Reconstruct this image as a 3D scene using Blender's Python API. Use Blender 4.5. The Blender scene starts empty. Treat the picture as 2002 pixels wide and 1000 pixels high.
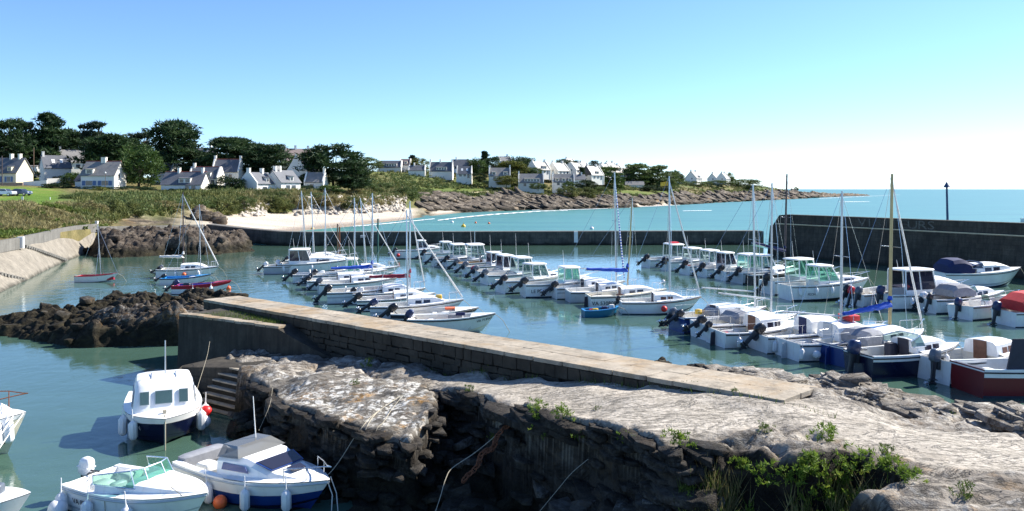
import bpy, bmesh, math, random
import numpy as np
from mathutils import Vector, Matrix, Euler
R = math.radians
random.seed(7)
# ------------------------------------------------------------------ camera, sky, sun, exposure
CAM_H, FPX, CX, HY = 7.5, 1600.0, 1001.0, 370.0      # eye height (m), focal length and horizon of the 2002 px wide photo
KD = FPX / 2000.0                                        # depths below were surveyed for a 2000 px focal length; KD brings them to this lens
sc = bpy.context.scene
col = sc.collection
cam_d = bpy.data.cameras.new('camera'); cam = bpy.data.objects.new('camera', cam_d); col.objects.link(cam)
cam.location = (0, 0, CAM_H); cam.rotation_euler = (R(90), 0, 0)
cam_d.sensor_width = 36.0; cam_d.lens = FPX / 2002.0 * 36.0; cam_d.shift_y = -130.0 / 2002.0
cam_d.clip_start = 0.1; cam_d.clip_end = 90000
sc.camera = cam
SUN_AZ, SUN_EL = 63.0, 39.0                             # azimuth from +y towards +x
world = bpy.data.worlds.new('World'); sc.world = world; world.use_nodes = True
wn = world.node_tree
sky = wn.nodes.new('ShaderNodeTexSky'); sky.sky_type = 'NISHITA'; sky.sun_disc = False
sky.sun_elevation = R(SUN_EL); sky.sun_rotation = R(SUN_AZ)
sky.air_density = 0.75; sky.dust_density = 0.15; sky.ozone_density = 7.5; sky.altitude = 0
wn.nodes['Background'].inputs[1].default_value = 0.108
wn.links.new(sky.outputs[0], wn.nodes['Background'].inputs[0])
sun_d = bpy.data.lights.new('sun', 'SUN'); sun_d.energy = 5.0; sun_d.angle = R(0.53); sun_d.color = (1.0, 0.95, 0.86)
sun = bpy.data.objects.new('sun', sun_d); col.objects.link(sun)
sdir = Vector((math.sin(R(SUN_AZ)) * math.cos(R(SUN_EL)), math.cos(R(SUN_AZ)) * math.cos(R(SUN_EL)), math.sin(R(SUN_EL))))
sun.rotation_euler = sdir.to_track_quat('Z', 'Y').to_euler(); sun.location = (60, 40, 60)
vs = sc.view_settings
vs.view_transform = 'Standard'; vs.look = 'None'; vs.gamma = 1.0; vs.exposure = 1.1; vs.use_curve_mapping = False
sc.cycles.max_bounces = 8; sc.cycles.transparent_max_bounces = 12; sc.cycles.caustics_reflective = False; sc.cycles.caustics_refractive = False

def at(px, py, z=0.0):
    """point of height z seen at photo pixel (px, py)"""
    d = FPX * (CAM_H - z) / (py - HY)
    return Vector(((px - CX) / FPX * d, d, z))
def pd(px, py, d):
    """point at surveyed depth d seen at photo pixel (px, py)"""
    d *= KD
    return Vector(((px - CX) / FPX * d, d, CAM_H - (py - HY) / FPX * d))

def V3(x, y, z=0.0): return Vector((x, y * KD, z))
def P2(x, y): return (x, y * KD)
# ------------------------------------------------------------------ noise
_rng = np.random.default_rng(11)
_T = _rng.random(65536)
def _h(i, j, k): return _T[(i * 73856093 ^ j * 19349663 ^ k * 83492791) & 65535]
def vnoise(x, y, z=0.0):
    x, y, z = np.broadcast_arrays(np.asarray(x, float), np.asarray(y, float), np.asarray(z, float))
    i, j, k = np.floor(x).astype(np.int64), np.floor(y).astype(np.int64), np.floor(z).astype(np.int64)
    fx, fy, fz = x - i, y - j, z - k
    fx, fy, fz = fx*fx*(3-2*fx), fy*fy*(3-2*fy), fz*fz*(3-2*fz)
    def L(a, b, t): return a + (b - a) * t
    return L(L(L(_h(i,j,k), _h(i+1,j,k), fx), L(_h(i,j+1,k), _h(i+1,j+1,k), fx), fy),
             L(L(_h(i,j,k+1), _h(i+1,j,k+1), fx), L(_h(i,j+1,k+1), _h(i+1,j+1,k+1), fx), fy), fz)
def fbm(x, y, z=0.0, o=4):
    s, a, t = 0, 1.0, 0
    for n in range(o):
        s = s + a * (vnoise(np.asarray(x)*2**n + 17*n, np.asarray(y)*2**n - 9*n, np.asarray(z)*2**n) - 0.5); t += a; a *= 0.5
    return s / t * 2
def sstep(a, b, x):
    t = np.clip((np.asarray(x, float) - a) / (b - a), 0, 1); return t*t*(3-2*t)

# ------------------------------------------------------------------ materials
class NT:
    def __init__(s, name):
        s.m = bpy.data.materials.new(name); s.m.use_nodes = True; s.t = s.m.node_tree
        s.b = s.t.nodes['Principled BSDF']; s.out = s.t.nodes['Material Output']
    def n(s, typ, **kw):
        nd = s.t.nodes.new('ShaderNode' + typ)
        for k, v in kw.items():
            if k.startswith('i_'): nd.inputs[k[2:].replace('_', ' ')].default_value = v
            else: setattr(nd, k, v)
        return nd
    def l(s, a, b): s.t.links.new(a, b)
    def coord(s, which='Object', scale=(1,1,1), rot=(0,0,0)):
        c = s.n('TexCoord'); mp = s.n('Mapping'); mp.inputs['Scale'].default_value = scale; mp.inputs['Rotation'].default_value = rot
        s.l(c.outputs[which], mp.inputs[0]); return mp.outputs[0]
    def pos(s, scale=(1,1,1), rot=(0,0,0)):
        g = s.n('NewGeometry'); mp = s.n('Mapping'); mp.inputs['Scale'].default_value = scale; mp.inputs['Rotation'].default_value = rot
        s.l(g.outputs['Position'], mp.inputs[0]); return mp.outputs[0]
    def noise(s, vec, scale, detail=4, rough=.55, dist=0):
        nd = s.n('TexNoise'); nd.inputs['Scale'].default_value = scale; nd.inputs['Detail'].default_value = detail
        nd.inputs['Roughness'].default_value = rough; nd.inputs['Distortion'].default_value = dist
        s.l(vec, nd.inputs['Vector']); return nd.outputs['Fac']
    def ramp(s, fac, stops, interp='LINEAR'):
        r = s.n('ValToRGB'); r.color_ramp.interpolation = interp
        e = r.color_ramp.elements
        while len(e) < len(stops): e.new(0.5)
        for k, (p, c) in enumerate(stops):
            e[k].position = p; e[k].color = (c[0], c[1], c[2], 1) if isinstance(c, (tuple, list)) else (c, c, c, 1)
        s.l(fac, r.inputs[0]); return r.outputs[0]
    def mix(s, fac, a, b, mode='MIX'):
        m = s.n('Mix', data_type='RGBA', blend_type=mode)
        for sock, v in ((m.inputs[0], fac), (m.inputs[6], a), (m.inputs[7], b)):
            if isinstance(v, (int, float)): sock.default_value = v
            elif isinstance(v, (tuple, list)): sock.default_value = (v[0], v[1], v[2], 1)
            else: s.l(v, sock)
        return m.outputs[2]
    def math(s, op, a, b=0.0):
        m = s.n('Math', operation=op)
        for k, v in enumerate((a, b)):
            if isinstance(v, (int, float)): m.inputs[k].default_value = v
            else: s.l(v, m.inputs[k])
        return m.outputs[0]
    def attr(s, name):
        a = s.n('Attribute'); a.attribute_name = name; return a.outputs['Fac']
    def bump(s, h, strength=.4, dist=.05, normal=None):
        b = s.n('Bump'); b.inputs['Strength'].default_value = strength; b.inputs['Distance'].default_value = dist
        s.l(h, b.inputs['Height'])
        if normal is not None: s.l(normal, b.inputs['Normal'])
        return b.outputs[0]
    def done(s, color=None, rough=None, normal=None, spec=None, metal=None):
        for nm, v in (('Base Color', color), ('Roughness', rough), ('Normal', normal), ('Specular IOR Level', spec), ('Metallic', metal)):
            if v is None: continue
            if isinstance(v, (int, float)): s.b.inputs[nm].default_value = v
            elif isinstance(v, (tuple, list)): s.b.inputs[nm].default_value = (v[0], v[1], v[2], 1)
            else: s.l(v, s.b.inputs[nm])
        return s.m
M = {}
def plain(name, c, rough=.5, var=.12, scale=3.0, bump=0.0, metal=0.0, spec=None, dirt=None):
    """one paint / plastic / wood colour with uneven tone"""
    t = NT(name); v = t.coord('Object')
    n1 = t.noise(v, scale, 5, .6)
    lo = tuple(x * (1 - var) for x in c); hi = tuple(min(1, x * (1 + var * .6)) for x in c)
    colr = t.ramp(n1, [(.3, lo), (.7, hi)])
    if dirt:
        g = t.coord('Object', (3, 3, .6)); n2 = t.noise(g, 2.2, 6, .7)
        colr = t.mix(t.ramp(n2, [(.56, 0.0), (.80, .40)]), colr, dirt)
    nrm = t.bump(t.noise(v, scale * 9, 3), .5, bump) if bump else None
    M[name] = t.done(colr, rough, nrm, spec, metal)
    return M[name]
for nm, c, r in (('gel_white', (.86, .86, .84), .28), ('gel_cream', (.78, .72, .56), .35), ('gel_grey', (.50, .53, .55), .4), ('gel_blue', (.012, .045, .20), .25),
                 ('gel_navy', (.005, .008, .035), .25), ('gel_red', (.42, .012, .03), .3), ('gel_darkred', (.16, .012, .016), .35), ('gel_skyblue', (.03, .25, .55), .35),
                 ('gel_teal', (.01, .14, .24), .4), ('gel_black', (.015, .016, .02), .35)):
    plain(nm, c, r, .10, 1.6, dirt=(.33, .30, .22) if nm in ('gel_white', 'gel_cream', 'gel_grey') else None)
plain('sole', (.72, .70, .63), .6, .12); plain('sole_blue', (.03, .10, .42), .5, .15); plain('antifoul', (.02, .03, .05), .7, .3); plain('antifoul_red', (.20, .03, .025), .7, .3)
plain('rubber', (.02, .02, .024), .5); plain('motor_black', (.014, .015, .02), .28); plain('motor_grey', (.11, .13, .16), .3); plain('motor_white', (.75, .76, .78), .3); plain('motor_navy', (.02, .035, .10), .28)
plain('motor_leg', (.03, .034, .042), .4); plain('motor_red', (.5, .01, .02), .3); plain('alu', (.55, .57, .58), .35, .1, metal=.6); plain('alu_gold', (.45, .36, .18), .4, .1, metal=.4); plain('mast_dark', (.07, .05, .05), .45)
plain('steel', (.62, .64, .66), .25, .08, metal=.9); plain('cover_blue', (.012, .075, .46), .75, .2, 5); plain('cover_crimson', (.20, .008, .03), .75, .2, 5); plain('cover_white', (.72, .71, .68), .75, .12, 5)
plain('cover_navy', (.012, .02, .085), .75, .2, 5); plain('cover_grey', (.24, .25, .28), .8, .2, 5); plain('cover_red', (.55, .03, .03), .7, .2, 5); plain('cover_dark', (.03, .03, .045), .7, .2)
plain('wood_brown', (.14, .055, .03), .45, .3, 6); plain('wood_light', (.42, .27, .13), .5, .25, 6); plain('orange', (.75, .14, .04), .45); plain('yellow', (.75, .46, .03), .5); plain('red', (.62, .02, .02), .45)
plain('fender', (.78, .79, .80), .4, .1); plain('fender_blue', (.05, .12, .5), .4); plain('rope', (.45, .40, .30), .9, .2, 40); plain('rope_white', (.72, .70, .64), .9, .2, 40); plain('letter', (.012, .014, .03), .6); plain('letter_white', (.7, .7, .7), .6)
plain('chain_rust', (.20, .07, .03), .85, .4, 30); plain('post_green', (.03, .12, .10), .6, .3); plain('post_brown', (.16, .10, .06), .8, .3); plain('post_blue', (.02, .05, .13), .5, .2); plain('paint_white', (.80, .80, .78), .6, .08); plain('window_frame', (.74, .75, .76), .5, .05)
def glass(name, tint, dark, fac):
    t = NT(name); tr = t.n('BsdfTransparent'); tr.inputs[0].default_value = (*tint, 1)
    t.done(dark, .04, None, .8)
    mx = t.n('MixShader'); mx.inputs[0].default_value = fac
    t.l(tr.outputs[0], mx.inputs[1]); t.l(t.b.outputs[0], mx.inputs[2]); t.l(mx.outputs[0], t.out.inputs[0]); M[name] = t.m
glass('pane', (.62, .80, .78), (.05, .09, .10), .55); glass('pane_dark', (.25, .25, .32), (.03, .03, .05), .8); glass('pane_clear', (.78, .90, .88), (.35, .45, .45), .3); glass('pane_green', (.50, .82, .70), (.10, .26, .20), .35)
t = NT('window_glass'); v = t.coord('Object'); M['window_glass'] = t.done(t.ramp(t.noise(v, .7, 2), [(.3, (.015, .018, .025)), (.7, (.06, .075, .10))]), .08, None, .7)

# ------------------------------------------------------------------ mesh helpers
class MB:
    def __init__(s): s.v = []; s.f = []
    def add(s, vs_, fs_):
        o = len(s.v); s.v += [tuple(p) for p in vs_]; s.f += [tuple(i + o for i in f) for f in fs_]; return s
    def box(s, c, d, rz=0.0, ry=0.0):
        cx, cy, cz = c; hx, hy, hz = d[0]/2, d[1]/2, d[2]/2
        m = Matrix.Rotation(rz, 3, 'Z') @ Matrix.Rotation(ry, 3, 'Y')
        P = [m @ Vector((a*hx, b*hy, e*hz)) + Vector(c) for e in (-1,1) for b in (-1,1) for a in (-1,1)]
        return s.add(P, [(0,2,3,1),(4,5,7,6),(0,1,5,4),(2,6,7,3),(0,4,6,2),(1,3,7,5)])
    def loft(s, rings, closed=True, caps=True):
        n = len(rings[0]); o = len(s.v)
        for r in rings: s.v += [tuple(p) for p in r]
        m = n if closed else n - 1
        for k in range(len(rings) - 1):
            for i in range(m):
                j = (i + 1) % n
                s.f.append((o+k*n+i, o+k*n+j, o+(k+1)*n+j, o+(k+1)*n+i))
        if caps and closed:
            s.f.append(tuple(o + i for i in reversed(range(n)))); s.f.append(tuple(o + (len(rings)-1)*n + i for i in range(n)))
        return s
    def tube(s, pts, r, n=6):
        pts = [Vector(p) for p in pts]; rings = []
        rr = r if isinstance(r, (list, tuple)) else [r] * len(pts)
        for k, p in enumerate(pts):
            tdir = (pts[min(k+1, len(pts)-1)] - pts[max(k-1, 0)])
            if tdir.length < 1e-6: tdir = Vector((0,0,1))
            tdir.normalize(); a = tdir.cross(Vector((0,0,1)) if abs(tdir.z) < .9 else Vector((1,0,0))); a.normalize(); b = tdir.cross(a)
            rings.append([p + (a*math.cos(2*math.pi*i/n) + b*math.sin(2*math.pi*i/n)) * rr[k] for i in range(n)])
        return s.loft(rings)
    def ell(s, c, rad, nu=10, nv=6):
        rings = []
        for k in range(1, nv):
            a = math.pi * k / nv
            rings.append([(c[0]+rad[0]*math.sin(a)*math.cos(2*math.pi*i/nu), c[1]+rad[1]*math.sin(a)*math.sin(2*math.pi*i/nu), c[2]-rad[2]*math.cos(a)) for i in range(nu)])
        return s.loft(rings)
    def quad(s, a, b, c, d): return s.add([a,b,c,d], [(0,1,2,3)])
    def slab(s, pts, thick):
        """plate through 4 corners, given thickness"""
        a, b, c, d = [Vector(p) for p in pts]; n = (b-a).cross(c-a).normalized() * thick / 2
        return s.add([a-n,b-n,c-n,d-n,a+n,b+n,c+n,d+n], [(3,2,1,0),(4,5,6,7),(0,1,5,4),(1,2,6,5),(2,3,7,6),(3,0,4,7)])
    def mesh(s, name, mat, smooth=True, angle=35):
        me = bpy.data.meshes.new(name); me.from_pydata(s.v, [], s.f); me.update()
        if smooth:
            me.polygons.foreach_set('use_smooth', [True] * len(me.polygons)); me.set_sharp_from_angle(angle=R(angle))
        if mat: me.materials.append(M[mat] if isinstance(mat, str) else mat)
        return me
    def build(s, name, mat, parent=None, smooth=True, angle=35):
        return link(name, s.mesh(name, mat, smooth, angle), parent)
def link(name, me, parent=None, loc=None, rot=None, scale=None):
    o = bpy.data.objects.new(name, me); col.objects.link(o)
    if parent is not None: o.parent = parent
    if loc is not None: o.location = loc
    if rot is not None: o.rotation_euler = rot
    if scale is not None: o.scale = scale if isinstance(scale, (tuple, list)) else (scale,)*3
    return o
def thing(name, label, cat, loc=(0,0,0), rz=0.0, group=None):
    o = bpy.data.objects.new(name, None); col.objects.link(o); o.empty_display_size = .3
    o.location = loc; o.rotation_euler = (0, 0, rz); return tag(o, label, cat, group)
def tag(o, label=None, cat=None, group=None, kind=None):
    if label: o['label'] = label
    if cat: o['category'] = cat
    if group: o['group'] = group
    if kind: o['kind'] = kind
    return o
def np_mesh(name, V, F, mat, smooth=True, attrs=None):
    """fast mesh from numpy arrays (F: n x 3 or n x 4)"""
    me = bpy.data.meshes.new(name); k = F.shape[1]
    me.vertices.add(len(V)); me.vertices.foreach_set('co', np.ascontiguousarray(V, dtype=np.float32).ravel())
    me.loops.add(F.size); me.loops.foreach_set('vertex_index', np.ascontiguousarray(F, dtype=np.int32).ravel())
    me.polygons.add(len(F)); me.polygons.foreach_set('loop_start', np.arange(0, F.size, k, dtype=np.int32))
    try: me.polygons.foreach_set('loop_total', np.full(len(F), k, dtype=np.int32))
    except Exception: pass
    if smooth: me.polygons.foreach_set('use_smooth', np.ones(len(F), dtype=bool))
    for nm, a in (attrs or {}).items():
        at_ = me.attributes.new(nm, 'FLOAT', 'POINT'); at_.data.foreach_set('value', np.ascontiguousarray(a, dtype=np.float32).ravel())
    me.update(); me.validate()
    if mat: me.materials.append(M[mat] if isinstance(mat, str) else mat)
    return me
def grid_faces(nu, nv):
    i = np.arange(nu - 1)[:, None] * nv + np.arange(nv - 1)[None, :]
    i = i.ravel(); return np.stack([i, i + nv, i + nv + 1, i + 1], 1)
_txt = {}
def text_mesh(s, mat, size=1.0):
    key = (s, mat)
    if key not in _txt:
        cu = bpy.data.curves.new('lettering', 'FONT'); cu.body = s; cu.size = 1.0; cu.align_x = 'CENTER'; cu.align_y = 'CENTER'; cu.extrude = .012; cu.resolution_u = 2
        o = bpy.data.objects.new('lettering', cu); me = bpy.data.meshes.new_from_object(o)
        me.materials.clear(); me.materials.append(M[mat]); bpy.data.objects.remove(o); bpy.data.curves.remove(cu); _txt[key] = me
    return _txt[key]
# ================================================================== THE SETTING
# ---------------- water
def water(name, body, rscale, rstrength, rough, stretch=(1,1,1), big=0.0, spec=.5):
    t = NT(name); v = t.pos(stretch)
    n1 = t.noise(v, rscale, 5, .62, .4); n2 = t.noise(v, rscale * .22, 3, .5, .2)
    h = t.math('ADD', n1, t.math('MULTIPLY', n2, 1.6 + big))
    c = t.ramp(t.noise(t.pos((.02, .09, 1)), 1.0, 9, .78), [(.38, body[0]), (.62, body[1])])
    m = t.done(c, rough, t.bump(h, rstrength, .12), spec); t.b.inputs['IOR'].default_value = 1.42; M[name] = m
water('harbour_water', ((.046, .092, .068), (.062, .120, .094)), 1.5, .13, .03, (1, .75, 1))
water('sea_water', ((.050, .160, .145), (.085, .235, .19)), .55, .9, .34, (.6, 1, 1), 0.0, .28)
def flat(name, pts, z, mat, label):
    mb = MB(); mb.add([(x, y * KD, z) for x, y in pts], [tuple(range(len(pts)))])
    return tag(mb.build(name, mat, None, False), label, None, None, 'structure')
WA, WB = P2(31.2, 116.0), P2(43.6, 86.0)                   # the tall quay's line
flat('harbour_water', [(-200, -40), (96, -40), (67.0, 30), (31.9, 116.5), (31.9, 138.2), (-36, 138.2), (-200, 138.2)], 0.0, 'harbour_water', 'rippled green blue water of the small harbour basin')
flat('sea', [(-30000, 138.2), (31.9, 138.2), (31.9, 116.5), (67.0, 30), (96, -40), (30000, -40), (30000, 60000), (-30000, 60000)], 0.0, 'sea_water', 'turquoise open sea beyond the harbour wall')
flat('seabed', [(-300, -60), (300, -60), (300, 138), (-300, 138)], -2.2, 'antifoul', 'dark seabed under the harbour')

# ---------------- land: hill, beach and headland, lofted from cross profiles (depth, height) along bearing columns
COLS = [-420, -200, 0, 60, 110, 190, 300, 400, 480, 580, 680, 780, 900, 1000, 1100, 1200, 1300, 1400, 1500, 1550, 1620, 1700]
PROF = [
 [(58,2.9),(80,3.2),(120,5.3),(180,6.0),(260,8.5),(330,12),(520,15)],
 [(72,2.9),(85,3.2),(120,5.3),(180,6.0),(260,8.5),(330,12),(520,15)],
 [(87,2.85),(101,3.2),(138,5.4),(200,5.6),(265,8.3),(330,12.0),(520,15)],
 [(97.5,2.85),(108,3.1),(142,5.4),(203,5.5),(265,8.2),(330,12.0),(520,15)],
 [(110,2.8),(118,3.1),(150,5.1),(205,5.6),(265,7.9),(330,12.0),(520,15)],
 [(127,2.6),(134,2.8),(168,4.2),(205,5.6),(265,7.7),(330,11.5),(520,14)],
 [(141,1.5),(165,2.2),(190,4.8),(215,6.0),(265,7.2),(330,10.5),(520,13)],
 [(152,0.9),(190,2.0),(206,4.6),(225,6.2),(265,7.2),(330,10.5),(520,13)],
 [(166,0.3),(217,2.0),(228,4.6),(245,6.2),(275,7.0),(340,10.5),(520,13)],
 [(182,0.0),(242,1.8),(253,5.0),(265,6.6),(288,7.0),(350,11),(520,13)],
 [(203,0.0),(268,1.6),(280,4.8),(302,6.3),(325,8.6),(400,14.6),(520,15)],
 [(243,0.0),(298,1.5),(314,5.0),(348,7.1),(390,11),(440,14.8),(600,15)],
 [(322,0.0),(338,1.2),(366,5.0),(398,6.7),(428,10),(480,16.2),(650,17)],
 [(356,0.0),(372,1.4),(402,5.0),(428,6.9),(455,10.5),(510,17.0),(700,18)],
 [(366,0.0),(388,1.4),(424,4.9),(452,6.8),(478,9.2),(540,15.5),(720,18)],
 [(394,0.0),(412,1.2),(452,4.3),(492,6.1),(522,8.2),(600,13.8),(800,17.5)],
 [(458,0.0),(478,1.2),(514,3.8),(562,6.0),(602,8.2),(680,12),(850,14)],
 [(556,0.0),(582,1.4),(642,4.2),(702,6.5),(762,10),(840,12.6),(1000,13)],
 [(676,0.0),(722,1.9),(792,4.0),(852,5.5),(902,7.0),(950,9.2),(1100,9)],
 [(760,0.0),(800,1.5),(860,3.2),(920,4.3),(980,5.0),(1040,5.4),(1150,4)],
 [(930,0.0),(960,1.0),(1000,1.9),(1030,2.4),(1060,2.5),(1100,2.0),(1200,0)],
 [(1150,-1.2),(1170,-1),(1190,-1),(1220,-1),(1240,-1),(1270,-1),(1350,-1.5)]]
PC = np.array(COLS, float); PDEP = np.array([[p[0] for p in r] for r in PROF], float) * KD; PZ = np.array([[p[1] for p in r] for r in PROF], float)
def prof(px):
    dd = np.array([np.interp(px, PC, PDEP[:, k]) for k in range(7)]); zz = np.array([np.interp(px, PC, PZ[:, k]) for k in range(7)])
    return dd, zz
def ground(x, y):
    px = CX + FPX * x / y
    dd, zz = prof(px); return float(np.interp(y, dd, zz))
NPX, SUB = 760, [9, 26, 26, 16, 14, 12, 10]
pxs = np.linspace(-420, 1700, NPX)
rows = [-1.0] + [k + j / SUB[k] for k in range(6) for j in range(SUB[k])] + [6.0]
DD = np.stack([np.interp(pxs, PC, PDEP[:, k]) for k in range(7)]); ZZ = np.stack([np.interp(pxs, PC, PZ[:, k]) for k in range(7)])
def at_row(v):
    if v < 0: return np.where(pxs > 230, DD[0] - 7, DD[0] - .25), np.where(pxs > 230, ZZ[0] - 1.6, ZZ[0] - 2.6)
    k = min(int(v), 5); f = v - k
    fs = f * f * (3 - 2 * f) if k in (1, 2) else f
    return DD[k] + (DD[k+1] - DD[k]) * f, ZZ[k] + (ZZ[k+1] - ZZ[k]) * fs
TX, TY, TZ, TV = [], [], [], []
for v in rows:
    d_, z_ = at_row(v); TX.append((pxs - CX) / FPX * d_); TY.append(d_); TZ.append(z_); TV.append(np.full(NPX, v))
TX, TY, TZ, TV = [np.array(a) for a in (TX, TY, TZ, TV)]
TP = np.broadcast_to(pxs, TX.shape)
# masks: what the ground is made of
wob = fbm(TX * .05, TY * .05, 0, 4)
rockm = sstep(795, 850, TP + wob * 40) * sstep(2.15 + .0, 1.55, TV + wob * .55 - .25 * sstep(1450, 1600, TP) * 2) * sstep(-1.2, 0, TV)
rockm = np.maximum(rockm, sstep(1560, 1640, TP))
rockm = np.maximum(rockm, sstep(215, 260, TP) * sstep(440, 400, TP) * sstep(1.9, 1.2, TV + wob * .8) * sstep(.2, .8, TV + wob * .3) * .9)
sandm = sstep(330, 430, TP + wob*30) * sstep(840, 800, TP + wob*20) * sstep(1.25, 1.05, TV + wob * .12)
sandm = np.maximum(sandm, sstep(820, 860, TP) * sstep(905, 880, TP) * sstep(.8, .5, TV))
sandm = np.maximum(sandm, sstep(1232, 1248, TP) * sstep(1330, 1300, TP) * sstep(.75, .5, TV))
rockm = rockm * (1 - sandm)
lawnm = sstep(150, 90, TP + wob * 30) * sstep(1.85, 2.05, TV) * sstep(4.0, 3.8, TV)
lawnm = np.maximum(lawnm, sstep(780, 860, TP) * sstep(2.45, 2.75, TV + wob*.4) * sstep(3.5, 3.15, TV) * sstep(1010, 940, TP) * .35)
lawnm = np.maximum(lawnm, sstep(1180, 1230, TP) * sstep(1330, 1290, TP) * sstep(2.2, 2.5, TV) * sstep(3.6, 3.2, TV) * .45)
pathc = 2.72 + .14 * np.sin(TP * .013)
pathm = sstep(.07, .03, np.abs(TV - pathc)) * sstep(790, 820, TP) * sstep(1010, 985, TP) * sstep(.30, .55, vnoise(TX * .08, TY * .08) + .25)
pathm = np.maximum(pathm, sstep(.10, .05, np.abs(TV - (.25 + (TP - 60) / 150 * .9) * 1.0 + 0)) * sstep(100, 125, TP) * sstep(168, 160, TP) * 0)
heath = sstep(.38, .62, fbm(TX * .035 + 5, TY * .035, 3, 5) * .5 + .5 + .18 * sstep(150, 60, TP) * sstep(2.0, 1.5, TV))
# strata: tilted slabs stepping down to the right
q = (TX * .78 - TY * .30 + 26 * fbm(TX * .012, TY * .012, 1, 3)) * .115
saw = q - np.floor(q); slab = np.where(saw < .78, saw / .78, (1 - saw) / .22)
q2 = (TX * .85 - TY * .22 + 9 * fbm(TX * .03, TY * .03, 7, 3)) * .37
saw2 = q2 - np.floor(q2); slab2 = np.where(saw2 < .7, saw2 / .7, (1 - saw2) / .3)
amp = np.clip(TY / 420, .35, 1.4)
TZ = TZ + rockm * amp * ((slab - .5) * 2.3 + (slab2 - .5) * .9 + fbm(TX * .12, TY * .12, 2, 4) * 1.1) * sstep(-.6, .6, TV)
TZ = TZ + (1 - rockm) * (1 - sandm) * (1 - lawnm) * sstep(.6, 1.6, TV) * sstep(6, 4.5, TV) * (fbm(TX * .10, TY * .10, 5, 4) * .55)
TZ = TZ + rockm * sstep(1520, 1600, TP) * fbm(TX * .03, TY * .05, 9, 3) * 1.6
V = np.stack([TX.ravel(), TY.ravel(), TZ.ravel()], 1)
F = grid_faces(len(rows), NPX)[:, ::-1]
t = NT('land')
p1 = t.pos((1, 1, 1)); g1 = t.noise(p1, .09, 6, .65); g2 = t.noise(p1, .6, 5, .7); g3 = t.noise(p1, .025, 4, .6)
grass = t.mix(t.ramp(g2, [(.3, 0), (.7, 1)]), t.ramp(g1, [(.3, (.06, .085, .022)), (.55, (.13, .145, .035)), (.75, (.22, .185, .065))]), (.085, .11, .03))
hth = t.ramp(g2, [(.3, (.08, .062, .03)), (.55, (.19, .145, .065)), (.75, (.32, .25, .12))])
grass = t.mix(t.math('MULTIPLY', t.attr('heath'), .75), grass, hth)
lawn = t.ramp(t.noise(p1, .12, 5, .6), [(.35, (.065, .135, .014)), (.5, (.12, .20, .022)), (.68, (.20, .20, .05))])
sand = t.ramp(t.noise(t.pos((.05, .35, .3)), 1, 5, .6), [(.3, (.44, .37, .29)), (.6, (.58, .50, .41)), (.8, (.64, .57, .48))])
rk = t.ramp(t.noise(t.pos((.30, .12, 1.3), (0, .35, .25)), 1.0, 7, .68), [(.30, (.018, .014, .012)), (.46, (.06, .045, .035)), (.58, (.22, .175, .125)), (.75, (.46, .39, .29))])
rk = t.mix(t.ramp(t.noise(p1, .07, 4, .6), [(.56, 0), (.68, .55)]), rk, (.36, .22, .09))
zz_ = t.n('SeparateXYZ'); gg = t.n('NewGeometry'); t.l(gg.outputs['Position'], zz_.inputs[0])
wet = t.ramp(t.math('ADD', zz_.outputs[2], t.math('MULTIPLY', g1, .8)), [(.35, .85), (1.0, 0)])
rk = t.mix(wet, rk, (.020, .017, .014))
sand = t.mix(t.ramp(t.math('ADD', zz_.outputs[2], t.math('MULTIPLY', g3, .25)), [(.28, .8), (.62, 0)]), sand, (.20, .16, .125))
cc = t.mix(t.attr('lawn'), grass, lawn); cc = t.mix(t.attr('rock'), cc, rk); cc = t.mix(t.attr('sand'), cc, sand); cc = t.mix(t.attr('path'), cc, (.50, .43, .27))
M['land'] = t.done(cc, .9, t.bump(t.math('ADD', g2, t.noise(p1, 2.2, 4, .7)), .7, .35), .2)
land_me = np_mesh('land', V, F, 'land', True, {'rock': rockm, 'sand': sandm, 'lawn': lawnm, 'path': pathm, 'heath': heath})
tag(link('land', land_me), 'green hillside, beach and rocky headland round the bay', None, None, 'structure')

# ---------------- foam along the beach and round the rocks
t = NT('foam'); nn = t.noise(t.pos((.35, .9, 1)), 1.4, 6, .7)
tr = t.n('BsdfTransparent'); mx = t.n('MixShader'); t.done((.85, .87, .88), .9)
t.l(t.ramp(t.math('ADD', nn, t.attr('edge')), [(.62, 0), (.80, 1)]), mx.inputs[0]); t.l(tr.outputs[0], mx.inputs[1]); t.l(t.b.outputs[0], mx.inputs[2]); t.l(mx.outputs[0], t.out.inputs[0]); M['foam'] = t.m
def foam(pts, w, z=.05):
    P = np.array(pts, float); n = 60
    tt = np.linspace(0, len(P) - 1, n); X = np.interp(tt, range(len(P)), P[:, 0]); Y = np.interp(tt, range(len(P)), P[:, 1])
    prof_ = np.array([-1, -.5, 0, .5, 1.0]); e = np.array([-.35, .25, .45, .2, -.35])
    tap = np.sin(np.linspace(0.05, 1, n) * math.pi * .96) ** .5
    d_ = np.array([(FPX * CAM_H / (y - HY)) for y in Y]); VV = []; A = []
    for i in range(n):
        for k in range(5):
            d = d_[i] + prof_[k] * w * tap[i] * (.8 + .5 * math.sin(i * 1.7)); VV.append(((X[i] - CX) / FPX * d, d, z + .12 * (1 - abs(prof_[k])))); A.append(e[k])
    return np.array(VV), np.array(A), n
vs_, as_, fs_, o_ = [], [], [], 0
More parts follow.
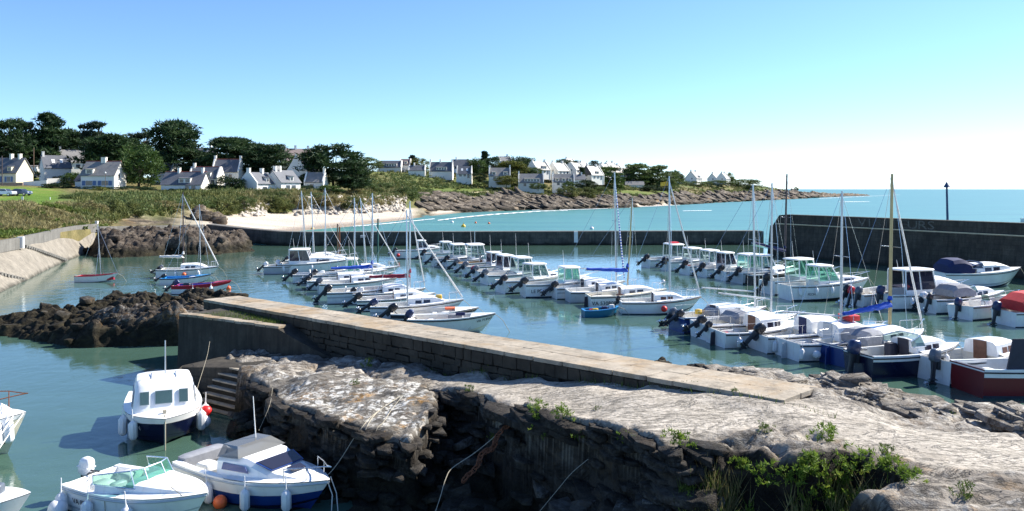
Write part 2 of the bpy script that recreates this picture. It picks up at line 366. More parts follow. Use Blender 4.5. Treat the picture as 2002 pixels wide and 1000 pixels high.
for pts, w in (([(856, 432), (900, 426.5), (960, 420.5), (1010, 417), (1060, 413.5), (1110, 412.5)], 7), ([(1040, 411.8), (1075, 410.6), (1110, 411), (1160, 409.5), (1240, 406)], 3.5),
               ([(1335, 413.5), (1360, 413.0), (1392, 412.6)], 3), ([(1640, 395.4), (1665, 395.2), (1700, 395)], 12), ([(690, 444), (740, 440), (800, 434), (850, 429)], 2.5), ([(1600, 389), (1660, 386), (1760, 381.5)], 16), ([(1250, 405), (1290, 403.5), (1330, 401.6)], 3)):
    VV, A, n = foam(pts, w); vs_.append(VV); as_.append(A); fs_.append(grid_faces(n, 5) + o_); o_ += len(VV)
tag(link('breaking_waves', np_mesh('breaking_waves', np.concatenate(vs_), np.concatenate(fs_)[:, ::-1], 'foam', True, {'edge': np.concatenate(as_)})), 'white foam of small waves breaking on the beach', None, None, 'stuff')

# ---------------- concrete and masonry materials
def concrete(name, c, stain, var=.25, streak=True, blocks=False, weed=None):
    t = NT(name); p = t.pos((1, 1, 1)); n = t.noise(p, .8, 6, .65); n2 = t.noise(p, 7, 5, .7)
    cc = t.ramp(n, [(.3, tuple(x * (1 - var) for x in c)), (.7, tuple(x * (1 + var * .6) for x in c))])
    if name in ('quay_dark', 'breakwater_stone'):
        bk = t.n('TexBrick'); bk.inputs['Scale'].default_value = 1.0; bk.inputs['Brick Width'].default_value = 1.1; bk.inputs['Row Height'].default_value = .45; bk.inputs['Mortar Size'].default_value = .03
        bk.inputs['Color1'].default_value = (1.25, 1.2, 1.1, 1); bk.inputs['Color2'].default_value = (.75, .75, .78, 1); bk.inputs['Mortar'].default_value = (.45, .45, .45, 1)
        cxy = t.n('SeparateXYZ'); t.l(p, cxy.inputs[0]); cb_ = t.n('CombineXYZ'); t.l(t.math('ADD', cxy.outputs[0], t.math('MULTIPLY', cxy.outputs[1], -.9)), cb_.inputs[0]); t.l(cxy.outputs[2], cb_.inputs[1]); t.l(cb_.outputs[0], bk.inputs['Vector']); cc = t.mix(.45, cc, bk.outputs[0], 'MULTIPLY')
    if streak: cc = t.mix(t.ramp(t.noise(t.pos((2.2, 2.2, .16)), 1.6, 6, .7), [(.45, 0), (.72, .8)]), cc, stain)
    cc = t.mix(t.ramp(n2, [(.35, .35), (.6, 0)]), cc, tuple(x * .45 for x in c))
    if name == 'cap_stone': cc = t.mix(t.ramp(t.noise(p, .5, 7, .7), [(.48, 0), (.66, .75)]), cc, stain); cc = t.mix(t.ramp(t.noise(p, 1.9, 6, .75), [(.5, 0), (.66, .7)]), cc, (.12, .105, .085))
    h = t.math('ADD', n2, n)
    if weed is not None:
        sx = t.n('SeparateXYZ'); g = t.n('NewGeometry'); t.l(g.outputs['Position'], sx.inputs[0])
        cc = t.mix(t.ramp(t.math('ADD', sx.outputs[2], t.math('MULTIPLY', n, .6)), [(max(weed - .12, .01), .93), (min(weed + .25, 1.0), 0)]), cc, (.018, .018, .012))
    M[name] = t.done(cc, .9, t.bump(h, .6, .03), .25)
concrete('concrete_pale', (.27, .24, .195), (.11, .098, .078), .3, True, False, .35)
concrete('concrete_grey', (.20, .19, .17), (.10, .092, .08), .3)
concrete('breakwater_stone', (.115, .105, .09), (.035, .034, .03), .5, True, False, .5)
concrete('quay_dark', (.080, .070, .056), (.022, .021, .017), .5, True, False, .5)
concrete('quay_face', (.070, .062, .05), (.016, .015, .013), .5, True)
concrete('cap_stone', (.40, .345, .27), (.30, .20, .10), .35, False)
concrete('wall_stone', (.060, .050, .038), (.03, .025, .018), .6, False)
concrete('mortar', (.032, .027, .022), (.02, .02, .018), .3, False)
concrete('platform_cement', (.42, .38, .32), (.25, .22, .18), .2, False)

# ---------------- left: sloping concrete sea wall with its parapet
base = [(-28, 46), (-34, 68), (-36.4, 75), (-38.1, 81), (-40.4, 88), (-42.5, 95), (-46.2, 108.7), (-48.6, 117), (-50.0, 124)]
top = [(-36.5, 58), (-41.2, 78), (-42.9, 85.5), (-44.0, 91), (-45.1, 96), (-46.6, 101.5), (-49.6, 112), (-51.2, 120), (-51.4, 126)]
base = [P2(*p) for p in base]; top = [P2(*p) for p in top]
sw = thing('sea_wall', 'pale sloping concrete sea wall with a low parapet below the grassy bank', 'sea wall', (0, 0, 0))
mb = MB(); nb = len(base); NV = 9; rings = []
for k in range(NV):
    f = k / (NV - 1); rings.append([Vector((b[0] + (a[0]-b[0])*f, b[1] + (a[1]-b[1])*f, -1.0 + 3.4 * f + .06 * math.sin(k * 2 + b[1]))) for a, b in zip(top, base)])
mb.loft(rings, False); mb.build('slope', 'concrete_pale', sw, True, 60)
def strip_wall(mb, pts, thick, z0, z1):
    """vertical wall along a plan polyline [(x, y, ztop)] thickened to the left of travel"""
    P = [Vector((p[0], p[1], 0)) for p in pts]; off = []
    for k in range(len(P)):
        d_ = (P[min(k+1, len(P)-1)] - P[max(k-1, 0)]).normalized(); off.append(Vector((-d_.y, d_.x, 0)) * thick)
    rings = []
    for k, p in enumerate(P):
        zt = pts[k][2] if len(pts[k]) > 2 else z1
        rings.append([p + Vector((0,0,z0)), p + Vector((0,0,zt)), p + off[k] + Vector((0,0,zt)), p + off[k] + Vector((0,0,z0))])
    mb.loft(rings); return mb
# parapet panels with the gap at the stair
seg = [[(-36.2, 58), (-40.9, 78), (-42.6, 85.5), (-43.6, 90.6)], [(-44.1, 92.3), (-45.3, 96.8), (-46.4, 101.4)], [(-46.42, 101.5), (-49.4, 112), (-51.0, 120), (-51.3, 127)]]
for k, s_ in enumerate(seg): strip_wall(MB(), [(x, y * KD, 3.2) for x, y in s_], .35, 2.2, 3.2).build('parapet', 'concrete_grey', sw, False)
mb = MB(); mb.box((-43.68, 90.95 * KD, 2.75), (.5, .42, 1.0), .2); o = mb.build('parapet_end', 'paint_white', sw, False); tag(o, 'white painted parapet end beside the stair gap')
for (x0, y0, z0), (x1, y1, z1), n in (((-44.3, 92.6, 2.35), (-45.0, 105.5, .15), 22), ((-38.2, 72.0, 2.3), (-38.9, 83.5, .1), 20)):
    for k in range(n):
        f = (k + .5) / n; y = (y0 + (y1 - y0) * f) * KD
        # point on the slope at this depth and height
        z = z0 + (z1 - z0) * f; fz = (z + 1.0) / 3.4
        xb = np.interp(y, [p[1] for p in base], [p[0] for p in base]); xt = np.interp(y, [p[1] for p in top], [p[0] for p in top])
        mb = MB(); mb.box((xb + (xt - xb) * fz + .02, y, z), (.62, .30, .24), .1); mb.build('step', 'concrete_grey', sw, False)
# flat wall from the sea wall's end to the breakwater's root
bw = thing('low_wall', 'pale grey concrete wall joining the sloping sea wall to the breakwater', 'wall', (0, 0, 0))
strip_wall(MB(), [(x, y * KD, z) for x, y, z in [(-51.2, 127, 2.85), (-49.5, 138, 2.5), (-45.0, 150, 2.3)]], .8, -1, 2.5).build('panel', 'concrete_grey', bw, False)

# ---------------- outer breakwater (low) and tall quay on the right
br = thing('breakwater', 'low dark stone breakwater across the harbour mouth', 'breakwater', (0, 0, 0))
strip_wall(MB(), [(x, y * KD, z) for x, y, z in [(-44.9, 150.1, 2.28), (-38.0, 142.8, 2.0), (-31.0, 136.2, 1.80), (-27.5, 135.6, 1.74), (34.0, 138.2, 1.80)]], 1.7, -2.3, 1.8).build('wall', 'breakwater_stone', br, False)
strip_wall(MB(), [(x, y * KD, z) for x, y, z in [(-44.8, 150.3, 2.34), (-37.9, 143.0, 2.06), (-30.9, 136.4, 1.86), (-27.4, 135.8, 1.80), (33.5, 138.4, 1.86)]], 1.4, 1.5, 1.8).build('coping', 'concrete_grey', br, False)
mb = MB(); mb.box((8.55, 136.9 * KD - .06, 1.1), (.5, .25, 1.5)); tag(mb.build('ladder', 'paint_white', br, False), 'pale ladder patch on the breakwater face')
qx = Vector((WB[0]-WA[0], WB[1]-WA[1], 0)).normalized(); qn = Vector((qx.y, -qx.x, 0))            # along the quay towards us; qn points to the basin (left)
plain('rail_pale', (.72, .60, .38), .7, .15)
tq = thing('tall_quay', 'tall dark stone quay on the right with a parapet and faded letters', 'quay', (0, 0, 0))
def qp(s_, out, z): return Vector((WA[0], WA[1], 0)) + qx * s_ + qn * out + Vector((0, 0, z))
mb = MB(); rings = []
for s_ in (-2.2, -1.2, 0, 3, 20, 40, 60, 100):
    zt = 4.62 if s_ > -1 else 4.5
    if s_ == -2.2: rings.append([qp(s_, 1.15, -2.3), qp(s_, .42, 3.3), qp(s_, .42, 3.3), qp(s_, .0, 3.3), qp(s_, -.2, 3.5), qp(s_, -1.0, 3.5), qp(s_, -1.4, -2.3)]); continue
    rings.append([qp(s_, 1.15, -2.3), qp(s_, .42, 3.46), qp(s_, .10, 3.46), qp(s_, .02, zt - .02), qp(s_, -.04, zt), qp(s_, -.75, zt), qp(s_, -1.4, -2.3)])
mb.loft(rings); mb.build('wall', 'quay_dark', tq, False)
mb = MB(); rings = []
for s_ in (-1.2, 30, 100): rings.append([qp(s_, .40, 3.462), qp(s_, .46, 3.462), qp(s_, .46, 3.50), qp(s_, .08, 3.50), qp(s_, .08, 3.462)])
mb.loft(rings); mb.build('ledge', 'cap_stone', tq, False)
mb = MB(); mb.tube([qp(-1.1, .50, 3.56), qp(20, .50, 3.56), qp(45, .50, 3.56), qp(99, .50, 3.56)], .045, 6); mb.build('handrail', 'rail_pale', tq)
# faded letters on the parapet: VISITEURS, the middle ones nearly gone
plain('letter_faded', (.135, .13, .112), .95, .6, 9); plain('letter_ghost', (.084, .081, .07), .95, .5, 9)
rotq = Matrix((( qx.x, 0, qn.x), (qx.y, 0, qn.y), (0, 1, 0))).to_euler()
for ch, px_, m_ in (('V', 1686, 'letter_faded'), ('I', 1701, 'letter_faded'), ('S', 1718, 'letter_ghost'), ('I', 1734, 'letter_ghost'), ('T', 1750, 'letter_ghost'), ('E', 1768, 'letter_ghost'), ('U', 1785, 'letter_faded'), ('R', 1804, 'letter_faded'), ('S', 1821, 'letter_faded')):
    u = (px_ - CX) / FPX; s_ = (u * WA[1] - WA[0]) / (qx.x - u * qx.y)
    o = link('letter', text_mesh(ch, m_), tq, qp(s_, .075, 4.03), rotq, (1.75, 1.15, 1.0)); 
# beacon with a triangular topmark standing in the sea just behind the quay
bc = thing('beacon', 'slim blue beacon pole with a triangular topmark behind the quay', 'beacon', (0, 0, 0))
b0, b1 = pd(1855, 470, 108), pd(1851, 366, 108); b0.z = -2
MB().tube([b0, b1], [.16, .10], 8).build('pole', 'post_blue', bc)
mb = MB(); mb.tube([b1 + Vector((0,0,-.05)), b1 + Vector((-.01,0,.55))], [.36, .02], 10); mb.build('topmark', 'post_blue', bc, False)
# ================================================================== FOREGROUND ROCKS AND JETTY
def rockmat(name, c0, c1, c2, white=.5, orange=.4, weed=.45, cement=False, sc_=1.0):
    t = NT(name); p = t.pos((1, 1, 1)); ps = t.pos((1.0, 1.15, 1.9), (.15, .08, .3))
    n1 = t.noise(ps, 1.3 * sc_, 8, .68, .3); n2 = t.noise(p, .45 * sc_, 5, .6); n3 = t.noise(p, 9 * sc_, 4, .7)
    c = t.ramp(n1, [(.30, c0), (.50, c1), (.70, c2)])
    c = t.mix(t.ramp(n2, [(.42, .0), (.62, .55)]), c, tuple(x * .55 for x in c1))
    c = t.mix(t.math('MULTIPLY', t.attr('lich'), .8), c, t.ramp(t.noise(p, 2.2, 6, .7), [(.35, (.085, .075, .062)), (.6, (.21, .19, .16))]))
    if white > 0:
        v = t.n('TexVoronoi'); v.inputs['Scale'].default_value = 4.2 * sc_; v.inputs['Randomness'].default_value = 1.0
        wv = t.n('Mix', data_type='VECTOR'); nz = t.n('TexNoise'); nz.inputs['Scale'].default_value = 2.5; t.l(p, nz.inputs['Vector'])
        wv.inputs[0].default_value = .22; t.l(p, wv.inputs[4]); t.l(nz.outputs['Color'], wv.inputs[5]); t.l(wv.outputs[1], v.inputs['Vector'])
        spots = t.ramp(v.outputs['Distance'], [(.24, 1), (.34, 0)])
        patch = t.ramp(t.noise(p, .55 * sc_, 5, .65), [(.42, 0), (.54, 1)])
        fine = t.ramp(t.noise(p, 5.5 * sc_, 5, .72), [(.50, 0), (.60, 1)])
        m_ = t.math('MULTIPLY', patch, t.math('MAXIMUM', spots, fine))
        c = t.mix(t.math('MINIMUM', .95, t.math('MULTIPLY', t.math('MULTIPLY', m_, white), t.attr('pale'))), c, (.62, .60, .55))
    if orange > 0:
        om = t.math('MULTIPLY', t.ramp(t.noise(p, .9 * sc_, 5, .7), [(.50, 0), (.62, 1)]), t.ramp(t.noise(p, 4.5 * sc_, 4, .7), [(.44, 0), (.58, 1)]))
        c = t.mix(t.math('MULTIPLY', t.math('MULTIPLY', om, orange), t.attr('ochre')), c, (.40, .20, .030))
    ck = t.ramp(t.math('ABSOLUTE', t.math('SUBTRACT', t.noise(t.pos((.8, 1.7, 1.2), (0, 0, R(-28))), .9 * sc_, 6, .68, 1.2), .5)), [(.004, 1), (.022, 0)])
    if cement:
        cm = t.mix(t.ramp(t.noise(p, 1.4, 6, .7), [(.35, .0), (.65, .6)]), (.52, .465, .39), (.36, .32, .265))
        cm = t.mix(t.ramp(n3, [(.38, .65), (.56, 0)]), cm, (.13, .115, .09)); cm = t.mix(t.ramp(t.noise(p, .7, 6, .72), [(.45, 0), (.68, .5)]), cm, (.20, .175, .14)); c = t.mix(t.attr('cement'), c, cm)
    c = t.mix(t.math('MULTIPLY', ck, t.math('SUBTRACT', .34, t.math('MULTIPLY', t.attr('cement'), .26))), c, (.045, .038, .03))
    c = t.mix(t.math('MULTIPLY', t.attr('dark'), t.ramp(n1, [(.50, 1.0), (.80, .86)])), c, t.ramp(n1, [(.35, (.006, .005, .004)), (.6, (.020, .015, .010)), (.8, (.055, .042, .028))]))  # shade painted into the colour: drops below the edges go near black
    sx = t.n('SeparateXYZ'); g = t.n('NewGeometry'); t.l(g.outputs['Position'], sx.inputs[0])
    c = t.mix(t.ramp(t.math('MULTIPLY', t.math('ADD', sx.outputs[2], t.math('MULTIPLY', n2, .8)), .33), [(max(.02, weed - .1) * .33 + .1, .96), ((weed + .45) * .33 + .13, 0)]), c, t.ramp(n1, [(.4, (.010, .009, .006)), (.7, (.038, .030, .012))]))
    n1b = t.math('MULTIPLY', n1, t.math('SUBTRACT', 1.5, t.math('MULTIPLY', t.attr('cement'), 1.25)))
    h = t.math('SUBTRACT', t.math('ADD', n1b, t.math('MULTIPLY', n3, .45)), t.math('MULTIPLY', ck, .5))
    M[name] = t.done(c, .88, t.bump(h, .85, .10), .25)
rockmat('rock_pier', (.085, .075, .063), (.24, .21, .175), (.42, .38, .32), .85, .8, .42, True)
rockmat('rock_brown', (.024, .019, .015), (.065, .052, .041), (.21, .185, .15), .5, .5, 1.0)  # weed at the waterline; band raised to paint shade on the faces above
rockmat('rock_cliff', (.020, .016, .013), (.095, .075, .055), (.42, .35, .26), .15, .25, .95, False, .5)
rockmat('rock_far', (.025, .020, .016), (.075, .058, .045), (.23, .19, .145), .2, .25, .85, False, .7)

def poly_sd(X, Y, poly):
    """signed distance to a polygon: positive inside"""
    P = np.array([(p[0], p[1]) for p in poly]); d = np.full(X.shape, 1e9); ins = np.zeros(X.shape, bool)
    for a, b in zip(P, np.roll(P, -1, 0)):
        e = b - a; t_ = np.clip(((X - a[0]) * e[0] + (Y - a[1]) * e[1]) / (e @ e), 0, 1)
        d = np.minimum(d, np.hypot(X - a[0] - t_ * e[0], Y - a[1] - t_ * e[1]))
        c = ((a[1] > Y) != (b[1] > Y)) & (X < (b[0]-a[0]) * (Y - a[1]) / (b[1] - a[1] + 1e-12) + a[0]); ins ^= c
    return np.where(ins, d, -d)
def idw(X, Y, pts, p=3.0, soft=.3):
    P = np.array([(q.x, q.y, q.z) for q in pts]); num = 0; den = 0
    for x, y, z in P:
        w = 1.0 / ((X - x)**2 + (Y - y)**2 + soft)**(p / 2); num = num + w * z; den = den + w
    return num / den
def strata(X, Y, per, ang, dx=0.0):
    """saw-tooth ledges, the way tilted beds weather out"""
    q = (X * math.cos(ang) + Y * math.sin(ang)) / per + dx + 1.3 * fbm(X / per * .22, Y / per * .22, 4.2 + dx, 3)
    s = q - np.floor(q); return np.where(s < .8, s / .8, (1 - s) / .2)
def lerp(a, b, t_): return a + (b - a) * t_

# ---------- main rock carrying the jetty and the cemented platform
pier_edge = [at(500, 752, 1.35), at(522, 785, 1.45), at(560, 798, 1.6), at(640, 818, 1.7), at(740, 842, 1.7), at(800, 862, 1.6), at(852, 812, 1.75), at(838, 765, 1.85), at(832, 750, 1.95), at(930, 768, 2.15), at(1010, 788, 2.35), at(1150, 820, 2.6), at(1290, 852, 2.8),
             at(1370, 868, 2.85), at(1460, 868, 2.85), at(1560, 884, 2.9), at(1630, 880, 2.9), at(1660, 878, 2.9), at(1740, 905, 2.9), at(1845, 938, 2.9), at(1800, 938, 3.0), at(1692, 962, 3.05), at(1735, 985, 3.05), at(1800, 1006, 3.05), at(1900, 1060, 3.05), at(2100, 1150, 3.05), at(2500, 1200, 3.05)]
harb = [V3(24, 26, 0), at(2100, 800, -.3), at(2002, 792, -.3), at(1900, 782, -.3), at(1830, 784, -.3), at(1800, 768, -.3), at(1740, 752, -.3), at(1680, 740, -.3), at(1600, 738, -.3), at(1560, 752, -.3), at(1520, 745, -.3), at(1440, 728, -.3), at(1330, 718, -.3),
        V3(1.5, 38, 0), V3(-4, 43, 0), V3(-10, 49, 0), V3(-14, 50, 0), at(470, 718, 1.3)]
poly = [(p.x, p.y) for p in pier_edge + harb]
tops = [at(520, 775, 1.4), at(600, 802, 1.65), at(640, 735, 1.85), at(560, 722, 1.6), at(740, 830, 1.7), at(740, 735, 1.9), at(820, 745, 1.92), at(800, 850, 1.65), at(850, 735, 1.95), at(480, 715, 1.32), at(700, 712, 1.7),
        at(930, 766, 2.15), at(930, 730, 2.1), at(1000, 770, 2.32), at(1100, 800, 2.5), at(1100, 740, 2.45), at(1200, 760, 2.62), at(1290, 850, 2.8), at(1300, 770, 2.75), at(1400, 800, 2.82), at(1470, 776, 3.0), at(1420, 768, 2.94), at(1350, 757, 2.84), at(1540, 790, 3.0), at(1620, 786, 2.98), at(1570, 770, 2.96), at(1500, 860, 2.85), at(1640, 870, 2.9), at(1640, 810, 2.85), at(1800, 900, 2.9), at(1850, 930, 2.9), at(1950, 900, 2.9), at(2100, 960, 2.95), at(1800, 830, 2.6), at(1950, 862, 2.75),
        at(1730, 968, 3.08), at(1820, 975, 3.15), at(1920, 960, 3.12), at(2050, 985, 3.15), at(1900, 1020, 3.1), at(2100, 1100, 3.15),
        at(1400, 748, 2.2), at(1500, 762, 2.4), at(1450, 733, 1.5), at(1500, 742, 1.3), at(1540, 765, 1.7), at(1600, 770, 2.2), at(1650, 743, 1.2), at(1620, 746, .6), at(1700, 757, 1.25), at(1780, 795, 1.6), at(1750, 770, .5), at(1850, 815, 1.9), at(1840, 797, .5), at(1560, 758, .0), at(1390, 729, 1.4), at(1330, 723, 1.1), V3(11.5, 24.75, .7), V3(9.9, 25.4, .7), V3(13.2, 24.5, .7), at(1930, 792, 1.75), at(2002, 795, 1.8), at(1870, 797, 1.2), V3(12.6, 29.8, .1), V3(14.5, 29.0, .2), V3(10.8, 30.2, -.1),
        V3(3, 36, .6), V3(-3, 41, .5), V3(-9, 47, .6), V3(0, 33, 1.5), V3(-6, 40, 1.4), V3(6, 38, .4), V3(9, 40, .1), V3(14, 36, -.3), V3(20, 30, .6), V3(-11, 42, 1.2), V3(-13, 47, .6), V3(11, 38.5, -.2), V3(4, 41, -.2)]
lows = [at(400, 810, -.5), at(440, 860, -.25), at(520, 900, -.3), at(600, 930, -.3), at(690, 990, -.1), at(800, 1000, .05), at(850, 900, .35), at(900, 850, 1.1), at(960, 900, .75), at(1000, 1000, .1), at(1060, 900, 1.0), at(1150, 1000, .15), at(1290, 940, 1.1), at(1300, 1010, .8), at(1400, 985, 1.7), at(1450, 1010, 1.9), at(1500, 985, 1.7), at(1560, 973, 1.8), at(1640, 950, 1.9), at(1600, 1020, 1.8), at(1700, 935, 2.05), at(1760, 930, 2.2), at(1840, 942, 2.7), at(1680, 1000, 1.9), at(1760, 1030, 2.0), at(1000, 1200, -.2), at(700, 1200, -.8), at(1500, 1200, .4), at(1800, 1200, 1.6), at(500, 1000, -.8), at(300, 800, -1), at(300, 700, -1),
        V3(12, 41, -.8), V3(6, 44, -.9), V3(0, 43, -.9), V3(-8, 51, -.9), V3(-15, 54, -.9), V3(24, 36, -.9)]
nx, ny = 520, 460
gx = np.linspace(-17, 17, nx); gy = KD * (12 + (52 - 12) * np.linspace(0, 1, ny) ** 1.35)
X, Y = np.meshgrid(gx, gy, indexing='ij')
jx, jy = fbm(X * .7, Y * .7, 3, 5) * .75 * (1 - .65 * sstep(3.8, 5, X)), fbm(X * .7, Y * .7, 8, 5) * .75 * (1 - .65 * sstep(3.8, 5, X))
sd = poly_sd(X + jx * 0.8, Y + jy * .8, poly)
rag = fbm(X * 2.4, Y * 2.4, 6, 3)
TP_ = idw(X, Y, tops, 3.4, .25); LO = idw(X, Y, lows, 3.2, .35)
# cemented platform region is smooth; elsewhere the beds show
cem_poly = [(p.x, p.y) for p in (at(850, 728, 1.95), at(1100, 742, 2.45), at(1470, 778, 2.9), at(1660, 800, 2.85), at(2002, 850, 2.8), at(2200, 900, 2.9), at(2100, 935, 2.9), at(1840, 925, 2.9), at(1700, 875, 2.9), at(1560, 835, 2.85), at(1380, 845, 2.82), at(1270, 842, 2.78), at(1010, 782, 2.32), at(900, 758, 2.1), at(840, 745, 1.93))]
sdc = poly_sd(X, Y, cem_poly); cem = sstep(-.35, .25, sdc + .45 * fbm(X * .8, Y * .8, 1, 4))
cem_attr = np.clip(cem * (.70 + .30 * sstep(-.4, .2, fbm(X * .55, Y * .55, 12, 4))), 0, 1)
rough = 1 - .96 * cem
lich = sstep(-.3, .2, poly_sd(X, Y, [(p.x, p.y) for p in (at(500, 752, 1.35), at(560, 798, 1.6), at(800, 862, 1.6), at(860, 812, 1.75), at(835, 748, 1.95), at(620, 718, 1.8))]))
rough = rough * (1 - .62 * lich)
slabp = poly_sd(X, Y, [(p.x, p.y) for p in (at(1692, 962, 3.05), at(1800, 938, 3.0), at(2100, 925, 3.0), at(2500, 1150, 3.05), at(1800, 1006, 3.05))])
TOPZ = TP_ + rough * (fbm(X * .9, Y * .9, 2, 5) * .20 + (strata(X, Y, .75, R(100)) - .5) * .10 + (strata(X, Y, .32, R(80), .4) - .5) * .05 - .16 * sstep(.16, .0, np.abs(fbm(X * .55, Y * .55, 71, 4)))) + fbm(X * 3.2, Y * 3.2, 9, 3) * .03 * (.12 + rough)
harbm = sstep(.2, .8, rough) * sstep(25.0, 26.6, Y / KD + .35 * X - 2.0) * sstep(1.0, 3.0, X)
TOPZ = TOPZ + harbm * (-.10 + (strata(X, Y, .62, R(65), .3) - .5) * .20 + (strata(X, Y, .27, R(55), .7) - .5) * .09 + fbm(X * 1.6, Y * 1.6, 7, 4) * .15)
lowr = (1 - .85 * sstep(3.6, 5.0, X)) * (.25 + .75 * sstep(-.35, .35, LO))
LOWZ = LO + lowr * (fbm(X * .8, Y * .8, 4, 5) * .55 + (strata(X, Y, .8, R(140), .5) - .5) * .28 + np.abs(fbm(X * 1.7, Y * 1.7, 14, 4)) * .45 - .1)
lowrock = LOWZ
w_out = .26 + .42 * sstep(.1, .7, vnoise(X * .6, Y * .6, 33) ) * (1 - sstep(-3.5, -2.0, X) * sstep(3.6, 2.5, X) * .6)
S = sstep(-1, 0, (sd - .04) / w_out)
# a ledge part way down makes the face step instead of sliding
S = np.where(S < 1, S * .62 + .38 * sstep(.25, .75, S + .25 * rag), S)
Z = lerp(lowrock, TOPZ, S) + (1 - np.abs(2 * S - 1)) * (rag * .18 + fbm(X * .9, Y * .9, 52, 3) * .3)
PXG = CX + FPX * X / Y; lim = np.interp(PXG, [900, 1320, 1400, 1500, 1550, 1600, 1700, 1750, 1800, 1850, 1900, 2002, 2300], [60, 34.4, 34.2, 32.8, 30.6, 31.6, 31.2, 30.0, 28.2, 26.6, 26.8, 26.4, 25]) / .8 * KD
Z = lerp(Z, np.minimum(Z, -.55), sstep(lim - .9, lim, Y + .4 * fbm(X * .8, Y * .8, 23, 3)))
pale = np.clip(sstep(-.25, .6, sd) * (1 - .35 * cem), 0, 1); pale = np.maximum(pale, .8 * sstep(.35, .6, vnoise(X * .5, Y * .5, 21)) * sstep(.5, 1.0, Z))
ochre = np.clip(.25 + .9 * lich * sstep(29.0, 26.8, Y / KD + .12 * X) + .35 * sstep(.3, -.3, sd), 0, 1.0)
me = np_mesh('pier_rock', np.stack([X.ravel(), Y.ravel(), Z.ravel()], 1), grid_faces(nx, ny), 'rock_pier', True, {'pale': pale * (.45 + 1.7 * lich), 'ochre': ochre, 'lich': lich * S, 'cement': cem_attr * S, 'dark': np.clip(np.maximum(sstep(.05, -.25, sd + .12 * rag), sstep(.99, .88, S)) * (1 - .12 * sstep(.55, .7, vnoise(X * .45, Y * .45, 61)) * sstep(.6, 1.1, Z)), 0, 1)})  # dark mask lays painted shade from the platform edge down the face
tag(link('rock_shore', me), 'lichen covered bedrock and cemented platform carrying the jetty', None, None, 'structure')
_gx, _gy, _Z = gx, gy, Z
def rock_z(x, y):
    i = int(np.clip(np.searchsorted(_gx, x), 1, nx - 1)); j = int(np.clip(np.searchsorted(_gy, y), 1, ny - 1)); return float(_Z[i, j])

# ---------- loose slabs breaking out of the beds on the harbour side: too many to count
def rock_chunk(rng, k=0):
    n = rng.choice((4, 5, 5, 6)); r = [(.55 + .45 * rng.random()) for _ in range(n)]; an = [2*math.pi*(i + rng.uniform(-.28, .28))/n for i in range(n)]; tx, ty = rng.uniform(-.25, .25), rng.uniform(-.25, .25)
    lo_ = [(math.cos(a)*q*1.04, math.sin(a)*q*1.04, -.5) for a, q in zip(an, r)]; md = [(x*.99, y*.99, .40 + tx*x + ty*y) for x, y, z in lo_]; hi_ = [(x*.93, y*.93, .46 + tx*x + ty*y) for x, y, z in lo_]
    vs_ = lo_ + md + hi_ + [(0, 0, .47)]
    fs_ = [(k_*n + i, k_*n + (i+1) % n, (k_+1)*n + (i+1) % n, (k_+1)*n + i) for k_ in (0, 1) for i in range(n)] + [(2*n + i, 2*n + (i+1) % n, 3*n) for i in range(n)]
    tris = []
    for f in fs_:
        tris += [f] if len(f) == 3 else [(f[0], f[1], f[2]), (f[0], f[2], f[3])]
    return np.array(vs_), np.array(tris)
_rr = random.Random(5); CH = [rock_chunk(_rr) for _ in range(14)]
def scatter_chunks(name, pts, mat, label, attrs):
    VV, FF, o_ = [], [], 0
    for (x, y, z, sx, sy, sz, rz, tilt) in pts:
        v_, f_ = CH[_rr.randrange(14)]; m_ = np.array(Euler((tilt[0], tilt[1], rz)).to_matrix())
        VV.append((v_ * (sx, sy, sz)) @ m_.T + (x, y, z)); FF.append(f_ + o_); o_ += len(v_)
    VV = np.concatenate(VV); FF = np.concatenate(FF)
    me = np_mesh(name, VV, FF, mat, False, {k: np.full(len(VV), v_) for k, v_ in attrs.items()})
    return tag(link(name, me), label, None, None, 'stuff')
pts = []
for _ in range(5200):
    x = _rr.uniform(3.0, 16.5); y = _rr.uniform(22, 42) * KD
    i = min(max(int(np.searchsorted(gx, x)), 1), nx-1); j = min(max(int(np.searchsorted(gy, y)), 1), ny-1)
    if harbm[i, j] * S[i, j] < .5 or _Z[i, j] < .03 or cem[i, j] > .3: continue
    s_ = _rr.uniform(.10, .34) * (1.3 if _rr.random() < .2 else 1)
    pts.append((x, y, _Z[i, j] + .01, s_ * 1.9, s_, s_ * _rr.uniform(.25, .5), R(-28 + _rr.uniform(-18, 18)), (R(_rr.uniform(4, 22)), R(_rr.uniform(-6, 16)))))
scatter_chunks('bedrock_slabs', pts, 'rock_pier', 'thin dark slabs of layered bedrock sloping into the harbour', {'pale': .55, 'ochre': .12, 'cement': 0.0})
pts = []
for _ in range(1500):
    x = _rr.uniform(-9, 9); y = _rr.uniform(14, 34) * KD
    i = min(max(int(np.searchsorted(gx, x)), 1), nx-1); j = min(max(int(np.searchsorted(gy, y)), 1), ny-1)
    if S[i, j] > .6 or not (-2.4 < sd[i, j] < -.05) or _Z[i, j] < -.2 or x > 3.6: continue
    s_ = _rr.uniform(.10, .42)
    pts.append((x, y, _Z[i, j], s_ * 1.6, s_ * 1.1, s_ * _rr.uniform(.4, .8), _rr.uniform(0, 6.3), (R(_rr.uniform(-25, 25)), R(_rr.uniform(-25, 25)))))
scatter_chunks('fallen_rubble', pts, 'rock_pier', 'broken rubble and boulders at the foot of the platform', {'pale': .9, 'ochre': .4, 'cement': 0.0, 'dark': .75})  # rubble tinted dark as well, continuing the painted shade of the face

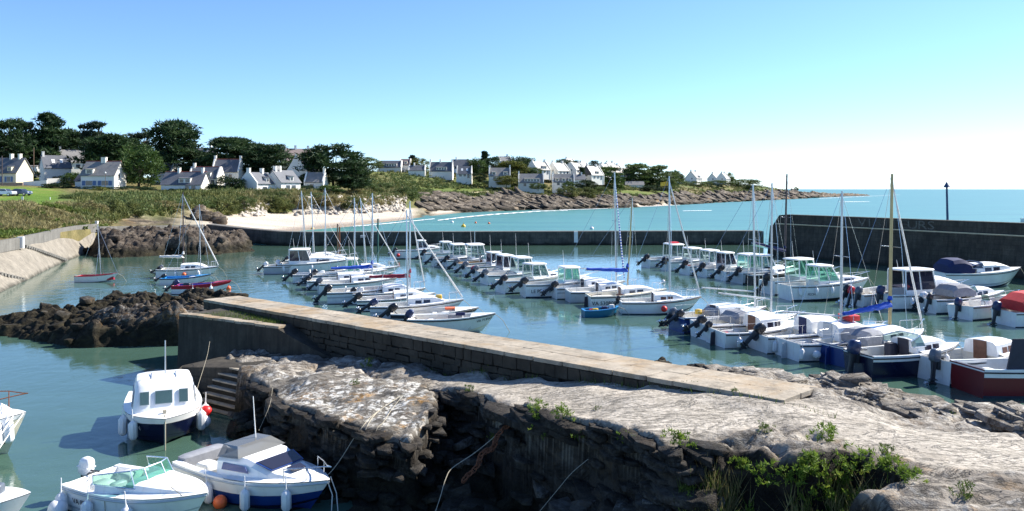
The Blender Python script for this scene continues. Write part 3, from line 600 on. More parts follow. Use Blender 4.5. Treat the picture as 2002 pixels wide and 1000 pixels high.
pts = []
for _ in range(26000):
    x = _rr.uniform(-8.5, 8.5); y = _rr.uniform(14, 34) * KD
    i = min(max(int(np.searchsorted(gx, x)), 1), nx-1); j = min(max(int(np.searchsorted(gy, y)), 1), ny-1)
    if not (.06 < S[i, j] < .97) or _Z[i, j] < -.1 or len(pts) > 520 or x > 3.6: continue
    s_ = _rr.uniform(.08, .30) * (1.7 if _rr.random() < .10 else 1)
    pts.append((x, y, _Z[i, j] - .04, s_ * 2.3, s_ * .9, s_ * _rr.uniform(.25, .55), R(-58 + _rr.uniform(-14, 14)), (R(_rr.uniform(-5, 14)), R(_rr.uniform(-8, 8)))))
scatter_chunks('cliff_blocks', pts, 'rock_pier', 'dark angular blocks bedded in the shaded rock face', {'pale': .7, 'ochre': .5, 'cement': 0.0, 'dark': .92})  # blocks carry the face's painted shade in their own colour
# ---------- rock masses standing in the water
def rock_mass(name, label, outline, crest, x0, x1, y0, y1, n, mat, seed, rough_, per, ang, sm=1.2, weed_attr=(.5, .6), drop=0.0):
    gx_ = np.linspace(x0, x1, n[0]); gy_ = np.linspace(y0, y1, n[1]) * KD; X, Y = np.meshgrid(gx_, gy_, indexing='ij')
    j1, j2 = fbm(X * .5, Y * .5, seed, 4) * .9, fbm(X * .5, Y * .5, seed + 5, 4) * .9
    sd_ = poly_sd(X + j1, Y + j2, [(p.x, p.y) for p in outline]); base_ = idw(X, Y, crest, 3.2, .4)
    S_ = sstep(-.15, sm, sd_)
    Z_ = -1.0 + (base_ + 1.0) * S_ ** .8 + S_ * (fbm(X * .55 + seed, Y * .55, seed, 5) * rough_ + (strata(X, Y, per, ang, seed) - .5) * rough_ * .9 + (strata(X, Y, per * .4, ang + .3, seed + 2) - .5) * rough_ * .4 - np.abs(fbm(X * 1.3, Y * 1.3, seed + 3, 4)) * rough_ * .7)
    rg = 1 - np.abs(fbm(X * .42 + 3, Y * .42, seed + 12, 5)) * 2.2; rg2 = 1 - np.abs(fbm(X * 1.1, Y * 1.1, seed + 15, 4)) * 2.0
    Z_ = Z_ + S_ * (np.floor(np.clip(rg, 0, 1) * 4) / 4 * .55 * rough_ + (rg2 - .5) * .30 * rough_ - .25 * rough_) + drop * S_
    me = np_mesh(name, np.stack([X.ravel(), Y.ravel(), Z_.ravel()], 1), grid_faces(*n), mat, True, {'pale': np.full(Z_.size, weed_attr[0]), 'ochre': np.full(Z_.size, weed_attr[1]), 'cement': np.zeros(Z_.size)})
    tag(link(name, me), label, None, None, 'structure'); return (gx_, gy_, Z_)
left_rock = rock_mass('rock_outcrop', 'brown seaweed skirted rock between the near basin and the harbour',
    [at(-160, 665, 0), at(0, 668, 0), at(110, 680, 0), at(240, 682, 0), at(345, 680, 0), at(420, 672, 0), at(520, 640, 0), at(530, 608, 0), at(440, 584, 0), at(330, 590, 0), at(200, 600, 0), at(120, 622, 0), at(0, 632, 0), at(-160, 640, 0)],
    [at(0, 640, .9), at(60, 625, 1.2), at(130, 620, 1.4), at(200, 597, 1.9), at(260, 582, 2.1), at(330, 586, 2.1), at(390, 592, 2.2), at(300, 640, 1.6), at(180, 640, 1.5), at(60, 650, .8), at(-100, 650, .6), at(480, 590, 1.4), at(250, 660, .9), at(120, 665, .6), at(380, 640, 1.8), at(500, 600, .9)],
    -32, -11, 44, 66, (330, 330), 'rock_brown', 3.0, .55, 1.5, R(75), 1.1, (.5, .9), -.65)
far_rock = rock_mass('rock_reef', 'dark jagged rock in front of the pale harbour wall',
    [at(160, 506, 0), at(235, 507, 0), at(330, 500, 0), at(430, 500, 0), at(515, 492, 0), at(500, 484, 0), V3(-35, 141, 0), V3(-44, 149, 0), V3(-50, 135, 0), V3(-51, 122, 0)],
    [at(180, 500, .4), at(210, 470, 1.3), at(225, 453, 2.5), at(260, 448, 2.6), at(330, 452, 2.5), at(400, 458, 2.2), at(420, 465, 1.6), at(460, 482, .9), at(500, 488, .4), at(300, 485, 1.4), at(380, 488, .9), at(240, 495, .9), V3(-46, 140, 2.4), V3(-40, 140, 1.4)],
    -54, -26, 106, 152, (300, 260), 'rock_far', 8.0, .8, 2.6, R(110), 2.2, (.3, .3), -.15)
# scattered boulders on both masses
def boulders(name, label, gxyz, cnt, s0, s1, mat, at_, zmin=.1):
    gx_, gy_, Z_ = gxyz; pts = []
    while len(pts) < cnt:
        i, j = _rr.randrange(len(gx_)), _rr.randrange(len(gy_))
        if Z_[i, j] < zmin: continue
        s_ = _rr.uniform(s0, s1); pts.append((gx_[i], gy_[j], Z_[i, j] + .1 * s_, s_ * 1.4, s_, s_ * .62, _rr.uniform(0, 6.3), (R(_rr.uniform(-18, 18)), R(_rr.uniform(-18, 18)))))
    scatter_chunks(name, pts, mat, label, at_)
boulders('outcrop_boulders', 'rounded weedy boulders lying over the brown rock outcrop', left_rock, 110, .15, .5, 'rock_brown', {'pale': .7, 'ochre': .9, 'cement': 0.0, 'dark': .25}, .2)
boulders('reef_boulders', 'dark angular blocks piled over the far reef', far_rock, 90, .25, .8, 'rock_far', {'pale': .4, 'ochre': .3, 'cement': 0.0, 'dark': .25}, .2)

# ---------- the stone jetty
JS = V3(-13.9, 46.3); JE = V3(5.25, 22.35); JU = (JE - JS).normalized(); JN = Vector((-JU.y, JU.x, 0))     # start, end, along, towards the harbour
JL, JW, JZ = (JE - JS).length + .8, 1.62, 2.52
JT = .50 / (JE - JS).length                                            # the jetty climbs gently towards us
jang = math.atan2(JU.y, JU.x)
jt = thing('stone_jetty', 'long stone jetty with pale capping stones and a shaded rubble face', 'jetty', (JS.x, JS.y, 0), jang); jt.rotation_euler = (0, -math.atan(JT), jang)
# local axes: x along the jetty towards us, y towards the harbour
mb = MB(); mb.box((JL/2, JW/2 + .02, (JZ - .12 - 1.0) / 2), (JL - .1, JW - .14, JZ - .12 + 1.0)); mb.build('core', 'mortar', jt, False)
def stone_mesh(name, mat, rng, j=.05):
    me = bpy.data.meshes.new(name); bm = bmesh.new(); bmesh.ops.create_cube(bm, size=1.0)
    for v_ in bm.verts: v_.co += Vector((rng.uniform(-j, j), rng.uniform(-j, j) * .6, rng.uniform(-j, j)))
    bmesh.ops.bevel(bm, geom=list(bm.edges), offset=.045, segments=1, affect='EDGES'); bm.to_mesh(me); bm.free(); me.materials.append(M[mat]); return me
rs = random.Random(21); CAPS = [stone_mesh('cap_stone', 'cap_stone', rs, .012) for _ in range(6)]; WST = [stone_mesh('wall_stone', 'wall_stone', rs, .06) for _ in range(8)]
for row, (ya, yb) in enumerate(((-.06, JW * .47), (JW * .47 + .012, JW + .04))):
    x = 0.0
    while x < JL - .2:
        l_ = rs.uniform(.7, 1.25)
        if x + l_ > JL - .4: l_ = JL - x
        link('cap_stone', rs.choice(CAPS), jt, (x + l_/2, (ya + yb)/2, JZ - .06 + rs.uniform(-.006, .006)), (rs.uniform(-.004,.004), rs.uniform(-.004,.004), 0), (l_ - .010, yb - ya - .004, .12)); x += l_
def face_z(xl):                                                        # ground height in front of the jetty
    p = JS + JU * xl - JN * .35; return rock_z(p.x, p.y) - JT * xl
ztop = JZ - .125; x = 0.0; cnt = 0
while x < JL - .3:
    l_ = rs.uniform(.36, .62)
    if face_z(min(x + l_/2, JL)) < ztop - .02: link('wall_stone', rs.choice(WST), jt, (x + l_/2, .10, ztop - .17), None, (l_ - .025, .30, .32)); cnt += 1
    x += l_
for row in range(6):
    zc = ztop - .36 - .215 * row - .10; x = rs.uniform(0, .2)
    while x < JL - .4 and cnt < 296:
        l_ = rs.uniform(.26, .75)
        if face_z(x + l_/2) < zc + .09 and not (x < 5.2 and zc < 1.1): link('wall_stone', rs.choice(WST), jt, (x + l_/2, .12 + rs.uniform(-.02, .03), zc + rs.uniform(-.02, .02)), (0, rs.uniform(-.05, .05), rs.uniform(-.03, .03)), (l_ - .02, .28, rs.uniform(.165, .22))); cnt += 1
        x += l_
link('wall_stone', WST[0], jt, (JL - .05, JW/2, JZ - .5), None, (.3, JW - .1, .4))

# ---------- the lower quay, its ramp end, the landing and the steps
lq = thing('lower_quay', 'lower concrete quay with streaked face and grassy top beside the steps', 'quay', (0, 0, 0))
A, B_ = at(350, 616, 2.35), at(540, 641, 2.28); A, B_ = Vector((A.x, A.y, 0)), Vector((B_.x, B_.y, 0))
qd = (B_ - A).normalized(); qv = Vector((-qd.y, qd.x, 0)); qv = qv if qv.y > 0 else -qv
mb = MB(); rings = []
for f, zt in ((0, 2.35), (.3, 2.33), (.65, 2.30), (1.0, 2.26), (1.28, 1.75), (1.6, 1.25)):
    p = A + (B_ - A) * f; rings.append([p + Vector((0,0,-.6)) - qv * .12, p + Vector((0,0,zt)), p + qv * 2.3 + Vector((0,0,zt)), p + qv * 2.3 + Vector((0,0,-.6))])
mb.loft(rings); mb.build('wall', 'quay_face', lq, False)
rs2 = random.Random(3); x = 0.0; LQ = (B_ - A).length
while x < LQ:
    l_ = rs2.uniform(.35, .7); p = A + qd * (x + l_/2) + qv * .2; link('cap_stone', rs2.choice(CAPS), lq, (p.x, p.y, 2.36 - .07 * x / LQ + rs2.uniform(-.015, .015)), (0, 0, math.atan2(qd.y, qd.x)), (l_ - .02, .42, .10)); x += l_
# landing ledge
ld = thing('landing', 'shaded stone landing below the lower quay at the head of the steps', 'landing', (0, 0, 0))
mb = MB(); rings = []
for px_, yf, zf in ((326, 742, .95), (352, 716, 1.22), (400, 716, 1.28), (470, 717, 1.32), (560, 720, 1.36), (650, 722, 1.42)):
    p = at(px_, yf, zf); q_ = p + qv * 3.6; rings.append([(p.x, p.y, -1.2), (p.x, p.y, zf - .05), (p.x + qv.x*.1, p.y + qv.y*.1, zf), (q_.x, q_.y, zf), (q_.x, q_.y, -1.2)])
mb.loft(rings); mb.build('ledge', 'quay_dark', ld, True, 40)
concrete('step_dark', (.035, .03, .022), (.015, .014, .01), .4, True)
st = thing('stone_steps', 'stone steps with worn pale edges going down to the water', 'steps', (0, 0, 0))
for k in range(8):
    f = k / 7; a_ = Vector((lerp(436, 372, f), lerp(716, 806, f))); b_ = Vector((lerp(484, 452, f), lerp(726, 826, f))); z_ = 1.26 - .20 * k
    a3, b3 = at(a_.x, a_.y, z_), at(b_.x, b_.y, z_); dv = (b3 - a3); dv.z = 0; dl = dv.length; dv.normalize(); bk = Vector((-dv.y, dv.x, 0)); bk = bk if bk.y > 0 else -bk
    c_ = (a3 + b3) / 2 + bk * .45; mb = MB(); mb.box((c_.x, c_.y, z_ - .8), (dl + .1, .9, 1.5), math.atan2(dv.y, dv.x)); s_ = mb.build('step', 'step_dark', st, False)
    mb = MB(); n_ = (a3 + b3) / 2 + bk * .07; mb.box((n_.x, n_.y, z_ - .02), (dl + .06, .22, .05), math.atan2(dv.y, dv.x)); mb.build('nosing', 'cap_stone', s_, False)
# ================================================================== BOATS
class Hull:
    def __init__(h, L, B, F, sheer=.38, stern=.84, rake=None, full=2.2, depth=.22, mid=.38):
        h.L, h.B, h.F, h.sheer, h.stern, h.full, h.depth, h.mid = L, B, F, sheer, stern, full, depth, mid
        h.rake = .16 * L if rake is None else rake
    def g(h, s):
        m = h.mid
        if s < m: return h.B/2 * (h.stern + (1 - h.stern) * math.sin(s / m * math.pi/2))
        return h.B/2 * max(0.0, 1 - ((s - m)/(1 - m))**h.full)
    def zg(h, s): return h.F * (1 + h.sheer * s**2 + .06 * (1 - s)**2)
    def P(h, s, t_, side=-1, off=0.0):
        g = h.g(s); zg = h.zg(s); zk = -h.depth * (1 - s**5); chy = g * (.88 - .42 * s**3); chz = -.05 + .40 * zg * s**4
        if t_ <= .4: k = t_/.4; y, z = chy * k, zk + (chz - zk) * k
        else: k = (t_ - .4)/.6; y, z = chy + (g - chy) * k**.85, chz + (zg - chz) * k
        hh = (z - zk)/max(zg - zk, 1e-6)
        return Vector((s * h.L - h.rake * (1 - hh) * s**4, side * (y + off), z))
ST = [0, .1, .2, .3, .4, .5, .6, .7, .78, .85, .91, .96, .99, 1.0]
def capsule(name, mat, r=.11, l=.5):
    mb = MB(); mb.tube([(0,0,-l/2), (0,0,-l/2+.02), (0,0,-l/2+.08), (0,0,l/2-.08), (0,0,l/2-.02), (0,0,l/2), (0,0,l/2+.06), (0,0,l/2+.30)], [.01, r*.6, r, r, r*.6, r*.3, .012, .010], 8); return mb.mesh(name, mat)
FEND = {m: capsule('fender', m) for m in ('fender', 'fender_blue', 'orange')}
def ball(name, mat, r): mb = MB(); mb.ell((0,0,0), (r, r, r), 12, 8); return mb.mesh(name, mat)
BALL = {m: ball('buoy', m, .22) for m in ('orange', 'red', 'yellow', 'fender')}
def superring(cx, cy, cz, a, b, n=14, e=.55):
    out = []
    for i in range(n):
        c, s = math.cos(2*math.pi*i/n), math.sin(2*math.pi*i/n); out.append((cx + a*math.copysign(abs(c)**e, c), cy + b*math.copysign(abs(s)**e, s), cz))
    return out
_ob = {}
def outboard_meshes(mat):
    if mat not in _ob:
        mb = MB(); mb.loft([superring(-.20, 0, .10, .14, .11, 16, .45), superring(-.21, 0, .17, .20, .145, 16, .4), superring(-.20, 0, .30, .215, .15, 16, .4), superring(-.18, 0, .46, .205, .145, 16, .4), superring(-.17, 0, .56, .17, .125, 16, .45), superring(-.16, 0, .60, .11, .085, 16, .5)])
        mb.box((-.20, 0, .335), (.435, .305, .03))
        cow = mb.mesh('outboard', mat, True, 50)
        mb = MB(); mb.loft([superring(-.22, 0, .17, .13, .10, 10), superring(-.24, 0, -.25, .09, .06, 10), superring(-.25, 0, -.55, .11, .035, 10), superring(-.25, 0, -.60, .20, .10, 10), superring(-.25, 0, -.62, .20, .10, 10), superring(-.25, 0, -.64, .10, .03, 10), superring(-.25, 0, -.72, .10, .03, 10)])
        mb.tube([(-.05, 0, -.74), (-.12, 0, -.74), (-.38, 0, -.74), (-.46, 0, -.74)], [.02, .065, .065, .04], 8); mb.slab([(-.12, 0, -.78), (-.32, 0, -.78), (-.30, 0, -.98), (-.24, 0, -.98)], .03)
        mb.box((-.06, 0, .0), (.14, .20, .40)); mb.tube([(-.05, .0, .25), (.35, .0, .30)], .025, 6)
        leg = mb.mesh('leg', 'motor_leg', True, 40)
        mb = MB(); mb.tube([(-.46, 0, -.74), (-.58, 0, -.74)], [.045, .02], 8)
        for k in range(3):
            a = k * 2.094; ca, sa = math.cos(a), math.sin(a); mb.slab([(-.47, .04*ca - .03*sa, -.74 + .04*sa + .03*ca), (-.53, .04*ca + .05*sa, -.74 + .04*sa - .05*ca), (-.54, .17*ca + .07*sa, -.74 + .17*sa - .07*ca), (-.48, .17*ca - .05*sa, -.74 + .17*sa + .05*ca)], .012)
        _ob[mat] = (cow, leg, mb.mesh('propeller', 'steel', True, 40))
    return _ob[mat]
def add_outboard(root, h, mat='motor_black', tilt=55, size=1.0, y=0.0):
    cow, leg, pr = outboard_meshes(mat)
    o = link('outboard', cow, root, (-.02, y, h.zg(0) * .80), (0, R(tilt), 0), size * .88); link('leg', leg, o); link('propeller', pr, o); return o

def base_boat(root, h, hull='gel_white', deck='gel_white', inner='sole', s_b=.55, stripe=None, boot='antifoul', rub=None, wd=.10, sole_z=.16):
    """hull, deck rim + foredeck, cockpit liner, rubbing strake, painted stripes"""
    mb = MB(); TT = [0, .2, .4, .52, .66, .82, 1.0]; rings = []
    for s in ST: rings.append([h.P(s, t_, -1) for t_ in reversed(TT)] + [h.P(s, t_, 1) for t_ in TT[1:]])
    mb.loft(rings, False); n = len(rings[0]); mb.f.append(tuple(range(n - 1, -1, -1))); ho = mb.build('hull', hull, root, True, 50)
    # rim and foredeck
    mb = MB(); ss = [s for s in ST if s < s_b] + [s_b]
    for side in (-1, 1):
        rings = []
        for s in ss:
            p = h.P(s, 1, side); yi = side * max(abs(p.y) - wd, .02); rings.append([Vector((p.x, p.y + side*.012, p.z - .03)), Vector((p.x, p.y + side*.012, p.z + .018)), Vector((p.x, yi, p.z + .018)), Vector((p.x, yi, p.z - .05))])
        mb.loft(rings, False)
    p0 = h.P(0, 1, -1); mb.box((.06, 0, p0.z * .93 + .0), (.13, abs(p0.y) * 2 - .02, .05))
    rings = []
    for s in [s_b] + [s for s in ST if s > s_b + .01]:
        p = h.P(s, 1, 1); cam_ = .10 * abs(p.y)
        rings.append([Vector((p.x, f * (p.y + .012), p.z + .02 + cam_ * (1 - f*f))) for f in (-1, -.66, -.33, 0, .33, .66, 1)])
    mb.loft(rings, False); mb.build('deck', deck, root, True, 40)
    # liner
    mb = MB(); rings = []
    for s in [.03] + [s for s in ST if .05 < s < s_b] + [s_b]:
        p = h.P(s, 1, 1); yi = max(abs(p.y) - wd, .02); ys = yi * .86; zs = min(sole_z, p.z - .1)
        rings.append([Vector((p.x, -yi, p.z + .0)), Vector((p.x, -ys, zs)), Vector((p.x, -ys * .3, zs)), Vector((p.x, ys * .3, zs)), Vector((p.x, ys, zs)), Vector((p.x, yi, p.z + .0))])
    mb.loft(rings, False); a = len(rings[0]); k0 = (len(rings) - 1) * a
    mb.f.append(tuple(range(a))); q0 = rings[-1]; zt = h.zg(s_b) + .02 + .10 * h.g(s_b)
    mb.add([q0[0], q0[1], q0[4], q0[5], (q0[5].x, 0, zt)], [(0, 1, 2, 3, 4)]); mb.build('cockpit', inner, root, False)
    for side in (-1, 1):
        if rub:
            mb = MB(); mb.tube([h.P(s, .94, side, .012) for s in ST], .030, 6); mb.build('rub_rail', rub, root)
        for (t0, t1, m_) in (stripe or []):
            mb = MB(); mb.loft([[h.P(s, t0, side, .006), h.P(s, (t0+t1)/2, side, .007), h.P(s, t1, side, .006)] for s in ST], False); mb.build('stripe', m_, root, True)
        if boot:
            mb = MB(); mb.loft([[h.P(s, .40, side, .008), h.P(s, .47, side, .006)] for s in ST[:-1]], False); mb.build('boot_stripe', boot, root, True)
    return ho
def cabin_trunk(root, h, s0, s1, hgt, mat='gel_white', wfrac=.70, pane='pane_dark', door='wood_brown', win=(.18, .62), slope=.45, nwin=2, glassfront=False):
    """low coachroof / cuddy with side windows and a companionway door"""
    mb = MB(); rings = []; SS = [s0 + (s1 - s0) * k / 6 for k in range(7)]
    def prof_(s):
        f = (s - s0)/(s1 - s0); p = h.P(s, 1, 1); w = max(abs(p.y) * wfrac, .05) * (1 - .12*f); zz = p.z + .02; hh = hgt * (1 - max(0, (f - (1 - slope))/slope)**1.4 * .92)
        return p.x, w, zz, hh
    for s in SS:
        x, w, zz, hh = prof_(s); rings.append([Vector((x, -w, zz - .05)), Vector((x, -w*.90, zz + hh*.80)), Vector((x, -w*.72, zz + hh*.97)), Vector((x, 0, zz + hh*1.06)), Vector((x, w*.72, zz + hh*.97)), Vector((x, w*.90, zz + hh*.80)), Vector((x, w, zz - .05))])
    mb.loft(rings, True); c = mb.build('cabin', mat, root, True, 40)
    for side in (-1, 1):
        for k in range(nwin):
            f0 = win[0] + (win[1] - win[0]) * k/nwin + .02; f1 = win[0] + (win[1] - win[0]) * (k+1)/nwin - .03
            pts = []
            for f, q_ in ((f0, .22), (f1, .25), (f1, .68), (f0, .72)):
                x, w, zz, hh = prof_(s0 + (s1 - s0) * f); pts.append(Vector((x, side * (w * (1 - .125*q_) + .012), zz - .05 + (hh*.8 + .05) * q_)))
            mb = MB(); mb.slab(pts if side < 0 else pts[::-1], .02); mb.build('window', pane, c, False)
    if door:
        x, w, zz, hh = prof_(s0); mb = MB(); mb.box((x - .015, 0, zz + hh*.25), (.04, w * .75, hh * 1.3 + .1)); mb.build('door', door, c, False)
    return c
def wheelhouse(root, x0, x1, w, zb, zs, zt, mat='gel_white', roof='gel_white', pane='pane', rake=.32, over=.12, open_back=True, hood=0.0, back=.06, nsplit=2):
    """upright cabin: low walls, corner posts, real panes, overhanging roof"""
    C0 = {(0,0): Vector((x0, -w, zb)), (1,0): Vector((x1, -w*.86, zb)), (1,1): Vector((x1, w*.86, zb)), (0,1): Vector((x0, w, zb))}
    C1 = {(0,0): Vector((x0 + back, -w*.92, zt)), (1,0): Vector((x1 - rake, -w*.80, zt)), (1,1): Vector((x1 - rake, w*.80, zt)), (0,1): Vector((x0 + back, w*.92, zt))}
    fz = (zs - zb)/(zt - zb); mid = {k: C0[k].lerp(C1[k], fz) for k in C0}
    for k in ((1,0), (1,1)): mid[k] = Vector((x1 + .02, mid[k].y, zs))
    mb = MB(); order = [(0,0), (1,0), (1,1), (0,1)]
    for a, b in zip(order, order[1:] + order[:1]):
        if open_back and a == (0,1) and b == (0,0): continue
        mb.slab([C0[a], C0[b], mid[b], mid[a]], .04)
    for k in order: mb.tube([mid[k] - Vector((0,0,.05)), C1[k]], .045, 6)
    def lp(a, b, f, top): return (C1[a].lerp(C1[b], f) if top else mid[a].lerp(mid[b], f))
    for a, b in (((0,0), (1,0)), ((0,1), (1,1))):
        for q_ in range(1, nsplit): mb.tube([lp(a, b, q_/nsplit, 0), lp(a, b, q_/nsplit, 1)], .035, 6)
        mb.tube([C1[a], C1[b]], .05, 6)
    mb.tube([C1[(1,0)], C1[(1,1)]], .05, 6); mb.tube([lp((1,0), (1,1), .5, 0), lp((1,0), (1,1), .5, 1)], .03, 6)
    body = mb.build('wheelhouse', mat, root, True, 40)
    for a, b in (((0,0), (1,0)), ((0,1), (1,1))):
        for q_ in range(nsplit):
            mb = MB(); f0, f1 = q_/nsplit + .03, (q_+1)/nsplit - .03; mb.quad(lp(a, b, f0, 0), lp(a, b, f1, 0), lp(a, b, f1, 1), lp(a, b, f0, 1)); mb.build('window', pane, body, False)
    for f0, f1 in ((.03, .47), (.53, .97)):
        mb = MB(); a, b = (1,0), (1,1); mb.quad(lp(a, b, f0, 0), lp(a, b, f1, 0), lp(a, b, f1, 1), lp(a, b, f0, 1)); mb.build('windscreen', pane, body, False)
    mb = MB(); xa, xb = x0 + back - over - hood, x1 - rake + over * 1.3; ww = w * .92 + .08; rings = []
    for z_, e in ((zt - .01, .0), (zt + .04, .03), (zt + .08, 0), (zt + .115, -.12)):
        r_ = []
        for i in range(20):
            c, s = math.cos(2*math.pi*i/20), math.sin(2*math.pi*i/20); r_.append(((xa + xb)/2 + ((xb - xa)/2 + e) * math.copysign(abs(c)**.35, c), (ww + e) * math.copysign(abs(s)**.35, s), z_))
        rings.append(r_)
    mb.loft(rings); mb.build('roof', roof, body, True, 50); return body
def wscreen(root, x0, x1, w0, w1, zb, hgt, lean=.3, pane='pane', frame='steel', name='windscreen'):
    """wrap-round windscreen: side wings and raked front"""
    B = [Vector((x0, -w0, zb)), Vector((x1 - .12, -w1, zb)), Vector((x1, -w1*.45, zb)), Vector((x1, w1*.45, zb)), Vector((x1 - .12, w1, zb)), Vector((x0, w0, zb))]
    T = [Vector((x0 - .04, -w0*.97, zb + hgt*.55)), Vector((x1 - .12 - lean, -w1*.92, zb + hgt)), Vector((x1 - lean, -w1*.42, zb + hgt)), Vector((x1 - lean, w1*.42, zb + hgt)), Vector((x1 - .12 - lean, w1*.92, zb + hgt)), Vector((x0 - .04, w0*.97, zb + hgt*.55))]
    mb = MB(); mb.tube(T, .018, 6); mb.tube(B, .018, 6)
    for k in range(6): mb.tube([B[k], T[k]], .014, 6)
    fr = mb.build(name, frame, root, True, 40)
    for k in range(5): mb = MB(); mb.quad(B[k], B[k+1], T[k+1], T[k]); mb.build('pane', pane, fr, False)
    return fr
def console(root, x, z, hgt=.75, mat='gel_white'):
    mb = MB(); mb.loft([superring(x, 0, z, .28, .34, 12, .4), superring(x, 0, z + hgt*.7, .26, .32, 12, .4), superring(x + .06, 0, z + hgt, .16, .28, 12, .4)]); c = mb.build('console', mat, root, True, 45)
    mb = MB(); mb.slab([(x + .05, -.26, z + hgt - .05), (x + .05, .26, z + hgt - .05), (x - .08, .22, z + hgt + .32), (x - .08, -.22, z + hgt + .32)], .012); mb.build('screen', 'pane', c, False)
    mb = MB(); pts = [(x - .30 + .05*math.sin(a), .17*math.cos(a), z + hgt*.78 + .16*math.sin(a)) for a in [i*math.pi/5 for i in range(11)]]; mb.tube(pts, .018, 6); mb.build('wheel', 'rubber', c)
    mb = MB(); mb.box((x - .75, 0, z + .28), (.38, .75, .5)); mb.box((x - .92, 0, z + .66), (.08, .72, .34)); mb.build('seat', 'cover_white', root, False); return c
def rig(root, h, s, height, mat='alu', r=.05, boom=None, cover=None, jib=None, lean=0.0, spreader=True, zbase=None, rake=0.0):
    """mast with stays, boom with its sail cover, furled jib"""
    p = h.P(s, 1, 1); zb = p.z + .05 if zbase is None else zbase; f0 = Vector((p.x, 0, zb)); f1 = Vector((p.x - rake, lean, zb + height))
    m_ = MB(); m_.tube([f0, f0.lerp(f1, .5), f1], [r, r, r*.75], 8); mo = m_.build('mast', mat, root)
    m_ = MB()
    for side in (-1, 1):
        sp = f0.lerp(f1, .55) + Vector((0, side * (.55 if spreader else .0), 0)); ch = h.P(max(s - .03, .02), 1, side); m_.tube([ch, sp, f1], .010, 4)
        if spreader: m_.tube([f0.lerp(f1, .55), sp], .016, 4)
    bow = h.P(.985, 1, 1); m_.tube([(bow.x, 0, bow.z), f0.lerp(f1, .97)], .010, 4); m_.tube([(.05, 0, h.zg(0)), f1], .009, 4); m_.build('rigging', 'steel', mo)
    if boom:
        ln, dz, rise = boom; b0 = f0 + Vector((-.05, 0, dz)); b1 = b0 + Vector((-ln, 0, rise)); m_ = MB(); m_.tube([b0, b1], .04, 8); bo = m_.build('boom', 'alu', root)
        if cover:
            m_ = MB(); n = 12; pts, rr_ = [], []
            for k in range(n + 1):
                f = k/n; pts.append(b0.lerp(b1, f * .97) + Vector((0, .02*math.sin(k*2.1), .07 + .015*math.sin(k*1.7)))); rr_.append(.13 * (1 - .5*f) * (1 + .12*math.sin(k*2.7)) + .02)
            rr_[0] = .17; m_.tube([b0 + Vector((.06, 0, .55)), b0 + Vector((.03, 0, .3))] + pts, [.05, .12] + rr_, 8); m_.build('sail_cover', cover, bo)
    if jib:
        m_ = MB(); a_ = Vector((bow.x, 0, bow.z + .12)); b_ = f0.lerp(f1, .95); m_.tube([a_, a_.lerp(b_, .1), a_.lerp(b_, .8), b_], [.03, .055, .04, .02], 6); m_.build('furled_sail', jib, root)
    return mo
def pulpit(root, h, s0=.80, hgt=.45, mat='steel', aft=False):
    mb = MB(); SS = [s0, (s0 + 1)/2, .97]; L_ = []
    pts = [h.P(s, 1, -1) + Vector((0, .06, hgt)) for s in SS] + [Vector((h.L + .05, 0, h.zg(1) + hgt))] + [h.P(s, 1, 1) + Vector((0, -.06, hgt)) for s in reversed(SS)]
    mb.tube(pts, .016, 6)
    for s in SS[:2]:
        for side in (-1, 1): p = h.P(s, 1, side) + Vector((0, -side*.06, 0)); mb.tube([p, p + Vector((0, 0, hgt))], .014, 6)
    return mb.build('bow_rail', mat, root)
def fenders(root, h, ss, side=-1, mat='fender', size=1.0, drop=.16):
    for s in ss:
        p = h.P(s, .85, side); link('fender', FEND[mat], root, (p.x, p.y + side*.11*size, h.zg(s) - drop - .25*size), (R(random.uniform(-6, 6)), R(random.uniform(-8, 8)), 0), size)
def lettering(root, h, txt, s, t_, size, mat='letter', side=-1):
    a, b, c = h.P(s - .03, t_, side, .012), h.P(s + .03, t_, side, .012), h.P(s, min(t_ + .12, 1), side, .012)
    if side < 0: xd = (b - a).normalized()
    else: xd = (a - b).normalized()
    yd = (c - (a + b)/2); yd = (yd - xd * yd.dot(xd)).normalized(); zd = xd.cross(yd)
    link('lettering', text_mesh(txt, mat), root, (a + b)/2 + zd * .012, Matrix((xd, yd, zd)).transposed().to_euler(), size)
def deckbox(root, c, d, mat, name='locker'):
    mb = MB(); mb.loft([superring(c[0], c[1], c[2] - d[2]/2, d[0]/2, d[1]/2, 12, .3), superring(c[0], c[1], c[2] + d[2]*.4, d[0]/2, d[1]/2, 12, .3), superring(c[0], c[1], c[2] + d[2]/2, d[0]*.42, d[1]*.42, 12, .3)]); return mb.build(name, mat, root, True, 45)
def canopy(root, x0, x1, w, zb, hgt, mat, name='canopy', peak=.6):
    """tent-like cover stretched over hoops"""
    mb = MB(); rings = []
    for k in range(6):
        f = k/5; x = x0 + (x1 - x0) * f; hh = hgt * (.55, .92, .99, 1.0, .82, .50)[k]; ww = w * (1 - .14*f)
        rings.append([Vector((x, -ww, zb)), Vector((x, -ww*.97, zb + hh*.70)), Vector((x, -ww*.78, zb + hh*.94)), Vector((x, 0, zb + hh)), Vector((x, ww*.78, zb + hh*.94)), Vector((x, ww*.97, zb + hh*.70)), Vector((x, ww, zb))])
    mb.loft(rings, False); mb.f.append(tuple(range(7))); return mb.build(name, mat, root, True, 22)
def antenna(root, p, hgt, mat='paint_white', r=.014): mb = MB(); mb.tube([p, Vector(p) + Vector((-.08, 0, hgt))], [r, r*.6], 6); mb.build('antenna', mat, root)
def thwarts(root, h, ss, z, mat='wood_light'):
    for s in ss: mb = MB(); p = h.P(s, 1, 1); mb.box((p.x, 0, z), (.24, abs(p.y)*1.8, .04)); mb.build('thwart', mat, root, False)

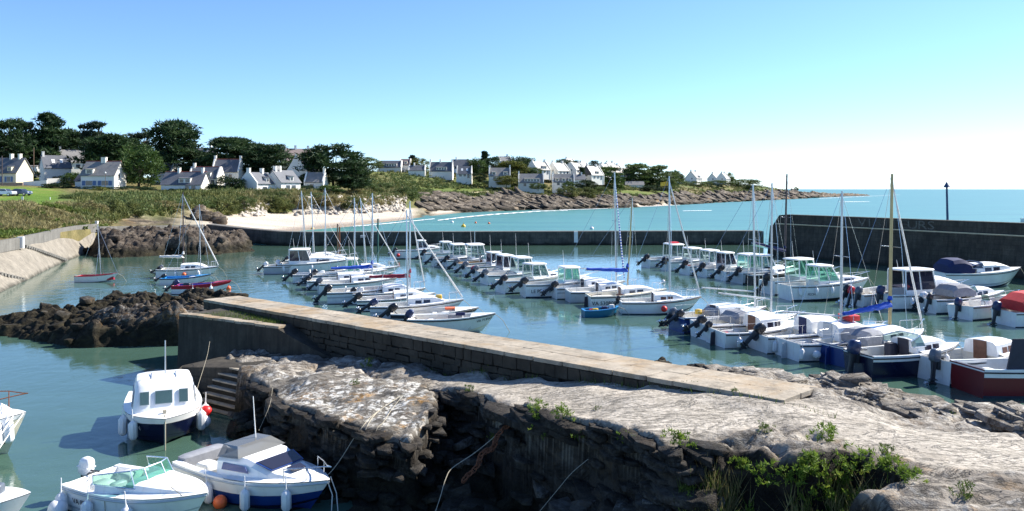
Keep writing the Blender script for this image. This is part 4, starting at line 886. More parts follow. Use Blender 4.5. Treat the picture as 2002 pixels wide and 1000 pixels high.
for nm, ca_, cb_, sc__ in (('flag_stripe', (.012, .012, .015), (.75, .75, .73), 5.0), ('jib_blue', (.015, .06, .40), (.75, .77, .80), 3.2)):
    t = NT(nm); w_ = t.n('TexWave', wave_type='BANDS', bands_direction='Z'); w_.inputs['Scale'].default_value = sc__ * .5; t.l(t.coord('Object'), w_.inputs['Vector']); M[nm] = t.done(t.ramp(w_.outputs['Color'], [(.48, ca_), (.52, cb_)]), .7)
BOATS = 'small boats moored in the harbour basin'
def boat(name, label, px, py, hd, L, B, F, kind, **o):
    """place a boat with its stern's waterline at photo pixel (px, py), heading hd degrees (0 = to the right, + = away)"""
    jr = random.Random(int(px * 13 + py * 3)); hd += jr.uniform(-4, 4); L *= jr.uniform(.95, 1.05); B *= jr.uniform(.95, 1.06); F *= jr.uniform(.93, 1.06)
    p = at(px, py, 0); cat = {'sail': 'sailboat', 'dinghy': 'dinghy'}.get(kind, 'motorboat')
    root = thing(name, label, o.get('cat', cat), (p.x, p.y, 0), R(hd), o.get('group', BOATS)); root.rotation_euler = (R(jr.uniform(-2, 2)), R(jr.uniform(-1.2, .6)), R(hd))
    h = Hull(L, B, F, o.get('sheer', .38), o.get('stern', .84), o.get('rake'), o.get('full', 2.2))
    sb = o.get('sb', {'open': .72, 'cuddy': .48, 'pilot': .42, 'sail': .42, 'dinghy': .90, 'console': .74}[kind])
    base_boat(root, h, o.get('hull', 'gel_white'), o.get('deck', 'gel_white'), o.get('inner', 'sole'), sb, o.get('stripe'), o.get('boot', 'antifoul'), o.get('rub', 'rubber' if kind != 'dinghy' else None), o.get('wd', .10))
    x = lambda s: h.P(s, 1, 1).x
    if kind == 'cuddy':
        cabin_trunk(root, h, sb - .02, .86, o.get('ch', .48), 'gel_white', .74, o.get('pane', 'pane_dark'), o.get('door', 'wood_brown'))
        if o.get('ws', True): wscreen(root, x(sb - .08), x(sb + .10), h.g(sb) * .78, h.g(sb) * .66, h.zg(sb) + o.get('ch', .48) * .55, .42, .22, o.get('wpane', 'pane'))
        deckbox(root, (x(.16), 0, .36), (.45, h.B*.7, .38), 'cover_white', 'seat')
    elif kind == 'pilot':
        s0, s1 = o.get('ps', (.36, .66)); zt = o.get('zt', 1.95)
        wheelhouse(root, x(s0), x(s1), h.B * .37, .16, o.get('zs', h.F + .30), zt, 'gel_white', o.get('roof', 'gel_white'), o.get('pane', 'pane'), o.get('rk', .32), .12, True, o.get('hood', 0.0))
        cabin_trunk(root, h, s1 - .02, .93, o.get('ch', .34), 'gel_white', .66, 'pane_dark', None, (.2, .6), .8, 1)
        deckbox(root, (x(.12), 0, .34), (.4, h.B*.7, .34), 'cover_white', 'seat')
        if o.get('ant', 1): antenna(root, Vector((x(s0) + .3, .2, zt + .1)), o.get('ant', 1) * random.uniform(.9, 1.5))
        pulpit(root, h, .70, .42)
    elif kind == 'sail':
        c1 = o.get('c1', .80); cabin_trunk(root, h, sb - .02, c1, o.get('ch', .42), o.get('cab', 'gel_white'), .68, o.get('pane', 'pane_dark'), o.get('door', 'cover_dark'))
        deckbox(root, (x(.2), h.B*.30, .42), (h.L*.28, .28, .28), 'gel_white', 'bench'); deckbox(root, (x(.2), -h.B*.30, .42), (h.L*.28, .28, .28), 'gel_white', 'bench')
        if o.get('pul', True): pulpit(root, h, .84, .45)
    elif kind == 'console':
        console(root, x(.42), .16); pulpit(root, h, .72, .32)
        deckbox(root, (x(.80), 0, h.zg(.8) + .08), (.7, .7, .16), 'cover_white', 'cushion')
    elif kind == 'open':
        thwarts(root, h, o.get('tw', (.22, .5)), h.F * .75, o.get('twm', 'gel_white')); deckbox(root, (x(.62), 0, .38), (.5, h.B*.5, .4), 'gel_white')
    elif kind == 'dinghy': thwarts(root, h, (.25, .55), h.F * .72, o.get('twm', 'wood_light'))
    for ob in o.get('ob', []): add_outboard(root, h, *ob)
    if 'mast' in o:
        mk = dict(o['mast']); top_, mx_ = mk.pop('top'), mk.pop('mx')
        ca, sa = math.cos(R(hd)), math.sin(R(hd)); best = min((abs(CX + FPX * (p.x + ca*q*L) / (p.y + sa*q*L) - mx_), q) for q in [.38 + .01*k for k in range(50)]); mk['s'] = best[1]
        dm_ = p.y + sa * mk['s'] * L; mk['height'] = CAM_H - (top_ - HY) / FPX * dm_ - h.zg(mk['s']) - .05; rig(root, h, **mk)
    rb = random.Random(int(px * 7 + py))
    if kind == 'sail' and o.get('life', True):              # lifelines on stanchions
        for side in (-1, 1):
            mb = MB(); SS_ = (.08, .30, .55, .78); T_ = [h.P(s, 1, side) + Vector((0, -side*.06, .42)) for s in SS_]; mb.tube(T_, .005, 4)
            for s, q in zip(SS_, T_): mb.tube([h.P(s, 1, side) + Vector((0, -side*.06, 0)), q], .009, 4)
            mb.build('lifeline', 'steel', root)
    for _ in range(rb.randint(1, 3)):                                  # gear left lying in the cockpit
        xx, yy = rb.uniform(.12, max(.2, sb - .1)) * L, rb.uniform(-.3, .3) * B; m_ = rb.choice(('red', 'yellow', 'orange', 'cover_navy', 'rubber', 'cover_grey', 'gel_skyblue')); deckbox(root, (xx, yy, .32), (rb.uniform(.2, .4), rb.uniform(.18, .3), rb.uniform(.2, .35)), m_, 'gear')
    mb = MB(); cx_ = rb.uniform(.10, .2) * L
    for a_ in range(2): mb.tube([(cx_ + (.16 + .03*a_)*math.cos(q), -.25*B + (.16 + .03*a_)*math.sin(q), .21 + .02*a_) for q in [k*math.pi/5 for k in range(11)]], .018, 4)
    mb.build('coiled_rope', rb.choice(('rope', 'rope_white', 'cover_blue')), root)
    if 'fend' in o: fenders(root, h, o['fend'])
    if 'fend2' in o: fenders(root, h, o['fend2'], 1)
    for tx in o.get('text', []): lettering(root, h, *tx)
    for bx_ in o.get('boxes', []): deckbox(root, *bx_)
    for cn in o.get('canopy', []): canopy(root, *cn)
    if 'buoy' in o:
        for s, m_ in o['buoy']: p_ = h.P(s, .7, -1); link('buoy', BALL[m_], root, (p_.x, p_.y - .22, p_.z), None, .85)
    if 'flag' in o:
        mt, zf, fm = o['flag']; mo = [c for c in root.children if c.name.startswith('mast')][0]; bx0 = h.P(mk['s'], 1, 1).x; zz0 = h.zg(mk['s']) + mk['height'] * zf; mb = MB(); rings = []
        for k in range(5): f = k / 4; rings.append([(bx0 - .08 - .45*f, .04*math.sin(f*7), zz0 - .06*f), (bx0 - .08 - .45*f, .04*math.sin(f*7 + .6), zz0 + .26 - .08*f)])
        mb.loft(rings, False); mb.build('flag', fm, mo, True)
    if 'rudder' in o: mb = MB(); mb.slab([(-.02, 0, -.5), (-.30, 0, -.5), (-.22, 0, h.F*.9), (-.02, 0, h.F*.9)], .05); mb.tube([(-.1, 0, h.F*.95), (.9, 0, h.F*1.1)], .02, 6); mb.build('rudder', o['rudder'], root, False)
    # a mooring line off the bow
    if o.get('line', True):
        b = h.P(1, 1, 1); mb = MB(); mb.tube([b + Vector((-.1, 0, 0)), b + Vector((.35, .05, -h.F*.55)), b + Vector((.75, .1, -b.z - .2))], .014, 5); mb.build('mooring_line', 'rope', root)
    return root, h
MB_, MG, MW, MN = 'motor_black', 'motor_grey', 'motor_white', 'motor_navy'
W_NAVY = [(.70, .80, 'gel_navy')]; W_BLUE = [(.68, .82, 'gel_blue')]; W_RED = [(.70, .80, 'gel_red')]; W_GREY = [(.72, .80, 'gel_grey')]
# ---- left: four boats off the reef
boat('rowing_boat', 'white rowing boat with red gunwale and thin mast alone near the sea wall', 152, 551, 3, 3.25, 1.45, .48, 'dinghy', deck='gel_red', inner='gel_red', sheer=.5, twm='wood_brown', mast=dict(mx=197, top=440, mat='alu', r=.03, spreader=False, rake=.25), rudder='wood_brown')
boat('sailboat', 'white sailboat with white sail cover and orange buoy left of the others', 312, 543, 4, 4.9, 1.9, .72, 'sail', ob=[(MG, 35, .8, .3), (MB_, 60, .8, -.3)], mast=dict(mx=359, top=376, mat='mast_dark', r=.06, boom=(2.0, .9, .0), cover='cover_white', jib='cover_white'), fend=(.35, .72), buoy=[(.5, 'orange')])
boat('blue_boat', 'white open boat with sky blue gunwale behind the red one', 318, 556, 2, 3.95, 1.55, .50, 'open', deck='gel_skyblue', inner='gel_skyblue', boot='gel_navy', rub='gel_navy', sheer=.55, ob=[(MB_, 60, .8)], mast=dict(mx=392, top=400, mat='alu', r=.035, spreader=False))
boat('red_boat', 'white hull with broad red gunwale and blue inside next to rock outcrop', 342, 574, 4, 4.0, 1.65, .55, 'open', deck='gel_red', inner='sole_blue', stripe=[(.78, .99, 'gel_red')], rub='gel_red', sheer=.62, ob=[(MN, 50, .95), ], fend=(.4, .7), boxes=[((.9, 0, .5), (.5, .5, .5), 'motor_black')])
# ---- left row, far to near
boat('motorboat', 'small grey hulled open boat farthest left in its row', 518, 535, 12, 4.6, 1.9, .62, 'open', hull='gel_grey', ob=[(MW, 45, .9)], stripe=W_GREY)
boat('cabin_cruiser', 'white cabin cruiser with raised roof and purple tinted windows', 546, 534, 8, 6.4, 2.4, .85, 'pilot', ps=(.16, .46), zt=2.05, pane='pane_dark', ob=[(MW, 10, .9)], fend=(.1, .5), ch=.55)
boat('motorboat', 'white open boat with pale green inside and black outboard', 574, 553, 14, 5.0, 2.0, .66, 'console', inner='gel_grey', ob=[(MB_, 48, 1.1)])
boat('motorboat', 'white boat with a rounded wheelhouse and greenish windscreen', 612, 556, 16, 5.6, 2.2, .72, 'pilot', ps=(.44, .62), zt=1.9, pane='pane_green', ob=[(MB_, 50, 1.1)])
boat('sailboat', 'sailboat with long blue sail cover in the left row', 622, 574, 16, 5.6, 2.1, .72, 'sail', ob=[(MG, 48, 1.0)], mast=dict(mx=727, top=378, mat='alu', r=.055, boom=(3.0, .85, -.05), cover='cover_blue'))
boat('sailboat', 'white sailboat whose mast is second of the tall trio', 600, 566, 14, 5.4, 2.0, .70, 'sail', ob=[(MB_, 55, .9)], mast=dict(mx=694, top=388, mat='alu', r=.05), pul=True)
boat('motorboat', 'white open boat with helm console and black tilted outboard', 640, 592, 14, 5.0, 2.1, .72, 'console', hull='gel_white', stripe=W_GREY, ob=[(MB_, 42, 1.15, -.2)])
boat('motorboat', 'white cuddy boat with small dark windows in the left row', 698, 606, 10, 4.7, 2.0, .66, 'cuddy', stripe=W_NAVY, ob=[(MB_, 52, 1.05)], ws=False, ch=.35)
boat('sailboat', 'sailboat with crimson sail cover in the left row', 690, 593, 13, 5.0, 2.0, .66, 'sail', ob=[(MB_, 40, .9)], mast=dict(mx=802, top=394, mat='alu', r=.055, boom=(2.7, .8, -.02), cover='cover_crimson', jib='cover_white', spreader=True))
boat('sailboat', 'sailboat with white furled jib and yellow buoy on the foredeck', 727, 623, 6, 5.2, 2.0, .70, 'sail', ob=[(MN, 55, 1.05)], mast=dict(mx=797, top=412, mat='alu', r=.05, jib='cover_white'), stripe=W_GREY, boxes=[((3.9, -.1, 1.15), (.35, .3, .3), 'yellow', 'float')], door='wood_brown')
boat('motorboat', 'white boat with navy gunwale band and orange mat before the nearest one', 764, 633, 6, 5.0, 2.0, .66, 'open', stripe=[(.80, .92, 'gel_navy')], hull='gel_grey', ob=[(MB_, 50, 1.15)], boxes=[((3.3, 0, .82), (.6, .5, .10), 'orange', 'mat')], text=[('VA 36147', .14, .62, .36)])
boat('motorboat', 'nearest boat of the left row, white open hull with lettered bow', 802, 648, -2, 4.5, 1.9, .70, 'open', sheer=.32, ob=[(MN, 30, 1.0)], text=[('VA 713547', .90, .78, .20)], stripe=None, boot='gel_cream', boxes=[((2.4, .2, .72), (.8, .6, .3), 'cover_grey', 'tarpaulin'), ((2.7, -.1, .9), (.5, .15, .15), 'cover_navy', 'bundle')])
# sailboats further back in the left row, mostly masts
boat('sailboat', 'white sailboat with leftmost tall mast behind the cabin cruiser', 560, 522, 10, 5.2, 2.0, .7, 'sail', mast=dict(mx=592, top=374, mat='alu', r=.05, rake=.35), ob=[(MB_, 50, .9)])
boat('sailboat', 'white sailboat with pale mast right of the leftmost tall mast', 575, 519, 10, 5.0, 2.0, .7, 'sail', mast=dict(mx=605, top=376, mat='alu', r=.05, rake=.2))
boat('sailboat', 'white sailboat with short spreader on its mast near beach view', 596, 528, 12, 5.2, 2.0, .7, 'sail', mast=dict(mx=633, top=368, mat='alu', r=.05))
boat('sailboat', 'white sailboat with leaning mast and striped pennant in left row', 655, 545, 12, 5.2, 2.0, .7, 'sail', flag=('mast', .45, 'flag_stripe'), mast=dict(mx=717, top=388, mat='alu', r=.05, rake=.5, jib='cover_white'), ob=[(MG, 50, .9)])
# ---- middle row
boat('motorboat', 'white cabin boat with grey stern farthest left of the middle row', 772, 506, 12, 5.6, 2.2, .80, 'pilot', ps=(.44, .64), zt=1.85, pane='pane_dark', ob=[(MB_, 48, .9)], buoy=[(.05, 'red')], ant=0)
boat('motorboat', 'white cabin boat with raked windscreen, second of the middle row', 828, 512, 16, 6.0, 2.3, .85, 'pilot', ps=(.30, .56), zt=1.95, rk=.7, pane='pane', ob=[(MB_, 45, 1.1)])
boat('motorboat', 'white boat with flat roof and grey outboard, third of the middle row', 846, 521, 18, 5.6, 2.2, .78, 'pilot', ps=(.34, .60), zt=2.05, rk=.15, pane='pane', ob=[(MG, 45, 1.1)])
boat('motorboat', 'white boat with flat overhanging roof, fourth of the middle row', 872, 524, 18, 5.8, 2.2, .78, 'pilot', ps=(.40, .66), zt=2.1, rk=.2, hood=.2, pane='pane', ob=[(MB_, 50, 1.1)])
boat('motorboat', 'white boat with red hull stripe and windscreen, fifth of middle row', 892, 531, 18, 5.2, 2.1, .74, 'cuddy', stripe=W_RED, ob=[(MG, 50, 1.1)], inner='wood_light')
boat('motorboat', 'white boat with dark cabin windows and red cushion, sixth of middle row', 908, 539, 19, 5.4, 2.1, .76, 'pilot', ps=(.42, .64), zt=1.9, pane='pane_dark', ob=[(MG, 50, 1.15)], boxes=[((1.6, 0, .5), (.5, .9, .4), 'red', 'cushion')])
boat('motorboat', 'white boat with red and grey outboards, seventh of the middle row', 928, 548, 20, 5.4, 2.1, .76, 'pilot', ps=(.42, .66), zt=1.95, pane='pane_dark', ob=[('motor_red', 35, .9, .35), (MG, 50, 1.1)])
boat('motorboat', 'white boat with rounded roof and aerial, eighth of middle row', 946, 556, 20, 5.6, 2.2, .78, 'pilot', ps=(.44, .70), zt=2.0, pane='pane', ob=[(MG, 52, 1.15)], ant=1.6)
boat('motorboat', 'white cabin boat with a plain pale stern, ninth of middle row', 978, 573, 24, 5.6, 2.2, .82, 'pilot', ps=(.40, .66), zt=1.95, pane='pane', ob=[(MB_, 54, 1.2, -.35)], boot='gel_navy')
boat('fishing_boat', 'white boat with lettered hull side and square wheelhouse in middle row', 1022, 580, 14, 5.4, 2.2, .80, 'pilot', ps=(.50, .72), zt=1.95, rk=.12, pane='pane_green', ob=[(MB_, 54, 1.2, .1)], boot='gel_navy', text=[('LE PENVINS', .22, .70, .34)], ant=1.2)
boat('sailboat', 'white sailboat with blue and white striped furled jib', 1082, 583, 16, 5.4, 2.1, .74, 'sail', ob=[(MB_, 50, 1.1)], stripe=W_GREY, mast=dict(mx=1213, top=338, mat='alu', r=.06, boom=(2.6, .9, .1), jib='jib_blue'))
boat('sailboat', 'pale grey sided sailboat with blue sail bundled along its boom', 1110, 590, 14, 5.2, 2.0, .74, 'sail', hull='gel_grey', mast=dict(mx=1226, top=384, mat='alu_gold', r=.05, boom=(2.9, 1.0, .15), cover='cover_blue', rake=-.3))
boat('sailing_dinghy', 'cream open sailing boat with lettered hull and dark tiller', 1150, 599, 10, 5.2, 2.1, .66, 'sail', hull='gel_white', inner='gel_cream', deck='gel_cream', stripe=None, rub='rubber', text=[('VA 530808', .16, .66, .34)], ob=[], rudder='cover_dark', c1=.86, ch=.40, door='wood_brown', cat='sailboat', boxes=[((1.9, -.75, .66), (.5, .2, .3), 'wood_brown')])
boat('sailboat', 'white sailboat with dark hatch, brown gunwale and red buoy alongside', 1212, 611, 3, 4.9, 2.0, .66, 'sail', rub='wood_brown', sheer=.42, stripe=None, ob=[(MB_, 20, .7, .3)], c1=.78, ch=.42, flag=('mast', .93, 'yellow'), mast=dict(mx=1310, top=345, mat='alu', r=.05, jib='cover_white'), buoy=[(.50, 'red')], door='cover_dark', pane='wood_brown', cat='sailboat')
boat('dinghy', 'small blue green dinghy tied behind the white sailboat', 1140, 619, 5, 2.3, 1.2, .36, 'dinghy', hull='gel_teal', deck='gel_skyblue', inner='gel_teal', boot=None, twm='gel_teal', full=4, boxes=[((1.75, 0, .45), (.3, .2, .35), 'cover_white', 'can')])
# ---- right row at the back
R_ = dict(boot='antifoul')
boat('motorboat', 'white boat with red ring on wheelhouse roof, leftmost of right row', 1262, 523, 18, 6.0, 2.3, .80, 'pilot', ps=(.38, .62), zt=2.15, rk=.1, ob=[(MB_, 50, 1.2), ], boxes=[((3.0, 0, 2.32), (.9, .7, .14), 'red', 'life_ring')])
boat('motorboat', 'white boat with two black outboards beside the red ring boat', 1300, 529, 20, 5.8, 2.2, .76, 'pilot', ps=(.40, .66), zt=1.95, ob=[(MB_, 50, 1.0, .3), (MB_, 45, .9, -.3)], pane='pane')
boat('motorboat', 'white boat with red can in its stern, third of the right row', 1338, 537, 20, 5.4, 2.2, .76, 'pilot', ps=(.36, .58), zt=2.0, rk=.2, ob=[(MB_, 48, 1.2)], boxes=[((.5, 0, .72), (.25, .25, .2), 'red', 'can')])
boat('motorboat', 'white boat with dark side window, fourth of the right row', 1372, 542, 20, 5.2, 2.1, .74, 'pilot', ps=(.34, .56), zt=1.95, pane='pane_dark', ob=[(MB_, 48, 1.2)])
boat('motorboat', 'white boat with green tinted windscreen, fifth of the right row', 1408, 548, 20, 5.6, 2.2, .76, 'pilot', ps=(.36, .64), zt=2.0, pane='pane_green', ob=[(MB_, 48, 1.2)])
boat('motorboat', 'white boat with tall clear windows before the blue cover', 1440, 554, 20, 5.6, 2.2, .78, 'pilot', ps=(.34, .60), zt=2.1, rk=.4, pane='pane', ob=[(MB_, 50, 1.15, -.2)], hull='gel_grey')
boat('sailboat', 'dark hulled boat with navy boom cover and brown mast', 1456, 556, 22, 5.8, 2.2, .80, 'sail', hull='gel_black', mast=dict(mx=1533, top=340, mat='mast_dark', r=.08, boom=(3.4, 1.5, .75), cover='cover_navy'), fend=(.15, .3), ob=[])
boat('motorboat', 'tall wheelhouse boat with long hooded roof left of the fendered one', 1500, 575, 20, 6.2, 2.4, .92, 'pilot', ps=(.34, .62), zt=2.35, rk=.5, pane='pane_green', ob=[(MB_, 35, 1.3)], hood=.2)
boat('motorboat', 'long white cabin boat with fenders along its dark waterline', 1535, 586, 10, 6.4, 2.4, .92, 'pilot', ps=(.32, .58), zt=2.2, rk=.6, pane='pane_green', fend=(.08, .26, .44, .68), boot='gel_black', ob=[], text=[('PECHE', .22, .66, .22)], boxes=[], ch=.42)
boat('motorboat', 'white open boat with red and black outboards before the wheelhouse boat', 1668, 598, 24, 5.2, 2.1, .74, 'open', ob=[(MB_, 30, 1.2, .45), ('motor_red', 15, 1.1, .05), (MG, 20, 1.2, -.5)])
boat('fishing_boat', 'white wheelhouse boat with dark tinted windows before the cruiser', 1726, 603, 12, 6.4, 2.5, .90, 'pilot', ps=(.16, .52), zt=2.35, rk=.2, pane='pane_dark', ob=[(MN, 15, 1.25)], fend=(.18, ), rub='gel_navy', text=[('AD 6547', .34, .72, .3)], ch=.9, ant=.4)
boat('cabin_cruiser', 'white motor cruiser with navy canopy moored against the tall quay', 1832, 560, 4, 6.6, 2.5, 1.05, 'cuddy', sb=.40, stripe=[(.52, .58, 'gel_grey')], ch=.62, door='cover_navy', wpane='pane_dark', canopy=[(.3, 2.5, 1.02, 1.1, 1.1, 'cover_navy')], boxes=[], group='boats moored against the quay', full=2.8)
boat('motorboat', 'white boat with grey folded canopy and windscreen below the cruiser', 1812, 611, 16, 5.4, 2.2, .78, 'cuddy', ob=[(MW, 45, 1.0, .3), (MB_, 20, .9, -.4)], canopy=[(1.2, 2.9, .9, .95, .75, 'cover_grey')], door='cover_dark')
boat('motorboat', 'white open boat with steering console and navy outboard near right edge', 1878, 624, 20, 5.0, 2.1, .76, 'console', ob=[(MN, 15, 1.1)])
boat('motorboat', 'white boat under a red tarpaulin cut by the right edge', 1962, 636, 14, 5.2, 2.2, .80, 'open', hull='gel_white', ob=[(MN, 10, 1.15, .3)], canopy=[(.5, 3.6, .95, .82, 1.0, 'cover_red')])
# ---- front right row
boat('sailboat', 'blue sterned sailboat with two outboards, leftmost of the front row', 1322, 648, 16, 5.6, 2.2, .74, 'sail', hull='gel_blue', ob=[(MG, 45, 1.0, .45), (MB_, 55, 1.0, -.2)], mast=dict(mx=1480, top=362, mat='alu', r=.06, boom=(3.2, .85, .35)), boxes=[((1.6, .5, .9), (.3, .3, .25), 'yellow', 'float')], deck='gel_white', canopy=[(1.9, 2.9, .7, .75, .45, 'cover_grey')])
boat('sailboat', 'white sailboat with grey hood beside the blue sterned one', 1366, 662, 18, 5.6, 2.2, .74, 'sail', ob=[(MB_, 60, 1.05)], canopy=[(1.6, 2.9, .80, .75, .60, 'cover_grey')], mast=dict(mx=1508, top=358, mat='alu', r=.055, boom=(3.0, .9, .4)))
boat('sailboat', 'white sailboat with brown door and open cream cockpit', 1398, 675, 14, 5.2, 2.2, .74, 'sail', inner='gel_cream', ob=[(MB_, 45, .8, .7)], fend=(.12,), rudder='cover_dark', door='wood_brown', ch=.55)
boat('motorboat', 'white cuddy boat with navy door in the front row', 1482, 686, 14, 5.0, 2.1, .74, 'cuddy', ob=[(MB_, 45, 1.2)], door='cover_navy', fend=(.05,), ch=.62, ws=False)
boat('sailboat', 'white sailboat with red locker on its cabin top', 1538, 700, 16, 5.2, 2.3, .78, 'sail', door='gel_grey', ch=.68, boxes=[((3.2, .0, 1.72), (.62, .9, .24), 'red', 'locker')], fend=(.0,), mast=dict(mx=1643, top=373, mat='alu', r=.06, boom=(3.0, .9, .3)), buoy=[(.12, 'fender')], ob=[], rudder='gel_grey')
boat('sailboat', 'blue hulled sailboat with blue sail cover and grey hood', 1622, 712, 22, 5.8, 2.3, .80, 'sail', hull='gel_blue', ob=[], rudder='gel_blue', canopy=[(1.3, 3.0, .85, .8, .62, 'cover_grey')], mast=dict(mx=1738, top=340, mat='alu_gold', r=.075, boom=(2.9, 1.3, -.25), cover='cover_blue', jib='cover_white'), ch=.5)
boat('speedboat', 'white topped speedboat with navy hull and big dark outboard', 1678, 734, 18, 5.2, 2.2, .84, 'cuddy', hull='gel_navy', sb=.46, ch=.45, door='cover_dark', ob=[(MN, 8, 1.3)], text=[('RS 215', .52, .72, .26, 'letter_white')], fend=(.72,), deck='gel_white', stripe=[(.86, 1.0, 'gel_white')], sheer=.28, boxes=[((1.9, .4, .8), (.4, .4, .7), 'cover_dark', 'seat')])
boat('motorboat', 'white boat with brown hatch and grey boxy outboard at front right', 1822, 746, 18, 5.0, 2.2, .84, 'cuddy', sb=.52, ch=.5, ws=False, door='wood_brown', ob=[(MG, 5, 1.12, -.35)], stripe=W_GREY, pane='wood_brown', fend=(.78,))
boat('fishing_boat', 'dark red hulled boat with a tall black panel at the right edge', 1890, 768, 4, 6.0, 2.4, .95, 'open', hull='gel_darkred', stripe=[(.84, 1.0, 'gel_white')], inner='gel_grey', sheer=.3, boxes=[], ob=[], cat='fishing boat')
mbp = at(1955, 742, .9)
pn = [o for o in bpy.data.objects if o.get('label', '').startswith('dark red hulled')][0]
mb = MB(); mb.slab([(.80, -1.0, .85), (2.6, -1.0, .85), (2.6, -.92, 2.1), (1.15, -.92, 2.1)], .07); mb.build('panel', 'cover_dark', pn, False)
boat('motorboat', 'small white boat afloat beyond the tall quay at the right edge', 2000, 434.5, 4, 5, 2, .8, 'open', group='boats out at sea', line=False)

# ================================================================== FOREGROUND BOATS
# dark blue pilot boat, bow towards us
p = at(322, 872, 0); hd = -66; L = 4.7
d_ = Vector((math.cos(R(hd)), math.sin(R(hd)), 0)); s0 = p - d_ * (L - .55)
pb = thing('cabin_boat', 'dark blue hulled boat with white cabin, bow towards the viewer by the steps', 'motorboat', (s0.x, s0.y, 0), R(hd), 'boats moored in the near basin')
h = Hull(L, 2.25, .70, .30, .90, .62, 3.0); base_boat(pb, h, 'gel_navy', 'gel_white', 'sole', .36, [(.84, 1.0, 'gel_white')], 'gel_navy', None, .12)
mb = MB(); rings = []                                                  # moulded cabin with rounded corners
for z_, x0, x1, w in ((.62, 1.55, 3.62, .90), (.85, 1.55, 3.56, .89), (1.55, 1.60, 3.22, .82), (1.68, 1.66, 3.06, .76), (1.735, 1.85, 2.85, .58)):
    rings.append(superring((x0 + x1)/2, 0, z_, (x1 - x0)/2, w, 32, .28))
mb.loft(rings); cb = mb.build('cabin', 'gel_white', pb, True, 40)
def pane_on(root, pts, mat='pane_dark', frame='gel_grey'):
    c = sum((Vector(q) for q in pts), Vector())/4; n = (Vector(pts[1]) - Vector(pts[0])).cross(Vector(pts[2]) - Vector(pts[0])).normalized()
    mb = MB(); mb.slab([c + (Vector(q) - c) * 1.08 + n*.004 for q in pts], .022); f = mb.build('window', frame, root, False); mb = MB(); mb.slab([Vector(q) + n*.018 for q in pts], .014); mb.build('pane', mat, f, False)
def fx(z_): return np.interp(z_, [.62, .85, 1.55], [3.62, 3.56, 3.22])
def fw(z_): return np.interp(z_, [.62, .85, 1.55], [.90, .89, .82])
for y0, y1 in ((-.24, .22), (.42, .66), (-.66, -.42)): pane_on(cb, [(fx(1.08) + .02, y0, 1.08), (fx(1.08) + .02, y1, 1.08), (fx(1.42) + .02, y1, 1.42), (fx(1.42) + .02, y0, 1.42)], 'pane')
for side in (-1, 1):
    for xa, xb in ((1.85, 2.45), (2.6, 3.15)):
        q = [(xa, side*(fw(1.0) + .008), 1.0), (xb + .05, side*(fw(1.0) + .008), 1.0), (xb - .1, side*(fw(1.45) + .008), 1.45), (xa + .05, side*(fw(1.45) + .008), 1.45)]; pane_on(cb, q if side < 0 else q[::-1])
mb = MB(); mb.tube([(2.3, .05, 1.74), (2.2, .05, 2.75)], [.022, .018], 6); mb.build('mast', 'alu', pb)
for y in (-.35, .35): mb = MB(); mb.tube([(2.9, y, 1.74), (2.3, y, 1.78)], .016, 6); mb.build('roof_rail', 'steel', cb)
mb = MB(); mb.box((4.1, 0, .98), (.14, .10, .12)); mb.tube([(4.45, 0, .98), (4.62, 0, .85), (4.66, 0, .3), (4.55, 0, -.4)], .022, 6); mb.build('mooring_line', 'rope', pb)
mb = MB(); pts = [h.P(s, 1, 1) + Vector((0, -.08, .03 + .22*math.sin(k*1.1)**2)) for k, s in enumerate((.42, .46, .5, .54, .58, .62))]; mb.tube(pts, .02, 5); mb.build('coiled_rope', 'rope_white', pb)
fenders(pb, h, (.62, .80), -1, 'fender', 1.15, .12); fenders(pb, h, (.70, .50), 1, 'fender', 1.25, .10)
for s, m_, dz in ((.62, 'red', .25), (.66, 'fender', -.02)): q = h.P(s, .8, 1); link('buoy', BALL[m_], pb, (q.x, q.y + .22, .32 + dz), None, .8)
lettering(pb, h, 'V', .8, .7, .22, 'letter_white')
# white speedboat, lower left
sp = at(196, 980, .0); sw2 = thing('speedboat', 'white speedboat with green windscreen and white outboard in the lower left', 'speedboat', (sp.x - .30, sp.y + .15, 0), R(-25), 'boats moored in the near basin'); sw2.scale = (.9, .9, .9)
h = Hull(4.2, 2.0, .62, .30, .88, .55, 2.6); base_boat(sw2, h, 'gel_white', 'gel_white', 'gel_white', .50, [(.55, .60, 'gel_grey')], 'antifoul', 'gel_grey', .16)
cabin_trunk(sw2, h, .50, .95, .26, 'gel_white', .72, 'pane_dark', None, (.3, .6), .85, 0)
wscreen(sw2, h.L*.28, h.L*.60, .86, .62, h.zg(.5) + .16, .40, .22, 'pane_green', 'steel')
mb = MB(); rings = []                                                  # raised coaming under the screen
for f in range(9):
    a = math.pi * (f/8 - .5); x = h.L*.30 + math.cos(a) * h.L*.30; y = math.sin(a) * .86; rings.append([Vector((x + .05*math.cos(a), y*1.03, h.zg(.5) + .0)), Vector((x, y, h.zg(.5) + .17)), Vector((x - .10*math.cos(a), y*.92, h.zg(.5) + .17)), Vector((x - .10*math.cos(a), y*.92, .2))])
mb.loft(rings, False); mb.build('coaming', 'gel_white', sw2, True, 50)
add_outboard(sw2, h, MW, 4, 1.05)
deckbox(sw2, (1.0, -.42, .50), (.5, .5, .5), 'cover_white', 'seat'); deckbox(sw2, (1.0, .42, .50), (.5, .5, .5), 'cover_white', 'seat'); deckbox(sw2, (1.6, -.45, .72), (.22, .4, .25), 'gel_grey', 'dashboard')
fenders(sw2, h, (.05, .30, .62), -1, 'fender', 1.3, .12); q = h.P(.1, .6, -1); link('buoy', BALL['fender'], sw2, (q.x - .15, q.y - .3, .18), None, 1.1)
